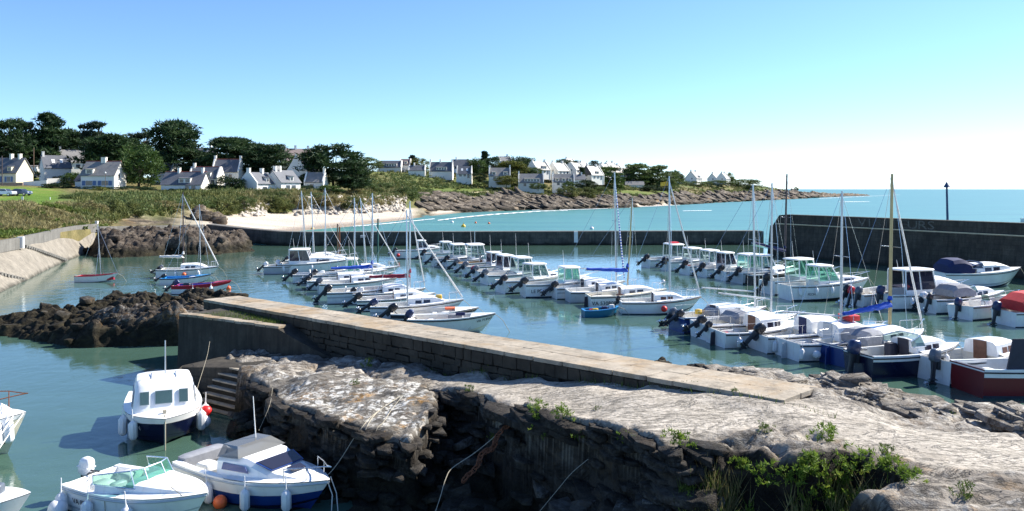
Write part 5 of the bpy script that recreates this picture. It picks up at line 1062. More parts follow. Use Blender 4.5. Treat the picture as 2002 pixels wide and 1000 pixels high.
for pts in ([h.P(.9, 1, -1), h.P(.8, 1, -1) + Vector((0, .25, .22)), h.P(.84, 1, 1) + Vector((.1, -.3, .2)), h.P(.93, 1, 1)], [h.P(.42, .95, -1), h.P(.42, .6, -1) + Vector((0, -.05, 0)), h.P(.44, .3, -1) + Vector((0, -.06, 0))]): mb = MB(); mb.tube(pts, .012, 5); mb.build('rope', 'rope', sw2)
lettering(sw2, h, 'VA 85', .18, .74, .20)
# blue and white cuddy boat
glass('hood_plastic', (.55, .55, .52), (.22, .22, .21), .6)
sp = at(372, 948, .0); bb = thing('cuddy_boat', 'white cuddy boat with blue hull, grey hood and bow rail beside the rocks', 'motorboat', (sp.x + .05, sp.y + .55, 0), R(-32), 'boats moored in the near basin'); bb.scale = (.94, .94, .94)
h = Hull(4.9, 2.05, .62, .34, .86, .65, 2.5); base_boat(bb, h, 'gel_blue', 'gel_white', 'sole', .46, [(.70, 1.0, 'gel_white'), (.40, .47, 'gel_navy')], None, 'gel_grey', .20)
zc = h.zg(.5)
def cring(x, w, z0, z1): return [Vector((x, -w, z0)), Vector((x - .04, -w*.94, z1 - .10)), Vector((x - .06, -w*.80, z1)), Vector((x - .06, w*.80, z1)), Vector((x - .04, w*.94, z1 - .10)), Vector((x, w, z0))]
mb = MB(); mb.loft([cring(1.75, .84, zc - .05, zc + .40), cring(2.3, .83, zc - .02, zc + .47), cring(2.75, .78, zc + .0, zc + .46), cring(3.6, .62, zc + .05, zc + .20), cring(4.2, .40, zc + .10, zc + .15)]); cb = mb.build('cabin', 'gel_white', bb, True, 30)
pane_on(cb, [(3.42, -.50, zc + .275), (3.42, .50, zc + .275), (2.98, .58, zc + .405), (2.98, -.58, zc + .405)], 'pane_dark', 'gel_blue')
mb = MB(); mb.slab([(3.85, -.18, zc + .24), (3.85, .22, zc + .24), (3.62, .24, zc + .285), (3.62, -.20, zc + .285)], .03); mb.build('hatch', 'pane_dark', cb, False)
for side in (-1, 1):
    q = [(1.95, side*.845, zc + .14), (2.9, side*.80, zc + .18), (2.75, side*.775, zc + .32), (1.98, side*.815, zc + .31)]; mb = MB(); mb.slab(q if side < 0 else q[::-1], .02); mb.build('window', 'gel_blue', cb, False)
mb = MB(); mb.loft([[Vector((1.72, -.80, zc + .40)), Vector((1.66, -.55, zc + .66)), Vector((1.66, .55, zc + .66)), Vector((1.72, .80, zc + .40))], [Vector((2.5, -.78, zc + .47)), Vector((2.2, -.55, zc + .68)), Vector((2.2, .55, zc + .68)), Vector((2.5, .78, zc + .47))]], False); mb.quad((2.5, -.78, zc + .47), (2.5, .78, zc + .47), (2.2, .55, zc + .68), (2.2, -.55, zc + .68)); mb.build('hood', 'hood_plastic', bb, False)
mb = MB(); mb.tube([(1.95, .25, zc + .65), (1.85, .25, zc + 1.75)], [.018, .010], 6); mb.build('antenna', 'paint_white', bb)
mb = MB(); mb.tube([(1.55 + .04*math.sin(a), -.4 + .17*math.cos(a), .82 + .16*math.sin(a)) for a in [i*math.pi/5 for i in range(11)]], .016, 6); mb.build('steering_wheel', 'rubber', bb)
deckbox(bb, (.9, -.45, .45), (.5, .45, .5), 'cover_white', 'seat'); deckbox(bb, (.9, .45, .45), (.5, .45, .5), 'cover_dark', 'seat'); deckbox(bb, (.1, 0, .62), (.4, 1.4, .3), 'cover_grey', 'engine_cover')
pulpit(bb, h, .80, .34, 'steel'); fenders(bb, h, (.36, .62, .84), -1, 'fender', 1.1, .14); q = h.P(.46, .6, -1); link('buoy', BALL['orange'], bb, (q.x, q.y - .2, .12), None, .8)
for dx in (0, .14): mb = MB(); b = h.P(.99, 1, 1); mb.tube([b + Vector((-.1, dx, .02)), b + Vector((.1, dx, -.35)), b + Vector((.05 + dx, dx, -1.1))], .014, 5); mb.build('mooring_line', 'rope_white', bb)
lettering(bb, h, 'VAN', .22, .60, .22, 'letter_white')
# boat cut by the left edge, bow with a row of fenders
sp = at(-268, 893, 0); lb = thing('fishing_boat', 'white boat bow with four fenders and red window cut by the left edge', 'fishing boat', (sp.x, sp.y, 0), R(4), 'boats moored in the near basin')
h = Hull(4.4, 2.3, .85, .35, .85, .5, 3.0); base_boat(lb, h, 'gel_cream', 'gel_white', 'sole', .45, [(.9, 1.0, 'gel_white')], 'antifoul', None, .14); cabin_trunk(lb, h, .45, .90, .5, 'gel_white', .7, 'cover_crimson', 'wood_brown', (.2, .8), .5, 2)
fenders(lb, h, (.74, .83, .90, .95), -1, 'fender', 1.35, .05); pulpit(lb, h, .62, .55, 'chain_rust'); antenna(lb, Vector((3.2, 0, 1.3)), 1.2)
mb = MB(); mb.tube([h.P(.95, 1, -1), h.P(.95, 1, -1) + Vector((.3, -2.5, -.9)), h.P(.95, 1, -1) + Vector((.55, -4.6, -1.1))], .016, 5); mb.tube([h.P(.99, 1, -1), h.P(.99, 1, -1) + Vector((.22, -2.5, -.9)), h.P(.99, 1, -1) + Vector((.36, -4.6, -1.1))], .016, 5); mb.build('mooring_line', 'rope_white', lb)
sp = at(-235, 1046, 0); gb = thing('motorboat', 'white boat deck just showing at the lower left corner', 'motorboat', (sp.x, sp.y, 0), R(6), 'boats moored in the near basin')
h = Hull(3.1, 1.6, .60, .3, .85, .5, 3.0); base_boat(gb, h, 'gel_white', 'gel_white', 'sole', .5)
deckbox(gb, (2.35, .1, .85), (.25, .25, .25), 'motor_grey', 'winch')
# ================================================================== HOUSES
def slate(name, c):
    t = NT(name); p = t.coord('Object'); b = t.n('TexBrick'); b.inputs['Scale'].default_value = 2.2; b.inputs['Mortar Size'].default_value = .012; b.inputs['Color1'].default_value = (*c, 1); b.inputs['Color2'].default_value = (*[x*.78 for x in c], 1); b.inputs['Mortar'].default_value = (*[x*.5 for x in c], 1); t.l(p, b.inputs['Vector'])
    c2 = t.mix(t.ramp(t.noise(p, .6, 5, .65), [(.35, 0), (.7, .45)]), b.outputs[0], tuple(min(1, x*1.5) for x in c)); M[name] = t.done(c2, .55, t.bump(t.noise(p, 6, 3), .3, .03), .4)
slate('slate_grey', (.115, .12, .135)); slate('slate_pink', (.20, .155, .145)); slate('slate_light', (.22, .21, .20)); slate('slate_dark', (.045, .05, .065))
plain('render_white', (.84, .80, .72), .85, .06, .5); plain('render_cream', (.74, .66, .48), .85, .08, .5); plain('render_pale', (.66, .67, .66), .85, .08, .5); plain('stone_pink', (.40, .28, .20), .9, .25, 2); plain('ridge_red', (.40, .09, .05), .8, .2, 3); plain('shutter_blue', (.10, .17, .33), .6, .1); plain('render_dark', (.05, .055, .07), .7, .15); plain('garage_dark', (.03, .03, .035), .6)
def house(label, px, py, d, length, depth, eave, ridge, rot=0.0, wall='render_white', roof='slate_grey', par=0.0, chim=(), dorm=(), win=(), velux=(), red=False, shut=False, wide=None, gwin=False, name='house', sink=.9):
    b = pd(px, py, d); k_ = 1.0
    h_ = thing(name, label, 'house', (b.x, b.y, b.z), R(rot), 'white houses along the coast'); h_.scale = (k_, k_, k_)
    hx, hy = length/2, depth/2; ov = .25
    mb = MB(); ring = lambda x: [Vector((x, -hy, -sink)), Vector((x, hy, -sink)), Vector((x, hy, eave)), Vector((x, 0, ridge)), Vector((x, -hy, eave))]
    mb.loft([ring(-hx), ring(hx)]); wo = mb.build('wall', wall, h_, False)
    sl = (ridge - eave)/hy; rx = hx + (ov if not par else -.02); th = .14; ro = None
    mb = MB()
    for s_ in (-1, 1): mb.slab([(-rx, s_*(hy + .3), eave - .3*sl + .06), (rx, s_*(hy + .3), eave - .3*sl + .06), (rx, 0, ridge + .08), (-rx, 0, ridge + .08)], th)
    ro = mb.build('roof', roof, h_, False)
    if red: mb = MB(); mb.tube([(-rx, 0, ridge + .14), (rx, 0, ridge + .14)], .13, 6); mb.build('ridge_tiles', 'ridge_red', ro)
    if par:
        for s_ in (-1, 1):
            mb = MB(); x = s_*hx; rr = lambda xx: [Vector((xx, -hy - .2, -sink)), Vector((xx, hy + .2, -sink)), Vector((xx, hy + .25, eave + .2)), Vector((xx, .55, ridge + par)), Vector((xx, -.55, ridge + par)), Vector((xx, -hy - .25, eave + .2))]
            mb.loft([rr(x - .17), rr(x + .17)]); mb.build('gable', wall, h_, False)
    for cx_ in chim: mb = MB(); mb.box((cx_*hx, 0, ridge + .35), (.55 if abs(cx_) < 1 else .5, 1.0, 1.5)); mb.box((cx_*hx, 0, ridge + 1.14), (.66, 1.1, .10)); mb.build('chimney', 'render_white', ro, False)
    def window(x, z, w, hh, y=-hy, par_=wo):
        mb = MB(); mb.box((x, y - .03, z), (w + .16, .10, hh + .16)); f = mb.build('window', 'window_frame', par_, False); mb = MB(); mb.box((x, y - .09, z), (w, .04, hh)); mb.build('pane', 'window_glass', f, False)
        if shut:
            for s_ in (-1, 1): mb = MB(); mb.box((x + s_*(w*.75 + .12), y - .07, z), (w*.5, .06, hh)); mb.build('shutter', 'shutter_blue', par_, False)
    for (x, w, z, hh) in win: window(x*hx, z, w, hh)
    if gwin:
        for s_ in (-1, 1): mb = MB(); mb.box((s_*(hx + (.19 if par else .02)), -hy*.2, eave*.9), (.06, .8, 1.0)); mb.build('window', 'window_glass', wo, False)
    for (x, w) in dorm:
        z0 = eave + .15; zt = min(eave + 1.55, ridge - .1); yf = -hy + (z0 - eave)/sl + .05; yb = -(ridge - zt)/sl
        mb = MB(); mb.box((x*hx, (yf + yb)/2 , (z0 + zt)/2 - .2), (w, yb - yf, zt - z0 + .4)); dm = mb.build('dormer', wall, ro, False)
        mb = MB(); mb.slab([(x*hx - w/2 - .15, yf - .25, zt - .02), (x*hx + w/2 + .15, yf - .25, zt - .02), (x*hx + w/2 + .15, yb + .3, zt + .22), (x*hx - w/2 - .15, yb + .3, zt + .22)], .1); mb.build('dormer_roof', roof, ro, False)
        nW = max(1, int(w/1.1))
        for q in range(nW): mb = MB(); mb.box((x*hx + (q - (nW-1)/2)*(w/nW), yf - .02, (z0 + zt)/2 + .02), (w/nW*.62, .08, (zt - z0)*.55)); mb.build('dormer_window', 'window_glass', dm, False)
    for x in velux:
        zc_ = (eave + ridge)/2; yv = -(ridge - zc_)/sl; n = Vector((0, -sl, 1)).normalized() if False else None
        mb = MB(); dz = .45*sl; mb.slab([(x*hx - .4, yv - .45, zc_ - dz + .16), (x*hx + .4, yv - .45, zc_ - dz + .16), (x*hx + .4, yv + .45, zc_ + dz + .16), (x*hx - .4, yv + .45, zc_ + dz + .16)], .08); mb.build('skylight', 'paint_white', ro, False)
    return h_
W2 = ((-.5, 1.1, 1.3, 1.1), (.1, 1.1, 1.3, 1.1), (.6, .9, 1.05, 1.9))
house('cream house with slate roof, two dormers and blue shutters at left edge', 12, 362, 276, 10.5, 7, 3.3, 7.2, -4, 'render_cream', 'slate_grey', 0, (.3, .75), ((-.1, 1.1), (.62, 1.1)), ((-.55, 1, 1.5, 1.3), (.05, .9, 1.5, 1.5), (.62, 1, 1.5, 1.4)), shut=True)
house('white flat garage beside the cream house', 66, 342, 300, 4, 4, 2.4, 2.6, 0, 'render_white', 'slate_light')
house('grey gabled house with two skylights left of the wood', 108, 348, 298, 7.0, 6.2, 2.9, 6.4, 42, 'render_white', 'slate_grey', 0, (-.9,), (), (), (-.25, .35))
house('slate roofed house with chimneys behind the skylight house', 143, 334, 332, 8.5, 6.5, 2.8, 6.6, 38, 'render_white', 'slate_light', 0, (-.9, .8), (), ((.2, 1.2, 1.4, 1.0), (.7, 1.2, 1.4, 1.0)))
house('tall white house with red ridge tiles and blue framed windows', 203, 366, 268, 8.6, 6.6, 3.1, 6.6, 0, 'render_white', 'slate_light', 0, (-.05, .1), ((-.52, 1.9),), ((-.5, 1.7, 1.0, 1.2), (.45, 1.7, 1.0, 1.2)), red=True, shut=True, gwin=True)
house('low lean-to annexe with dark roof left of the red ridged house', 165, 367, 272, 2.6, 4.4, 1.8, 3.4, 0, 'render_white', 'slate_dark')
house('white gabled house half hidden behind the round green tree', 325, 356, 312, 5.5, 6.5, 2.8, 6.0, 0, 'render_white', 'slate_light', .25, (.9,), (), (), (-.2,))
house('low house with red ridge tiles and wide dormer behind the dunes', 364, 375, 266, 10.2, 6.6, 1.9, 5.0, 0, 'render_white', 'slate_grey', 0, (-.35, .85), ((.15, 3.0),), ((.3, 1.0, .9, 1.3), (.62, 1.0, .9, 1.2)), red=True)
house('house with dark garage door right of the wide dormer house', 404, 366, 290, 8.0, 6.0, 2.5, 5.6, 0, 'render_white', 'slate_grey', .15, (-.85,), ((.25, 2.2),), ((.55, 2.2, 1.0, 1.9),), red=True)
house('tall house with chimney gables under the dark cypress', 446, 354, 300, 7.4, 6.2, 2.7, 6.2, 4, 'render_white', 'slate_grey', .4, (-.98, .98), (), ((.4, .9, 1.3, 1.1),), red=True)
house('grey roof with two white skylights high among the trees', 402, 326, 345, 7, 6, 3, 6.2, 0, 'render_white', 'slate_light', 0, (.5,), (), (), (-.3, .3))
house('white house with wide chimney, its shaded gable towards the viewer', 503, 378, 262, 6.2, 5.9, 2.5, 5.2, 62, 'render_white', 'slate_grey', .12, (-.95, .5), ((.3, .9),), ((-.1, 1.3, 1.1, 1.1),))
house('white gabled house with glazed corner right of the wide chimney house', 552, 376, 268, 6.6, 6.4, 2.6, 5.6, 58, 'render_white', 'slate_grey', 0, (-.75, -.3), ((.15, 1.2),), ((-.3, 1.2, 1.1, 1.4), (.3, 1.2, 1.1, 1.4)))
house('tall white gable rising behind the glazed corner house', 596, 362, 300, 8, 7.0, 3.4, 7.8, 70, 'render_white', 'slate_pink', .35, (-.98,), (), ())
house('large pink slate roofed house on the crest behind cypresses', 583, 330, 345, 9.5, 7.5, 2.6, 6.6, 30, 'render_cream', 'slate_pink', 0, (-.95, -.2, .7), ((.1, 3.0),), ())
house('white house showing its sunlit gable under the big cypress', 618, 373, 285, 5.0, 5.6, 2.4, 5.0, 0, 'render_white', 'slate_light', .2, (.9,), (), ((-.2, 1.0, 1.2, 1.1),))
far = [
 ('low roofed house with white end gables leftmost on the heath crest', 764, 333, 440, 9.4, 6, 1.5, 4.2, 0, .35, (), ((.15, 4.5),), 'slate_grey'),
 ('narrow roof wedged between two heath crest houses', 793, 331, 446, 4.4, 6, 2.2, 4.6, 0, .3, (), ((.2, 1.2),), 'slate_pink'),
 ('small low roof before the yellow green tree', 816, 338, 428, 6.6, 5, 1.2, 3.2, 0, .3, (-.4,), (), 'slate_grey'),
 ('white gabled house with broad dormer centre left on the heath', 863, 341, 432, 9.4, 6.4, 1.7, 5.4, 0, .45, (-.98, -.1, .98), ((.05, 4.4),), 'slate_grey'),
 ('grey roof just behind the broad dormer house', 900, 334, 470, 7.6, 6, 2.6, 5.4, 0, 0, (-.5,), (), 'slate_grey'),
 ('small white house with skylights right of the broad dormer house', 908, 349, 425, 6.0, 5.6, 2.4, 5.2, 0, .4, (), (), 'slate_grey'),
 ('brownish low roof under the green trees', 925, 334, 480, 7, 6, 2.2, 4.6, 0, 0, (), (), 'slate_pink'),
 ('white gable ended house behind the yellow bushes', 977, 355, 425, 8.6, 6, 2.9, 5.9, 0, .45, (-.98, .98), ((-.55, 1.6), (.55, 1.8)), 'slate_light'),
 ('broad white house with one wide dormer below the crest row', 1038, 368, 425, 10.2, 6.4, 2.9, 6.2, 0, .35, (-.98, .98), ((.08, 6.2),), 'slate_light'),
 ('house with three separate pointed dormers', 1101, 366, 435, 9.0, 6.2, 2.6, 5.8, 0, .2, (-.95,), ((-.6, 1.5), (0, 1.5), (.6, 1.5)), 'slate_light'),
 ('white gabled house with glazed dormer below the crest trees', 1053, 341, 480, 8.6, 7, 2.6, 6.2, 42, .2, (-.95, .9), ((.2, 2.2),), 'slate_light'),
 ('white house turned three quarters, right of the glazed dormer house', 1091, 343, 490, 8.6, 7.4, 2.6, 6.2, 45, .15, (-.9, .7), (), 'slate_light'),
 ('white gable with low roof behind the pointed dormers house', 1124, 340, 520, 7.4, 6.6, 2.4, 5.8, 50, .15, (.8,), ((.2, 1.4),), 'slate_light'),
 ('small white gable peeping left of the dark gable', 1140, 338, 550, 6.4, 5.8, 2.4, 5.6, 55, .1, (-.8,), (), 'slate_light'),
 ('house with dark slate hung gable', 1158, 352, 500, 8.8, 7.0, 3.0, 7.0, 42, .1, (-.85, .6), ((.1, 1.5),), 'slate_light'),
 ('white gable right of the dark gable', 1180, 343, 560, 7.6, 7, 2.8, 6.4, 55, .1, (-.6,), (), 'slate_light'),
 ('pinkish roofed house at the end of the crest row', 1202, 345, 570, 7.6, 6.6, 2.8, 6.4, 50, .2, (.6,), ((.1, 2.0),), 'slate_pink'),
 ('dark roofed house at the left of the pine clump', 1224, 350, 580, 7, 6.6, 2.6, 6.6, 40, 0, (), (), 'slate_dark'),
 ('white cottage behind the trunks of the pine clump', 1240, 368, 560, 10, 5, 2.2, 3.8, 0, 0, (), (), 'slate_light'),
 ('slate house with sunlit gable right of the pine clump', 1322, 357, 700, 8.6, 7, 2.6, 6.2, 0, .2, (), (), 'slate_grey'),
 ('small white gable between crest trees above the broad house', 1020, 331, 540, 6, 5.6, 2.2, 5.4, 48, .1, (.5,), (), 'slate_grey'), ('white gable half hidden at the top of the crest row', 1112, 330, 600, 7, 6, 2.6, 6.0, 50, .1, (-.7,), (), 'slate_light'), ('grey roofed bungalow below the crest row', 1128, 358, 470, 7, 5, 2.0, 4.0, 10, .0, (.6,), (), 'slate_grey'), ('white cottage above the bushy pine', 1192, 336, 640, 8, 6.5, 2.6, 6.0, 45, .1, (-.7, .6), (), 'slate_light'), ('small white house deep in the crest wood', 985, 326, 520, 6.5, 6, 2.4, 5.4, 30, .1, (.6,), (), 'slate_grey'),
 ('large white gable house on the headland', 1356, 356, 740, 10.5, 9, 3.2, 8.0, 55, .0, (-.9, .6), ((.2, 1.5),), 'slate_dark'),
 ('twin white gabled house farthest out on the headland', 1396, 356, 780, 8.4, 7.5, 2.8, 6.8, 55, .0, (-.8,), (), 'slate_grey'),
 ('last white house with chimney, outermost on the headland', 1414, 356, 770, 8.4, 7.5, 2.8, 7.0, 55, .1, (-.8, .5), (), 'slate_grey')]
for (lb_, px, py, d, ln, dp, ev, rg, rot, par, ch_, dm_, rf_) in far:
    house(lb_, px, py, d, ln, dp, ev * .8, rg * .94, rot, 'render_white', rf_, par, ch_, dm_, W2 if ev > 2.3 else (), (-.3, .4) if 'skylights' in lb_ else (), gwin=True, sink=2.5)
mb = MB(); mb.box((0,0,0), (1,1,1))
# dark slate hanging on one gable
dk = [o for o in bpy.data.objects if 'dark slate hung' in o.get('label', '')][0]
mb = MB(); mb.add([(-4.46, -3.5, 2.2), (-4.46, 3.5, 2.2), (-4.46, 3.5, 3.1), (-4.46, 0, 7.05), (-4.46, -3.5, 3.1), (-4.62, -3.5, 2.2), (-4.62, 3.5, 2.2), (-4.62, 3.5, 3.1), (-4.62, 0, 7.05), (-4.62, -3.5, 3.1)], [(5,9,8,7,6), (0,5,6,1), (3,8,9,4), (2,7,8,3), (4,9,5,0), (1,6,7,2)]); mb.build('slate_hanging', 'slate_dark', dk, False)
# garden walls and hedges
def gwall(label, a, b, d0, d1, hgt, mat, name='garden_wall', cat='garden wall'):
    p, q = pd(a[0], a[1], d0), pd(b[0], b[1], d1); mb = MB(); rings = []
    dv = (q - p); nrm = Vector((-dv.y, dv.x, 0)).normalized() * .14
    for f in (0, .33, .66, 1): c = p.lerp(q, f); rings.append([c - nrm + Vector((0,0,-1)), c - nrm + Vector((0,0,hgt)), c + nrm + Vector((0,0,hgt)), c + nrm + Vector((0,0,-1))])
    mb.loft(rings); return tag(mb.build(name, mat, None, False), label, cat)
gwall('long white garden wall below the cream house', (46, 367), (92, 364), 268, 268, 1.5, 'render_white')
gwall('pink stone garden wall before the cream house', (-30, 368), (45, 367), 264, 266, 1.3, 'stone_pink')
gwall('short white garden wall above the clipped hedge', (92, 356), (128, 355), 276, 280, .9, 'render_white')

# ================================================================== TREES AND PLANTS
def leafmat(name, c0, c1, c2, trans=.25):
    t = NT(name); p = t.coord('Object'); oi = t.n('ObjectInfo'); n = t.noise(p, .35, 4, .65); n2 = t.noise(p, 3.0, 3, .6)
    c = t.ramp(t.math('ADD', t.math('MULTIPLY', n, .65), t.math('MULTIPLY', n2, .35)), [(.36, c0), (.5, c1), (.64, c2)])
    M[name] = t.done(c, .65, None, .25)
    t.b.inputs['Subsurface Weight'].default_value = 0.0
    tr_ = t.n('BsdfTranslucent'); t.l(c, tr_.inputs[0]); mx = t.n('MixShader'); mx.inputs[0].default_value = trans; t.l(t.b.outputs[0], mx.inputs[1]); t.l(tr_.outputs[0], mx.inputs[2]); t.l(mx.outputs[0], t.out.inputs[0])
leafmat('leaf_cypress', (.012, .028, .011), (.032, .064, .022), (.085, .13, .04)); leafmat('leaf_pine', (.014, .026, .016), (.026, .046, .024), (.045, .068, .034)); leafmat('leaf_green', (.024, .052, .012), (.055, .10, .022), (.11, .16, .036)); leafmat('leaf_yellow', (.06, .075, .014), (.13, .14, .03), (.24, .22, .05)); leafmat('leaf_olive', (.045, .072, .022), (.095, .135, .040), (.17, .21, .07)); leafmat('leaf_hedge', (.012, .026, .010), (.022, .045, .014), (.040, .065, .02))
leafmat('leaf_samphire', (.07, .12, .015), (.16, .24, .03), (.34, .38, .06), .35); leafmat('leaf_scrub', (.055, .075, .022), (.13, .15, .045), (.26, .24, .085)); leafmat('leaf_dry', (.11, .095, .04), (.24, .21, .09), (.40, .35, .17)); leafmat('leaf_grass', (.05, .085, .014), (.10, .15, .024), (.18, .22, .05))
t = NT('bark'); M['bark'] = t.done(t.ramp(t.noise(t.coord('Object', (3, 3, .6)), 2, 5, .7), [(.3, (.035, .026, .02)), (.7, (.12, .095, .075))]), .95, None, .2)
def leaf_cloud(rng, cents, rads, per, size, up=.3, elong=1.7, flat=1.0):
    """triangles scattered in ellipsoidal pads, denser towards each pad's skin"""
    n = len(cents) * per; C = np.repeat(np.array(cents, float), per, 0); Rr = np.repeat(np.array(rads, float), per, 0)
    d = rng.normal(size=(n, 3)); d /= np.linalg.norm(d, axis=1)[:, None] + 1e-9; r = rng.random(n) ** .45
    P = C + d * r[:, None] * Rr * (1 + .25 * (rng.random((n, 1)) - .3))
    ax = d * .9 + rng.normal(size=(n, 3)) * .55 + np.array([0, 0, up]); ax[:, 2] *= flat; ax /= np.linalg.norm(ax, axis=1)[:, None] + 1e-9
    sd_ = np.cross(ax, rng.normal(size=(n, 3))); sd_ /= np.linalg.norm(sd_, axis=1)[:, None] + 1e-9
    s = size * (.6 + .8 * rng.random((n, 1))); a = P - ax * s * .4 * elong - sd_ * s * .4; b = P - ax * s * .4 * elong + sd_ * s * .4; c = P + ax * s * .7 * elong
    V_ = np.stack([a, b, c], 1).reshape(-1, 3); return V_, np.arange(len(V_)).reshape(-1, 3)
_tm = {}
def tree_mesh(style, seed, mat):
    key = (style, seed, mat)
    if key in _tm: return _tm[key]
    g = np.random.default_rng(seed * 101 + 7); cents, rads, limbs = [], [], []
    if style == 'cypress':      # spreading macrocarpa: tiers of flat dark sprays under a ragged dome
        for k in range(90):
            hh = .08 + .90 * g.random() ** .9; a = g.random() * 6.283; rad = .52 * math.sqrt(max(0, 1 - ((hh - .30) / .74) ** 2)) * (.25 + .75 * g.random() ** .6); cents.append((rad * math.cos(a), rad * math.sin(a), hh)); q = .085 + .055 * g.random(); rads.append((q * 1.55, q * 1.55, q * .46))
    elif style == 'tall':       # taller cypress with stepped tiers
        for k in range(84):
            hh = .08 + .90 * g.random() ** .85; tier = .75 + .25 * math.cos(hh * 34 + seed); a = g.random() * 6.283; rad = .56 * (1 - hh * .80) * tier * (.25 + .75 * g.random() ** .6); cents.append((rad * math.cos(a), rad * math.sin(a), hh)); q = .06 + .045 * g.random(); rads.append((q * 1.8, q * 1.8, q * .40))
    elif style == 'umbrella':   # pine with separated flat plates and bare limbs
        for k in range(9):
            hh = .52 + .46 * g.random(); a = k * 2.4 + g.random(); rad = .16 + .26 * g.random() * (1.25 - hh * .6)
            for _ in range(4): cents.append((rad * math.cos(a) + .07 * g.normal(), rad * math.sin(a) + .07 * g.normal(), hh + .015 * g.normal())); rads.append((.10, .10, .035))
            limbs.append(((0, 0, max(.3, hh - .22)), (rad * math.cos(a), rad * math.sin(a), hh)))
        for k in range(8): cents.append((.10 * g.normal(), .10 * g.normal(), .93 + .03 * g.normal())); rads.append((.12, .12, .05))
    else:                       # rounded broadleaf
        for k in range(60):
            d = g.normal(size=3); d /= np.linalg.norm(d); r = .30 + .16 * g.random(); cents.append((d[0] * r, d[1] * r, .52 + d[2] * r * .98)); q = .10 + .06 * g.random(); rads.append((q, q, q * .85))
    per = 78 if style != 'umbrella' else 60
    V_, F_ = leaf_cloud(g, cents, rads, per, .036 if style != 'round' else .036, .30 if style != 'round' else .35, 2.1 if style != 'round' else 1.4, .7 if style != 'round' else 1.0)
    cr = np_mesh('crown', V_, F_, mat, False)
    mb = MB(); mb.tube([(0, 0, -.12), (.01, 0, .12), (.0, .015, .4), (0, 0, .72)], [.045, .032, .024, .008], 7)
    for a_, b_ in limbs: mb.tube([a_, (Vector(a_) + Vector(b_)) * .5 + Vector((0, 0, -.02)), b_], [.016, .012, .006], 5)
    for k in range(7):
        c = cents[k * 5]; mb.tube([(0, 0, .15 + .05 * k), (c[0] * .5, c[1] * .5, (c[2] + .2 + .04 * k) * .5), c], [.018, .012, .005], 5)
    _tm[key] = (cr, mb.mesh('trunk', 'bark')); return _tm[key]
def tree(label, px, top, base, wpx, d, style, mat, seed=0, group='dark trees on the hill', cat='tree', name=None):
    b = pd(px, base, d); hgt = (base - top) / FPX * d * KD; w = wpx / FPX * d * KD; cr, tk = tree_mesh(style, seed, mat)
    o = thing(name or {'cypress': 'cypress_tree', 'tall': 'cypress_tree', 'umbrella': 'pine_tree', 'round': 'tree'}[style], label, cat, b, random.uniform(0, 6.28), group)
    link('crown', cr, o, None, None, (w * 1.12, w * 1.12, hgt)); link('trunk', tk, o, None, None, (hgt * .9, hgt * .9, hgt)); return o
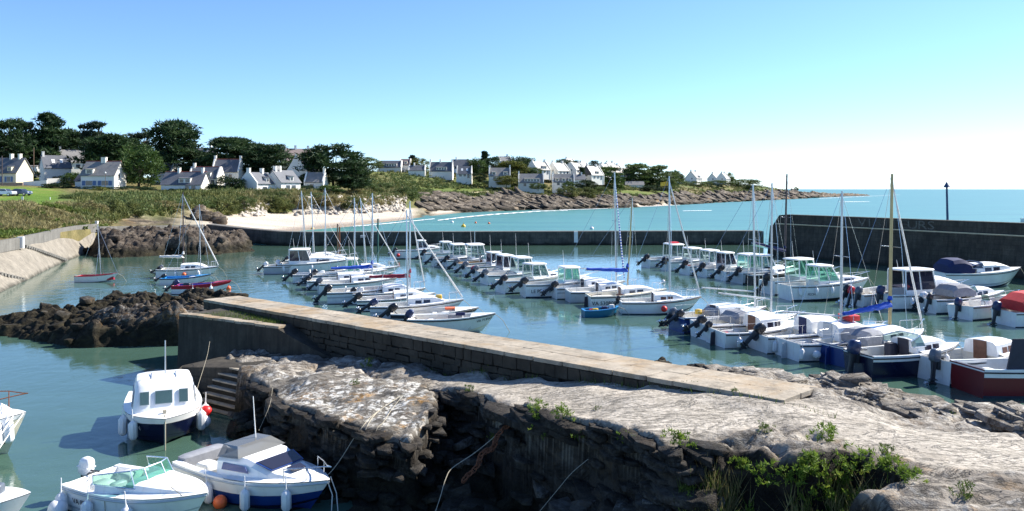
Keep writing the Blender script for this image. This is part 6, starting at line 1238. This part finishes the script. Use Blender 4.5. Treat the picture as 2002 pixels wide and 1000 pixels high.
T = [
 ('dark cypress cut by the left edge with bare stems below', 14, 234, 335, 84, 318, 'cypress', 'leaf_cypress', 1), ('bare stemmed pine behind the cream house roof', 44, 240, 340, 52, 332, 'umbrella', 'leaf_pine', 2),
 ('tall stepped cypress standing highest on the left', 96, 222, 335, 92, 330, 'tall', 'leaf_cypress', 1), ('wide dark cypress filling the slope behind the skylight house', 140, 262, 330, 90, 352, 'cypress', 'leaf_cypress', 2),
 ('flat topped pine with open plates of foliage', 183, 238, 340, 66, 340, 'umbrella', 'leaf_pine', 1), ('broad dark cypress behind the red ridged house', 212, 264, 362, 100, 300, 'cypress', 'leaf_cypress', 3),
 ('round green tree right of the red ridged house', 272, 286, 372, 84, 276, 'round', 'leaf_green', 1), ('small open pine between two great cypresses', 277, 260, 345, 52, 352, 'umbrella', 'leaf_pine', 3),
 ('huge rounded cypress left of the sky gap', 341, 237, 352, 92, 322, 'cypress', 'leaf_cypress', 4), ('lower skirt of dark cypress under the huge rounded one', 358, 290, 350, 84, 316, 'cypress', 'leaf_cypress', 5),
 ('ragged cypress right of the sky gap', 456, 270, 350, 92, 312, 'cypress', 'leaf_cypress', 6), ('long crowned cypress sloping down beside the ragged one', 528, 283, 354, 88, 308, 'cypress', 'leaf_cypress', 7),
 ('wind swept cypress alone above the beach houses', 652, 285, 372, 108, 296, 'cypress', 'leaf_cypress', 8), ('low dark branch tree left of the wind swept cypress', 606, 340, 374, 44, 290, 'cypress', 'leaf_cypress', 9),
 ('dark shrubby thicket on the heath skyline', 716, 306, 336, 62, 420, 'round', 'leaf_olive', 2),
 ('thin dark pine on the crest beside the yellow green tree', 806, 304, 336, 26, 470, 'tall', 'leaf_pine', 3), ('yellow green round tree between the crest houses', 821, 310, 340, 38, 445, 'round', 'leaf_yellow', 3),
 ('pale green tree at the left of the crest wood', 930, 308, 345, 44, 470, 'round', 'leaf_green', 4), ('pointed dark tree rising above the crest wood', 948, 296, 340, 26, 490, 'tall', 'leaf_cypress', 4),
 ('broad dark tree in the crest wood', 966, 304, 350, 54, 480, 'round', 'leaf_cypress', 5), ('yellowish cypress above the broad dormered house', 1002, 316, 362, 56, 446, 'cypress', 'leaf_yellow', 10),
 ('dark domed tree on the crest above white gables', 1012, 302, 338, 48, 520, 'round', 'leaf_cypress', 6), ('dark bush between the crest dome and a white gable', 1034, 309, 338, 36, 530, 'round', 'leaf_cypress', 7),
 ('green bush before the glazed dormer house', 1046, 326, 345, 34, 452, 'round', 'leaf_green', 8), ('round dark tree between the turned houses', 1102, 311, 338, 40, 560, 'round', 'leaf_cypress', 9),
 ('small dark tree right of the round one', 1128, 314, 336, 22, 570, 'round', 'leaf_cypress', 10), ('dark tree behind the dark gable chimney', 1163, 313, 334, 28, 590, 'round', 'leaf_pine', 11),
 ('small conifer left of the dark gable', 1138, 328, 354, 20, 490, 'tall', 'leaf_cypress', 5), ('dark bushy pine left of the tall front mast', 1190, 328, 374, 54, 520, 'cypress', 'leaf_green', 11),
 ('left pine of the seaside clump', 1245, 322, 372, 62, 575, 'cypress', 'leaf_olive', 12), ('right pine of the seaside clump', 1286, 325, 372, 64, 585, 'cypress', 'leaf_olive', 13),
 ('lower pine at the right end of the clump', 1316, 334, 368, 40, 620, 'round', 'leaf_olive', 14), ('dark cypress between the flat topped pine and the huge rounded one', 246, 272, 350, 80, 345, 'cypress', 'leaf_cypress', 14), ('dark cypress filling the gap behind the cream house', 62, 262, 345, 86, 345, 'cypress', 'leaf_cypress', 15), ('low dark cypress left of the ragged one', 410, 300, 352, 66, 330, 'cypress', 'leaf_cypress', 16), ('dark cypress between the ragged and the long crowned ones', 492, 282, 352, 84, 322, 'cypress', 'leaf_cypress', 17), ('dark tree behind the tall stepped cypress', 118, 250, 340, 80, 350, 'cypress', 'leaf_cypress', 18), ('dark shoulder of the wind swept cypress', 690, 312, 372, 60, 300, 'cypress', 'leaf_cypress', 19), ('wind bent bush behind the outermost house', 1424, 338, 360, 24, 800, 'round', 'leaf_olive', 15),
 ('low dark scrub tree sloping down the headland', 1455, 350, 370, 60, 830, 'round', 'leaf_olive', 16), ('small lone tree near the headland tip', 1557, 366, 374, 8, 980, 'round', 'leaf_olive', 17)]
for a in T: tree(*a)
Bsh = [('dark round bush beside the wide chimney house', 446, 344, 384, 62, 256, 'leaf_hedge'), ('clipped round bush beside the skylight house', 66, 334, 350, 22, 285, 'leaf_hedge'), ('olive shrub left of the red ridged house', 142, 338, 368, 46, 280, 'leaf_green'), ('low shrub before the skylight house', 118, 344, 360, 30, 288, 'leaf_hedge'),
 ('clipped dark hedge under the red ridged house, left part', 112, 358, 374, 60, 262, 'leaf_hedge'), ('clipped dark hedge under the red ridged house, middle part', 190, 364, 378, 66, 258, 'leaf_hedge'), ('clipped dark hedge under the round green tree', 262, 364, 380, 76, 258, 'leaf_hedge'), ('hedge before the wide dormer house', 350, 369, 380, 90, 255, 'leaf_hedge'), ('hedge below the chimney gable house', 420, 362, 380, 50, 258, 'leaf_hedge'), ('hedge below the glazed corner house', 520, 374, 386, 90, 250, 'leaf_olive'),
 ('yellowish gorse at the lawn edge', 196, 366, 384, 36, 246, 'leaf_yellow'), ('shrub under the wind swept cypress', 640, 362, 382, 60, 280, 'leaf_green'), ('dark shrub under the sunlit gable house', 600, 362, 380, 36, 276, 'leaf_hedge'),
 ('dark evergreen bush at the beach end of the path', 790, 365, 400, 52, 322, 'leaf_olive'), ('pale bush left of the beach path bush', 750, 358, 378, 40, 340, 'leaf_olive'), ('long pale hedge on the heath edge', 712, 358, 380, 60, 320, 'leaf_olive'),
 ('yellow bush below the gable ended white house', 990, 344, 364, 44, 415, 'leaf_yellow'), ('dark hedge by the small skylight house', 938, 338, 356, 30, 420, 'leaf_hedge'), ('grey green bush right of the broad dormered house', 1052, 358, 372, 32, 412, 'leaf_olive'), ('round shrub before the pointed dormers house', 1110, 354, 372, 26, 420, 'leaf_green'), ('hedge between the pointed dormers house and the pine', 1145, 352, 372, 46, 440, 'leaf_hedge'),
 ('grey green hedge below the bushy pine', 1162, 364, 378, 46, 440, 'leaf_olive'), ('brown green thicket above the cliff, left part', 1110, 364, 390, 40, 410, 'leaf_scrub'), ('brown green thicket above the cliff, right part', 1145, 366, 392, 46, 420, 'leaf_scrub'), ('long low hedge right of the pine clump', 1282, 362, 376, 56, 540, 'leaf_hedge'), ('hedge before the large headland gable', 1350, 354, 366, 56, 700, 'leaf_olive'), ('hedge before the outermost houses', 1404, 353, 364, 60, 740, 'leaf_olive')]
Bsh += [('tall tawny bush at the end of the grassy bank', 178, 392, 442, 62, 152, 'leaf_dry'), ('olive bush beside the tall tawny one', 222, 390, 444, 56, 158, 'leaf_scrub'), ('second olive bush on the dune flank', 258, 392, 440, 40, 166, 'leaf_scrub'), ('grey green bush at the top of the dune', 150, 378, 400, 60, 200, 'leaf_olive'), ('dry grass mound on the dune', 318, 392, 420, 80, 186, 'leaf_dry'), ('dark shrub left of the dune boulder', 372, 384, 414, 44, 205, 'leaf_olive'), ('brown scrub right of the dune boulder', 440, 386, 422, 52, 208, 'leaf_scrub'),
 ('ivy green shrub above the armour stones', 478, 384, 408, 40, 218, 'leaf_olive'), ('tall dark bush splitting the rock armour', 538, 382, 424, 66, 236, 'leaf_scrub'), ('tawny bush right of the tall dark one', 580, 384, 416, 44, 246, 'leaf_dry'), ('tawny bush above the long rock armour', 640, 382, 404, 60, 258, 'leaf_dry'), ('brown bush hanging over the armour stones', 690, 384, 412, 46, 266, 'leaf_scrub'), ('green bush on the bank behind the masts', 615, 376, 396, 50, 262, 'leaf_olive')]
for k, (lb_, px, tp, bs, w, d, m_) in enumerate(Bsh): tree(lb_, px, tp, bs, w, d, 'round', m_, 20 + k % 6, 'bushes and hedges on the hillside', 'bush', 'bush')

# scrub, dune grass and bank vegetation: uncountable
def scrub(name, label, cnt, test, size, mat, seed, blades=False, per=26):
    g = np.random.default_rng(seed); cents, rads = [], []
    tries = 0
    while len(cents) < cnt and tries < cnt * 40:
        tries += 1; i, j = g.integers(0, len(rows)), g.integers(0, NPX); v_, p_ = TV[i, j], pxs[j]
        if not test(v_, p_, i, j): continue
        s = size[0] + (size[1] - size[0]) * g.random() ** 2; jx_ = g.normal() * .6; cents.append((TX[i, j] + jx_, TY[i, j] + g.normal() * .6, TZ[i, j] + s * .25)); rads.append((s, s, s * (.7 if not blades else .8)))
    V_, F_ = leaf_cloud(g, cents, rads, per, size[2], .9 if blades else .35, 2.6 if blades else 1.5)
    tag(link(name, np_mesh(name, V_, F_, mat, False)), label, None, None, 'stuff')
veg = lambda i, j: rockm[i, j] < .4 and sandm[i, j] < .2 and lawnm[i, j] < .3 and pathm[i, j] < .3
scrub('bank_grass', 'dry brown grass on the bank above the sea wall', 1500, lambda v, p, i, j: .9 < v < 2.15 and -60 < p < 200 and fbm(TX[i,j]*.08, TY[i,j]*.08, 3, 3) > -.1, (.25, .7, .13), 'leaf_dry', 1, True, 60)
scrub('bank_weeds', 'green weeds at the foot of the grassy bank', 900, lambda v, p, i, j: .5 < v < 2.0 and -60 < p < 190 and fbm(TX[i,j]*.1, TY[i,j]*.1, 9, 3) > .05, (.25, .6, .14), 'leaf_grass', 2, False, 50)
scrub('dune_scrub', 'olive scrub covering the dune behind the reef', 1300, lambda v, p, i, j: 1.15 < v < 3.4 and 150 < p < 560 and veg(i, j), (.4, 1.3, .22), 'leaf_scrub', 3, True, 56)
scrub('dune_bushes', 'tall tawny bushes over the rock armour', 1100, lambda v, p, i, j: 1.35 < v < 3.0 and 470 < p < 790 and veg(i, j), (.5, 1.4, .24), 'leaf_dry', 4, True, 56)
scrub('dune_green', 'green bushes along the top of the beach bank', 1200, lambda v, p, i, j: 1.5 < v < 3.6 and 200 < p < 800 and veg(i, j) and fbm(TX[i,j]*.05, TY[i,j]*.05, 5, 3) > 0, (.5, 1.5, .26), 'leaf_olive', 5, False, 56)
scrub('heath_scrub', 'brown and green heath covering the open hill', 2600, lambda v, p, i, j: 1.9 < v < 5.2 and 690 < p < 1560 and veg(i, j), (.5, 1.3, .38), 'leaf_scrub', 6, False, 34)
scrub('heath_green', 'green bushes dotted over the heath', 1500, lambda v, p, i, j: 1.7 < v < 5.2 and 700 < p < 1500 and veg(i, j) and fbm(TX[i,j]*.04, TY[i,j]*.04, 15, 3) > .05, (.6, 1.6, .38), 'leaf_olive', 7, False, 36)
# rock armour at the back of the beach
plain('armour', (.46, .41, .34), .95, .3, .5); plain('armour_dark', (.22, .19, .16), .95, .3, .5)
g = np.random.default_rng(77)
def armour(name, label, cnt, p0, p1, v0, v1, mat):
    pts = []
    while len(pts) < cnt:
        p_ = g.uniform(p0, p1); v_ = g.uniform(v0, v1); j = int(np.searchsorted(pxs, p_)); i = int(np.argmin([abs(r_ - v_) for r_ in rows])); s = g.uniform(.35, .95)
        pts.append((TX[i, j] + g.normal()*.3, TY[i, j] + g.normal()*.3, TZ[i, j] + .25*s, s*1.2, s, s*.75, g.uniform(0, 6.3), (g.uniform(-.6, .6), g.uniform(-.6, .6))))
    scatter_chunks(name, pts, mat, label, {'pale': 0})
armour('rock_armour', 'pale broken boulders of the rock armour behind the beach', 900, 572, 790, .82, 2.0, 'armour'); armour('rock_armour', 'small pile of armour stones left of the beach bushes', 120, 468, 516, .86, 1.7, 'armour'); armour('rock_armour', 'darker stones mixed into the rock armour', 260, 575, 790, .8, 1.9, 'armour_dark')
db = np.random.default_rng(4); pts = []
for k in range(26): q = pd(404 + db.normal()*14, 424 + db.normal()*5, 186 + db.normal()*2); pts.append((q.x, q.y, ground(q.x, q.y) + .3 + .5*abs(db.normal()), 1.6, 1.2, 1.3, db.uniform(0, 6.3), (db.normal()*.3, db.normal()*.3)))
scatter_chunks('dune_boulder', pts, 'rock_cliff', 'ochre topped rock mass at the left end of the beach', {'pale': .3, 'ochre': 1.0})
# cliff blocks: slabs lying on the dipping beds
pts = []
while len(pts) < 1900:
    i, j = g.integers(2, 60), g.integers(int(np.searchsorted(pxs, 800)), int(np.searchsorted(pxs, 1600)))
    if rockm[i, j] < .5 or TZ[i, j] < .1: continue
    s = g.uniform(.8, 2.8) * (TY[i, j] / 420) ** .6; pts.append((TX[i, j], TY[i, j], TZ[i, j] + .1, s * 2.2, s * 1.0, s * .42, R(-22 + g.normal() * 12), (R(10 + g.normal() * 8), R(16 + g.normal() * 8))))
scatter_chunks('cliff_slabs', pts, 'rock_cliff', 'tilted slabs of the rocky cliffs along the bay', {'pale': .8, 'ochre': .25, 'cement': 0})

# ---------- small things on the shore
def post(label, px, y0, y1, d, r, mat, name='post', cat='post', lean=0.0):
    a, b = pd(px, y1, d), pd(px + lean, y0, d); mb = MB(); mb.tube([a + Vector((0,0,-.6)), b], r, 7); return tag(mb.build(name, mat), label, cat)
for (lb_, px, y0, y1, d, r, m_, nm, ct, ln) in [
 ('dark telegraph pole at the left edge', 4, 305, 370, 262, .13, 'mast_dark', 'telegraph_pole', 'pole', 0), ('wooden telegraph pole before the white garage', 66, 290, 345, 292, .12, 'post_brown', 'telegraph_pole', 'pole', 0), ('pale pole among the bare pine stems', 44, 262, 312, 320, .12, 'alu', 'telegraph_pole', 'pole', 1),
 ('white marker post on the lawn', 98, 386, 392, 190, .07, 'paint_white', 'post', 'post', 0), ('white marker post left end of the bank path', 170, 440, 445, 128, .07, 'paint_white', 'post', 'post', 0), 
 ('green channel post standing in the basin', 739, 428, 492, 122, .10, 'post_green', 'mooring_post', 'post', 0), ('brown channel post beside the striped pennant', 660, 438, 500, 114, .08, 'post_brown', 'mooring_post', 'post', 0), ('rusty channel post close behind the brown one', 664, 444, 512, 106, .07, 'chain_rust', 'mooring_post', 'post', 0), ('short pale post left of the green one', 928, 452, 485, 130, .05, 'alu', 'mooring_post', 'post', 0)]:
    post(lb_, px, y0, y1, d, r, m_, nm, ct, ln)
sg = thing('sign_post', 'small white sign on a post at the edge of the car park', 'sign', pd(45, 406, 150)); MB().tube([(0,0,-.5), (0,0,1.1)], .03, 6).build('post', 'paint_white', sg); mb = MB(); mb.box((-.1, 0, 1.35), (.32, .04, .5)); mb.build('panel', 'paint_white', sg, False)
bx_ = thing('white_box', 'small white cabinet at the end of the bank', 'box', pd(189, 442, 130)); mb = MB(); mb.box((0, 0, .25), (.3, .3, .6)); mb.box((0, 0, .58), (.36, .36, .06)); mb.build('case', 'paint_white', bx_, False)
gf = thing('height_barrier', 'white goal shaped frame standing behind the cars', 'frame', pd(29, 385, 250)); mb = MB(); mb.tube([(-.95, 0, -.3), (-.95, 0, 1.6)], .06, 6); mb.tube([(.95, 0, -.3), (.95, 0, 1.5)], .06, 6); mb.build('post', 'paint_white', gf); mb = MB(); mb.box((0, 0, 1.6), (2.2, .08, .2)); mb.build('crossbar', 'paint_white', gf, False)
bn = thing('wooden_rail', 'low wooden rail at the left edge of the lawn', 'rail', pd(6, 407, 150)); mb = MB(); mb.box((0, 0, .42), (2.4, .1, .1)); mb.build('rail', 'post_brown', bn, False); mb = MB(); mb.box((.7, 0, .15), (.12, .12, .6)); mb.build('post', 'wood_light', bn, False)
lp = thing('street_lamp', 'slim street lamp before the red ridged house', 'street lamp', pd(206, 366, 256)); MB().tube([(0,0,-.5), (0,0,3.4)], .05, 6).build('pole', 'post_brown', lp); mb = MB(); mb.ell((0, 0, 3.55), (.2, .2, .26), 10, 6); mb.build('lamp_head', 'paint_white', lp)
# cars
def car(label, px, py, d, rz, paint, hatch=False):
    b_ = pd(px, py, d); c = thing('parked_car', label, 'car', (b_.x, b_.y, ground(b_.x, b_.y) + .02), R(rz), 'cars parked on the grass'); P_ = [(-2.1, .35), (-2.1, .75), (-1.95, .95), (-1.1, 1.0), (-.55, 1.42), (.75, 1.46), (1.55, 1.35 if hatch else 1.05), (2.05, 1.0), (2.1, .55), (2.05, .32)]
    mb = MB(); mb.loft([[Vector((x, y * (.93 if z > 1.1 else 1), z)) for x, z in P_] for y in (-.85, .85)]); b = mb.build('body', paint, c, True, 30)
    for s_ in (-1, 1):
        mb = MB(); mb.slab([(-.95, s_*.855, 1.0), (1.35, s_*.855, 1.02), (.8, s_*.80, 1.38), (-.5, s_*.80, 1.36)], .03); mb.build('side_window', 'window_glass', b, False)
        for x in (-1.35, 1.3):
            mb = MB(); mb.tube([(x, s_*.70, .32), (x, s_*.88, .32)], .32, 14); w_ = mb.build('wheel', 'rubber', c, True, 40); mb = MB(); mb.tube([(x, s_*.86, .32), (x, s_*.895, .32)], .2, 12); mb.build('rim', 'steel', w_, True, 40)
    for y in (-.6, .6): mb = MB(); mb.ell((-2.08, y, .72), (.06, .18, .09), 8, 5); mb.build('headlight', 'paint_white', b)
    mb = MB(); mb.slab([(-1.12, -.72, 1.02), (-1.12, .72, 1.02), (-.60, .68, 1.41), (-.60, -.68, 1.41)], .03); mb.build('windscreen', 'window_glass', b, False)
plain('car_silver', (.55, .57, .60), .25, .05, metal=.4); plain('car_blue', (.10, .14, .22), .25, .05, metal=.3)
car('silver hatchback parked at the left edge of the grass', 9, 394, 212, 178, 'car_silver', True); car('dark blue grey saloon parked beside the silver hatchback', 40, 395, 215, 176, 'car_blue')
# floats in the bay
for lb_, px, py, m_, s_ in [('yellow conical buoy off the beach', 906, 444, 'yellow', 2.0), ('small white float near the breaking wave', 884, 436, 'fender', 1.6), ('small orange float right of the white one', 930, 437, 'orange', 1.2), ('small float farthest right off the beach', 956, 438, 'orange', 1.2), ('white buoy just outside the breakwater', 1157, 448.5, 'fender', 1.8), ('small orange float off the red boat bow', 447, 566, 'orange', .8), ('yellow float showing above the breakwater near the beach', 611, 449, 'yellow', 1.6), ('white mooring float between the rows', 1297, 553, 'fender', .7)]:
    p = at(px, py, 0); mb = MB(); mb.ell((0, 0, .08), (.22*s_, .22*s_, .22*s_), 12, 8); mb.tube([(0, 0, .2*s_), (0, 0, .42*s_)], [.05*s_, .03*s_], 6); o = mb.build('buoy', m_); o.location = p; tag(o, lb_, 'buoy', 'floats and buoys')

# ---------- plants on the near rocks
def plant_mesh(seed, mat, n=420, flower=False):
    g = np.random.default_rng(seed); cents = [(g.normal()*.26, g.normal()*.26, .12 + .55 * g.random()) for _ in range(26)]
    V_, F_ = leaf_cloud(g, cents, [(.11, .11, .10)] * 26, n // 26, .055, .6, 1.8); return np_mesh('leaves', V_, F_, mat, False)
PM = [plant_mesh(k, 'leaf_samphire') for k in range(4)]; PMg = [plant_mesh(k + 9, 'leaf_grass') for k in range(3)]
def onrock(px, py):
    """where the line of sight through a photo pixel first meets the near rock"""
    d = 10.5 / KD
    while d < 55:
        q = pd(px, py, d)
        if rock_z(q.x, q.y) >= q.z: return Vector((q.x, q.y, rock_z(q.x, q.y)))
        d += .05
    return at(px, py, 0)
def plant(label, px, py, z, s, m_=None, k=0):
    p = onrock(px, py); o = thing('samphire_plant', label, 'plant', (p.x, p.y, p.z - .06), random.uniform(0, 6), 'plants on the near rocks'); link('leaves', m_ or PM[k % 4], o, None, None, s)
    mb = MB(); mb.tube([(0, 0, -.15), (.02, 0, .2), (0, .02, .45)], [.02, .014, .006], 5); mb.build('stem', 'leaf_grass', o).scale = (s, s, s)
for k, (lb_, px, py, z, s) in enumerate([
 ('bright samphire clump hanging below the platform edge', 1052, 826, 1.95, .55), ('samphire clump under the bright one', 1078, 868, 1.35, .5), ('small samphire tuft left of the chain', 965, 905, .9, .3), ('samphire low on the shaded rock', 1062, 905, 1.0, .45), ('samphire sprig in the middle of the shaded face', 1228, 866, 1.95, .38), ('wide samphire clump on the shadow edge', 1330, 880, 2.05, .55), ('yellow green plant at the corner of the rock edge', 1618, 866, 2.38, .55),
 ('flowering plant in the gully, left', 1600, 940, 1.5, .6), ('flowering plant in the gully, centre', 1690, 935, 1.75, .62), ('flowering plant in the gully, right', 1735, 930, 1.95, .5), ('plant at the bottom of the gully', 1560, 965, 1.3, .65), ('plant low beside the slab', 1660, 975, 1.55, .6), ('bushy flowering plant on the gully floor', 1640, 955, 2.3, .6), ('leafy plant against the gully wall', 1580, 920, 2.2, .55), ('plant in the narrow end of the gully', 1770, 940, 2.6, .45), ('low flowering plant near the frame bottom', 1620, 990, 2.2, .6), ('yellow green plant at the gully mouth', 1500, 960, 1.9, .6), ('small plant above the gully mouth', 1450, 925, 2.1, .4), ('trailing plant on the dark face below the platform', 1100, 840, 1.9, .5), ('small trailing plant right of the chain', 1130, 905, 1.5, .4), ('tuft near the lower middle edge', 1340, 985, .75, .5),
 ('tuft on the lichen rock', 694, 752, 1.6, .28), ('tuft at the corner of the lichen rock', 918, 766, 1.82, .3), ('weed growing at the jetty foot, left', 720, 716, 1.45, .42), ('weed growing at the jetty foot, middle', 960, 730, 1.85, .42), ('weed at the jetty foot near its end', 1090, 734, 2.05, .4), ('weed patch along the low jetty edge', 1270, 748, 2.2, .36), ('weed patch along the last jetty edge', 1352, 760, 2.3, .3), ('weed tuft where the jetty meets the platform', 1435, 771, 2.38, .28), ('small tuft in the middle of the platform', 1168, 802, 2.15, .2), ('tuft at the right of the platform', 1495, 843, 2.36, .3), ('low tuft on the rock to the right', 1735, 885, 2.42, .3), ('tuft on the near slab', 1885, 968, 2.68, .35), ('weed by the dark rock at right', 1862, 815, 1.9, .3)]):
    plant(lb_, px, py, z, s, PMg[k % 3] if any(w_ in lb_ for w_ in ('tuft', 'weed')) else None, k)
for lb_, x_, y_, s_ in [('tall flowering plant crowding the gully, leftmost', 3.75, 13.9, 1.0), ('tall flowering plant crowding the gully, second', 4.3, 13.5, .95), ('tall flowering plant crowding the gully, third', 4.9, 13.3, 1.0), ('tall flowering plant crowding the gully, fourth', 5.4, 13.05, .9), ('tall flowering plant crowding the gully, rightmost', 5.95, 13.05, .9), ('shaggy plant at the bottom of the gully', 4.5, 12.7, 1.1), ('shaggy plant low in the gully at left', 3.9, 13.0, 1.0)]:
    o = thing('samphire_plant', lb_, 'plant', (x_, y_, rock_z(x_, y_) - .05), random.uniform(0, 6), 'plants on the near rocks'); link('leaves', random.choice(PM), o, None, None, s_); mb = MB(); mb.tube([(0, 0, -.15), (.02, 0, .2), (0, .02, .45)], [.02, .014, .006], 5); mb.build('stem', 'leaf_grass', o).scale = (s_, s_, s_)
# grass: gully and quay top
def grass_patch(name, label, polys, cnt, hgt, mat, seed, zfun, test=None):
    g = np.random.default_rng(seed); VV = []
    for poly_ in polys:
        P_ = np.array([(q.x, q.y) for q in poly_]); lo, hi = P_.min(0), P_.max(0); m_ = 0
        X_ = g.uniform(lo[0], hi[0], cnt * 5); Y_ = g.uniform(lo[1], hi[1], cnt * 5); ok = poly_sd(X_, Y_, P_) > 0; X_, Y_ = X_[ok][:cnt], Y_[ok][:cnt]
        for x, y in zip(X_, Y_):
            if test is not None and not test(x, y): continue
            z = zfun(x, y); h_ = hgt * g.uniform(.5, 1.3); a = g.uniform(0, 6.3); w = .012; dx, dy = math.cos(a), math.sin(a); lx, ly = g.normal(0, .35, 2) * h_; VV += [(x - dx*w, y - dy*w, z - .03), (x + dx*w, y + dy*w, z - .03), (x + lx, y + ly, z + h_)]
    VV = np.array(VV); tag(link(name, np_mesh(name, VV, np.arange(len(VV)).reshape(-1, 3), mat, False)), label, None, None, 'stuff')
def gully(x, y):
    i = int(np.clip(np.searchsorted(_gx, x), 1, nx - 1)); j = int(np.clip(np.searchsorted(_gy, y), 1, ny - 1)); return S[i, j] < .45 and _Z[i, j] > 1.0 and fbm(x * 1.2, y * 1.2, 44, 3) > -.25
grass_patch('gully_grass', 'dry grass filling the gully in front of the slab', [[V3(3.4, 19.5), V3(4.4, 18.6), V3(8.5, 17.6), V3(8.5, 15), V3(5, 13.5), V3(3.4, 14)]], 12000, .48, 'leaf_dry', 3, rock_z, gully)
grass_patch('gully_weeds', 'green weeds in the gully in front of the slab', [[V3(3.0, 19.5), V3(4.4, 18.6), V3(8, 17.6), V3(8, 15), V3(5, 13.5), V3(3.0, 14)]], 9000, .38, 'leaf_grass', 4, rock_z, gully)
a0 = A + qv * .55; b0_ = B_ + qv * .5
grass_patch('quay_grass', 'short green grass on top of the lower quay', [[a0 + qd * .4, b0_ - qd * .6, b0_ + qv * 1.3, a0 + qv * 1.6 + qd]], 2600, .09, 'leaf_grass', 5, lambda x, y: 2.31)
grass_patch('bank_foot_grass', 'grass along the foot of the jetty wall', [[JS + JU * 16 - JN * .02, JS + JU * 29 - JN * .02, JS + JU * 29 - JN * .18, JS + JU * 16 - JN * .3]], 1600, .13, 'leaf_grass', 6, rock_z)
# ---------- ropes and chain
def rope(label, pts, r=.016, mat='rope', name='rope', cat='rope', n=6):
    P_ = [Vector(p) for p in pts]; out = []
    for k in range(len(P_) - 1):
        for j in range(n):
            f = j / n; p0, p1, p2, p3 = P_[max(k-1, 0)], P_[k], P_[k+1], P_[min(k+2, len(P_)-1)]
            out.append(.5 * ((2*p1) + (p2 - p0)*f + (2*p0 - 5*p1 + 4*p2 - p3)*f*f + (3*p1 - p0 - 3*p2 + p3)*f**3))
    mb = MB(); mb.tube(out + [P_[-1]], r * .55, 5); return tag(mb.build(name, mat), label, cat, 'ropes on the near rocks')
def onr(px, py, z, lift=.03): p = onrock(px, py); return p + Vector((0, 0, lift))
rope('long rope from the lichen rock down to the blue cuddy boat', [onr(785, 776, 1.85), onr(745, 803, 1.8), onr(722, 822, 1.75), onr(708, 838, 1.72), pd(690, 860, 25.0), pd(668, 895, 24.6), pd(645, 925, 24.2), pd(618, 945, 23.8)])
rope('short rope end hanging over the lichen rock', [onr(782, 778, 1.85), onr(740, 808, 1.78), onr(720, 832, 1.72), pd(713, 852, 25.0), pd(715, 870, 24.9), pd(708, 886, 24.8)], .018)
rope('second hanging rope right of the short one', [onr(788, 777, 1.85), onr(768, 800, 1.8), onr(750, 828, 1.74), onr(738, 842, 1.7), pd(728, 862, 24.8)], .014, 'rope')
rope('mooring rope crossing the shaded rock to the platform', [pd(996, 826, 24.2), pd(960, 860, 23.8), pd(925, 888, 23.4), pd(885, 915, 23.0), pd(872, 935, 22.7), pd(860, 975, 22.2), pd(848, 1010, 21.8)])
rope('taut rope at the lower middle of the shaded rock', [pd(1150, 898, 20.9), pd(1118, 925, 20.7), pd(1090, 958, 20.5), pd(1052, 1004, 20.2)], .010, 'rope')
rope('mooring rope from the quay face down to the cabin boat', [pd(410, 668, 38.0), pd(406, 692, 36.5), pd(398, 720, 35), pd(388, 752, 33.2), pd(377, 794, 31.4)], .010, 'rope')
rope('thin line from the rock edge beside the steps', [onr(533, 770, 1.45), pd(528, 790, 28.2), pd(516, 820, 27.6), pd(506, 842, 27.2)], .008, 'rope')
ch = thing('chain', 'rusty chain hanging down the shaded rock', 'chain', (0, 0, 0)); c0, c1 = pd(996, 828, 24.0), pd(908, 938, 22.9)
lk = MB(); lk.tube([(.05*math.cos(a)*1.5, .05*math.sin(a), 0) for a in [i*math.pi/5 for i in range(11)]], .014, 5); lkm = lk.mesh('link', 'chain_rust')
for k in range(22):
    p = c0.lerp(c1, k/21) + Vector((.04*math.sin(k*.9), 0, .05*math.sin(k*.6))); d_ = (c1 - c0).normalized(); link('link', lkm, ch, p, (R(90) if k % 2 else 0, math.asin(-d_.z), math.atan2(d_.y, d_.x)), 1.2)
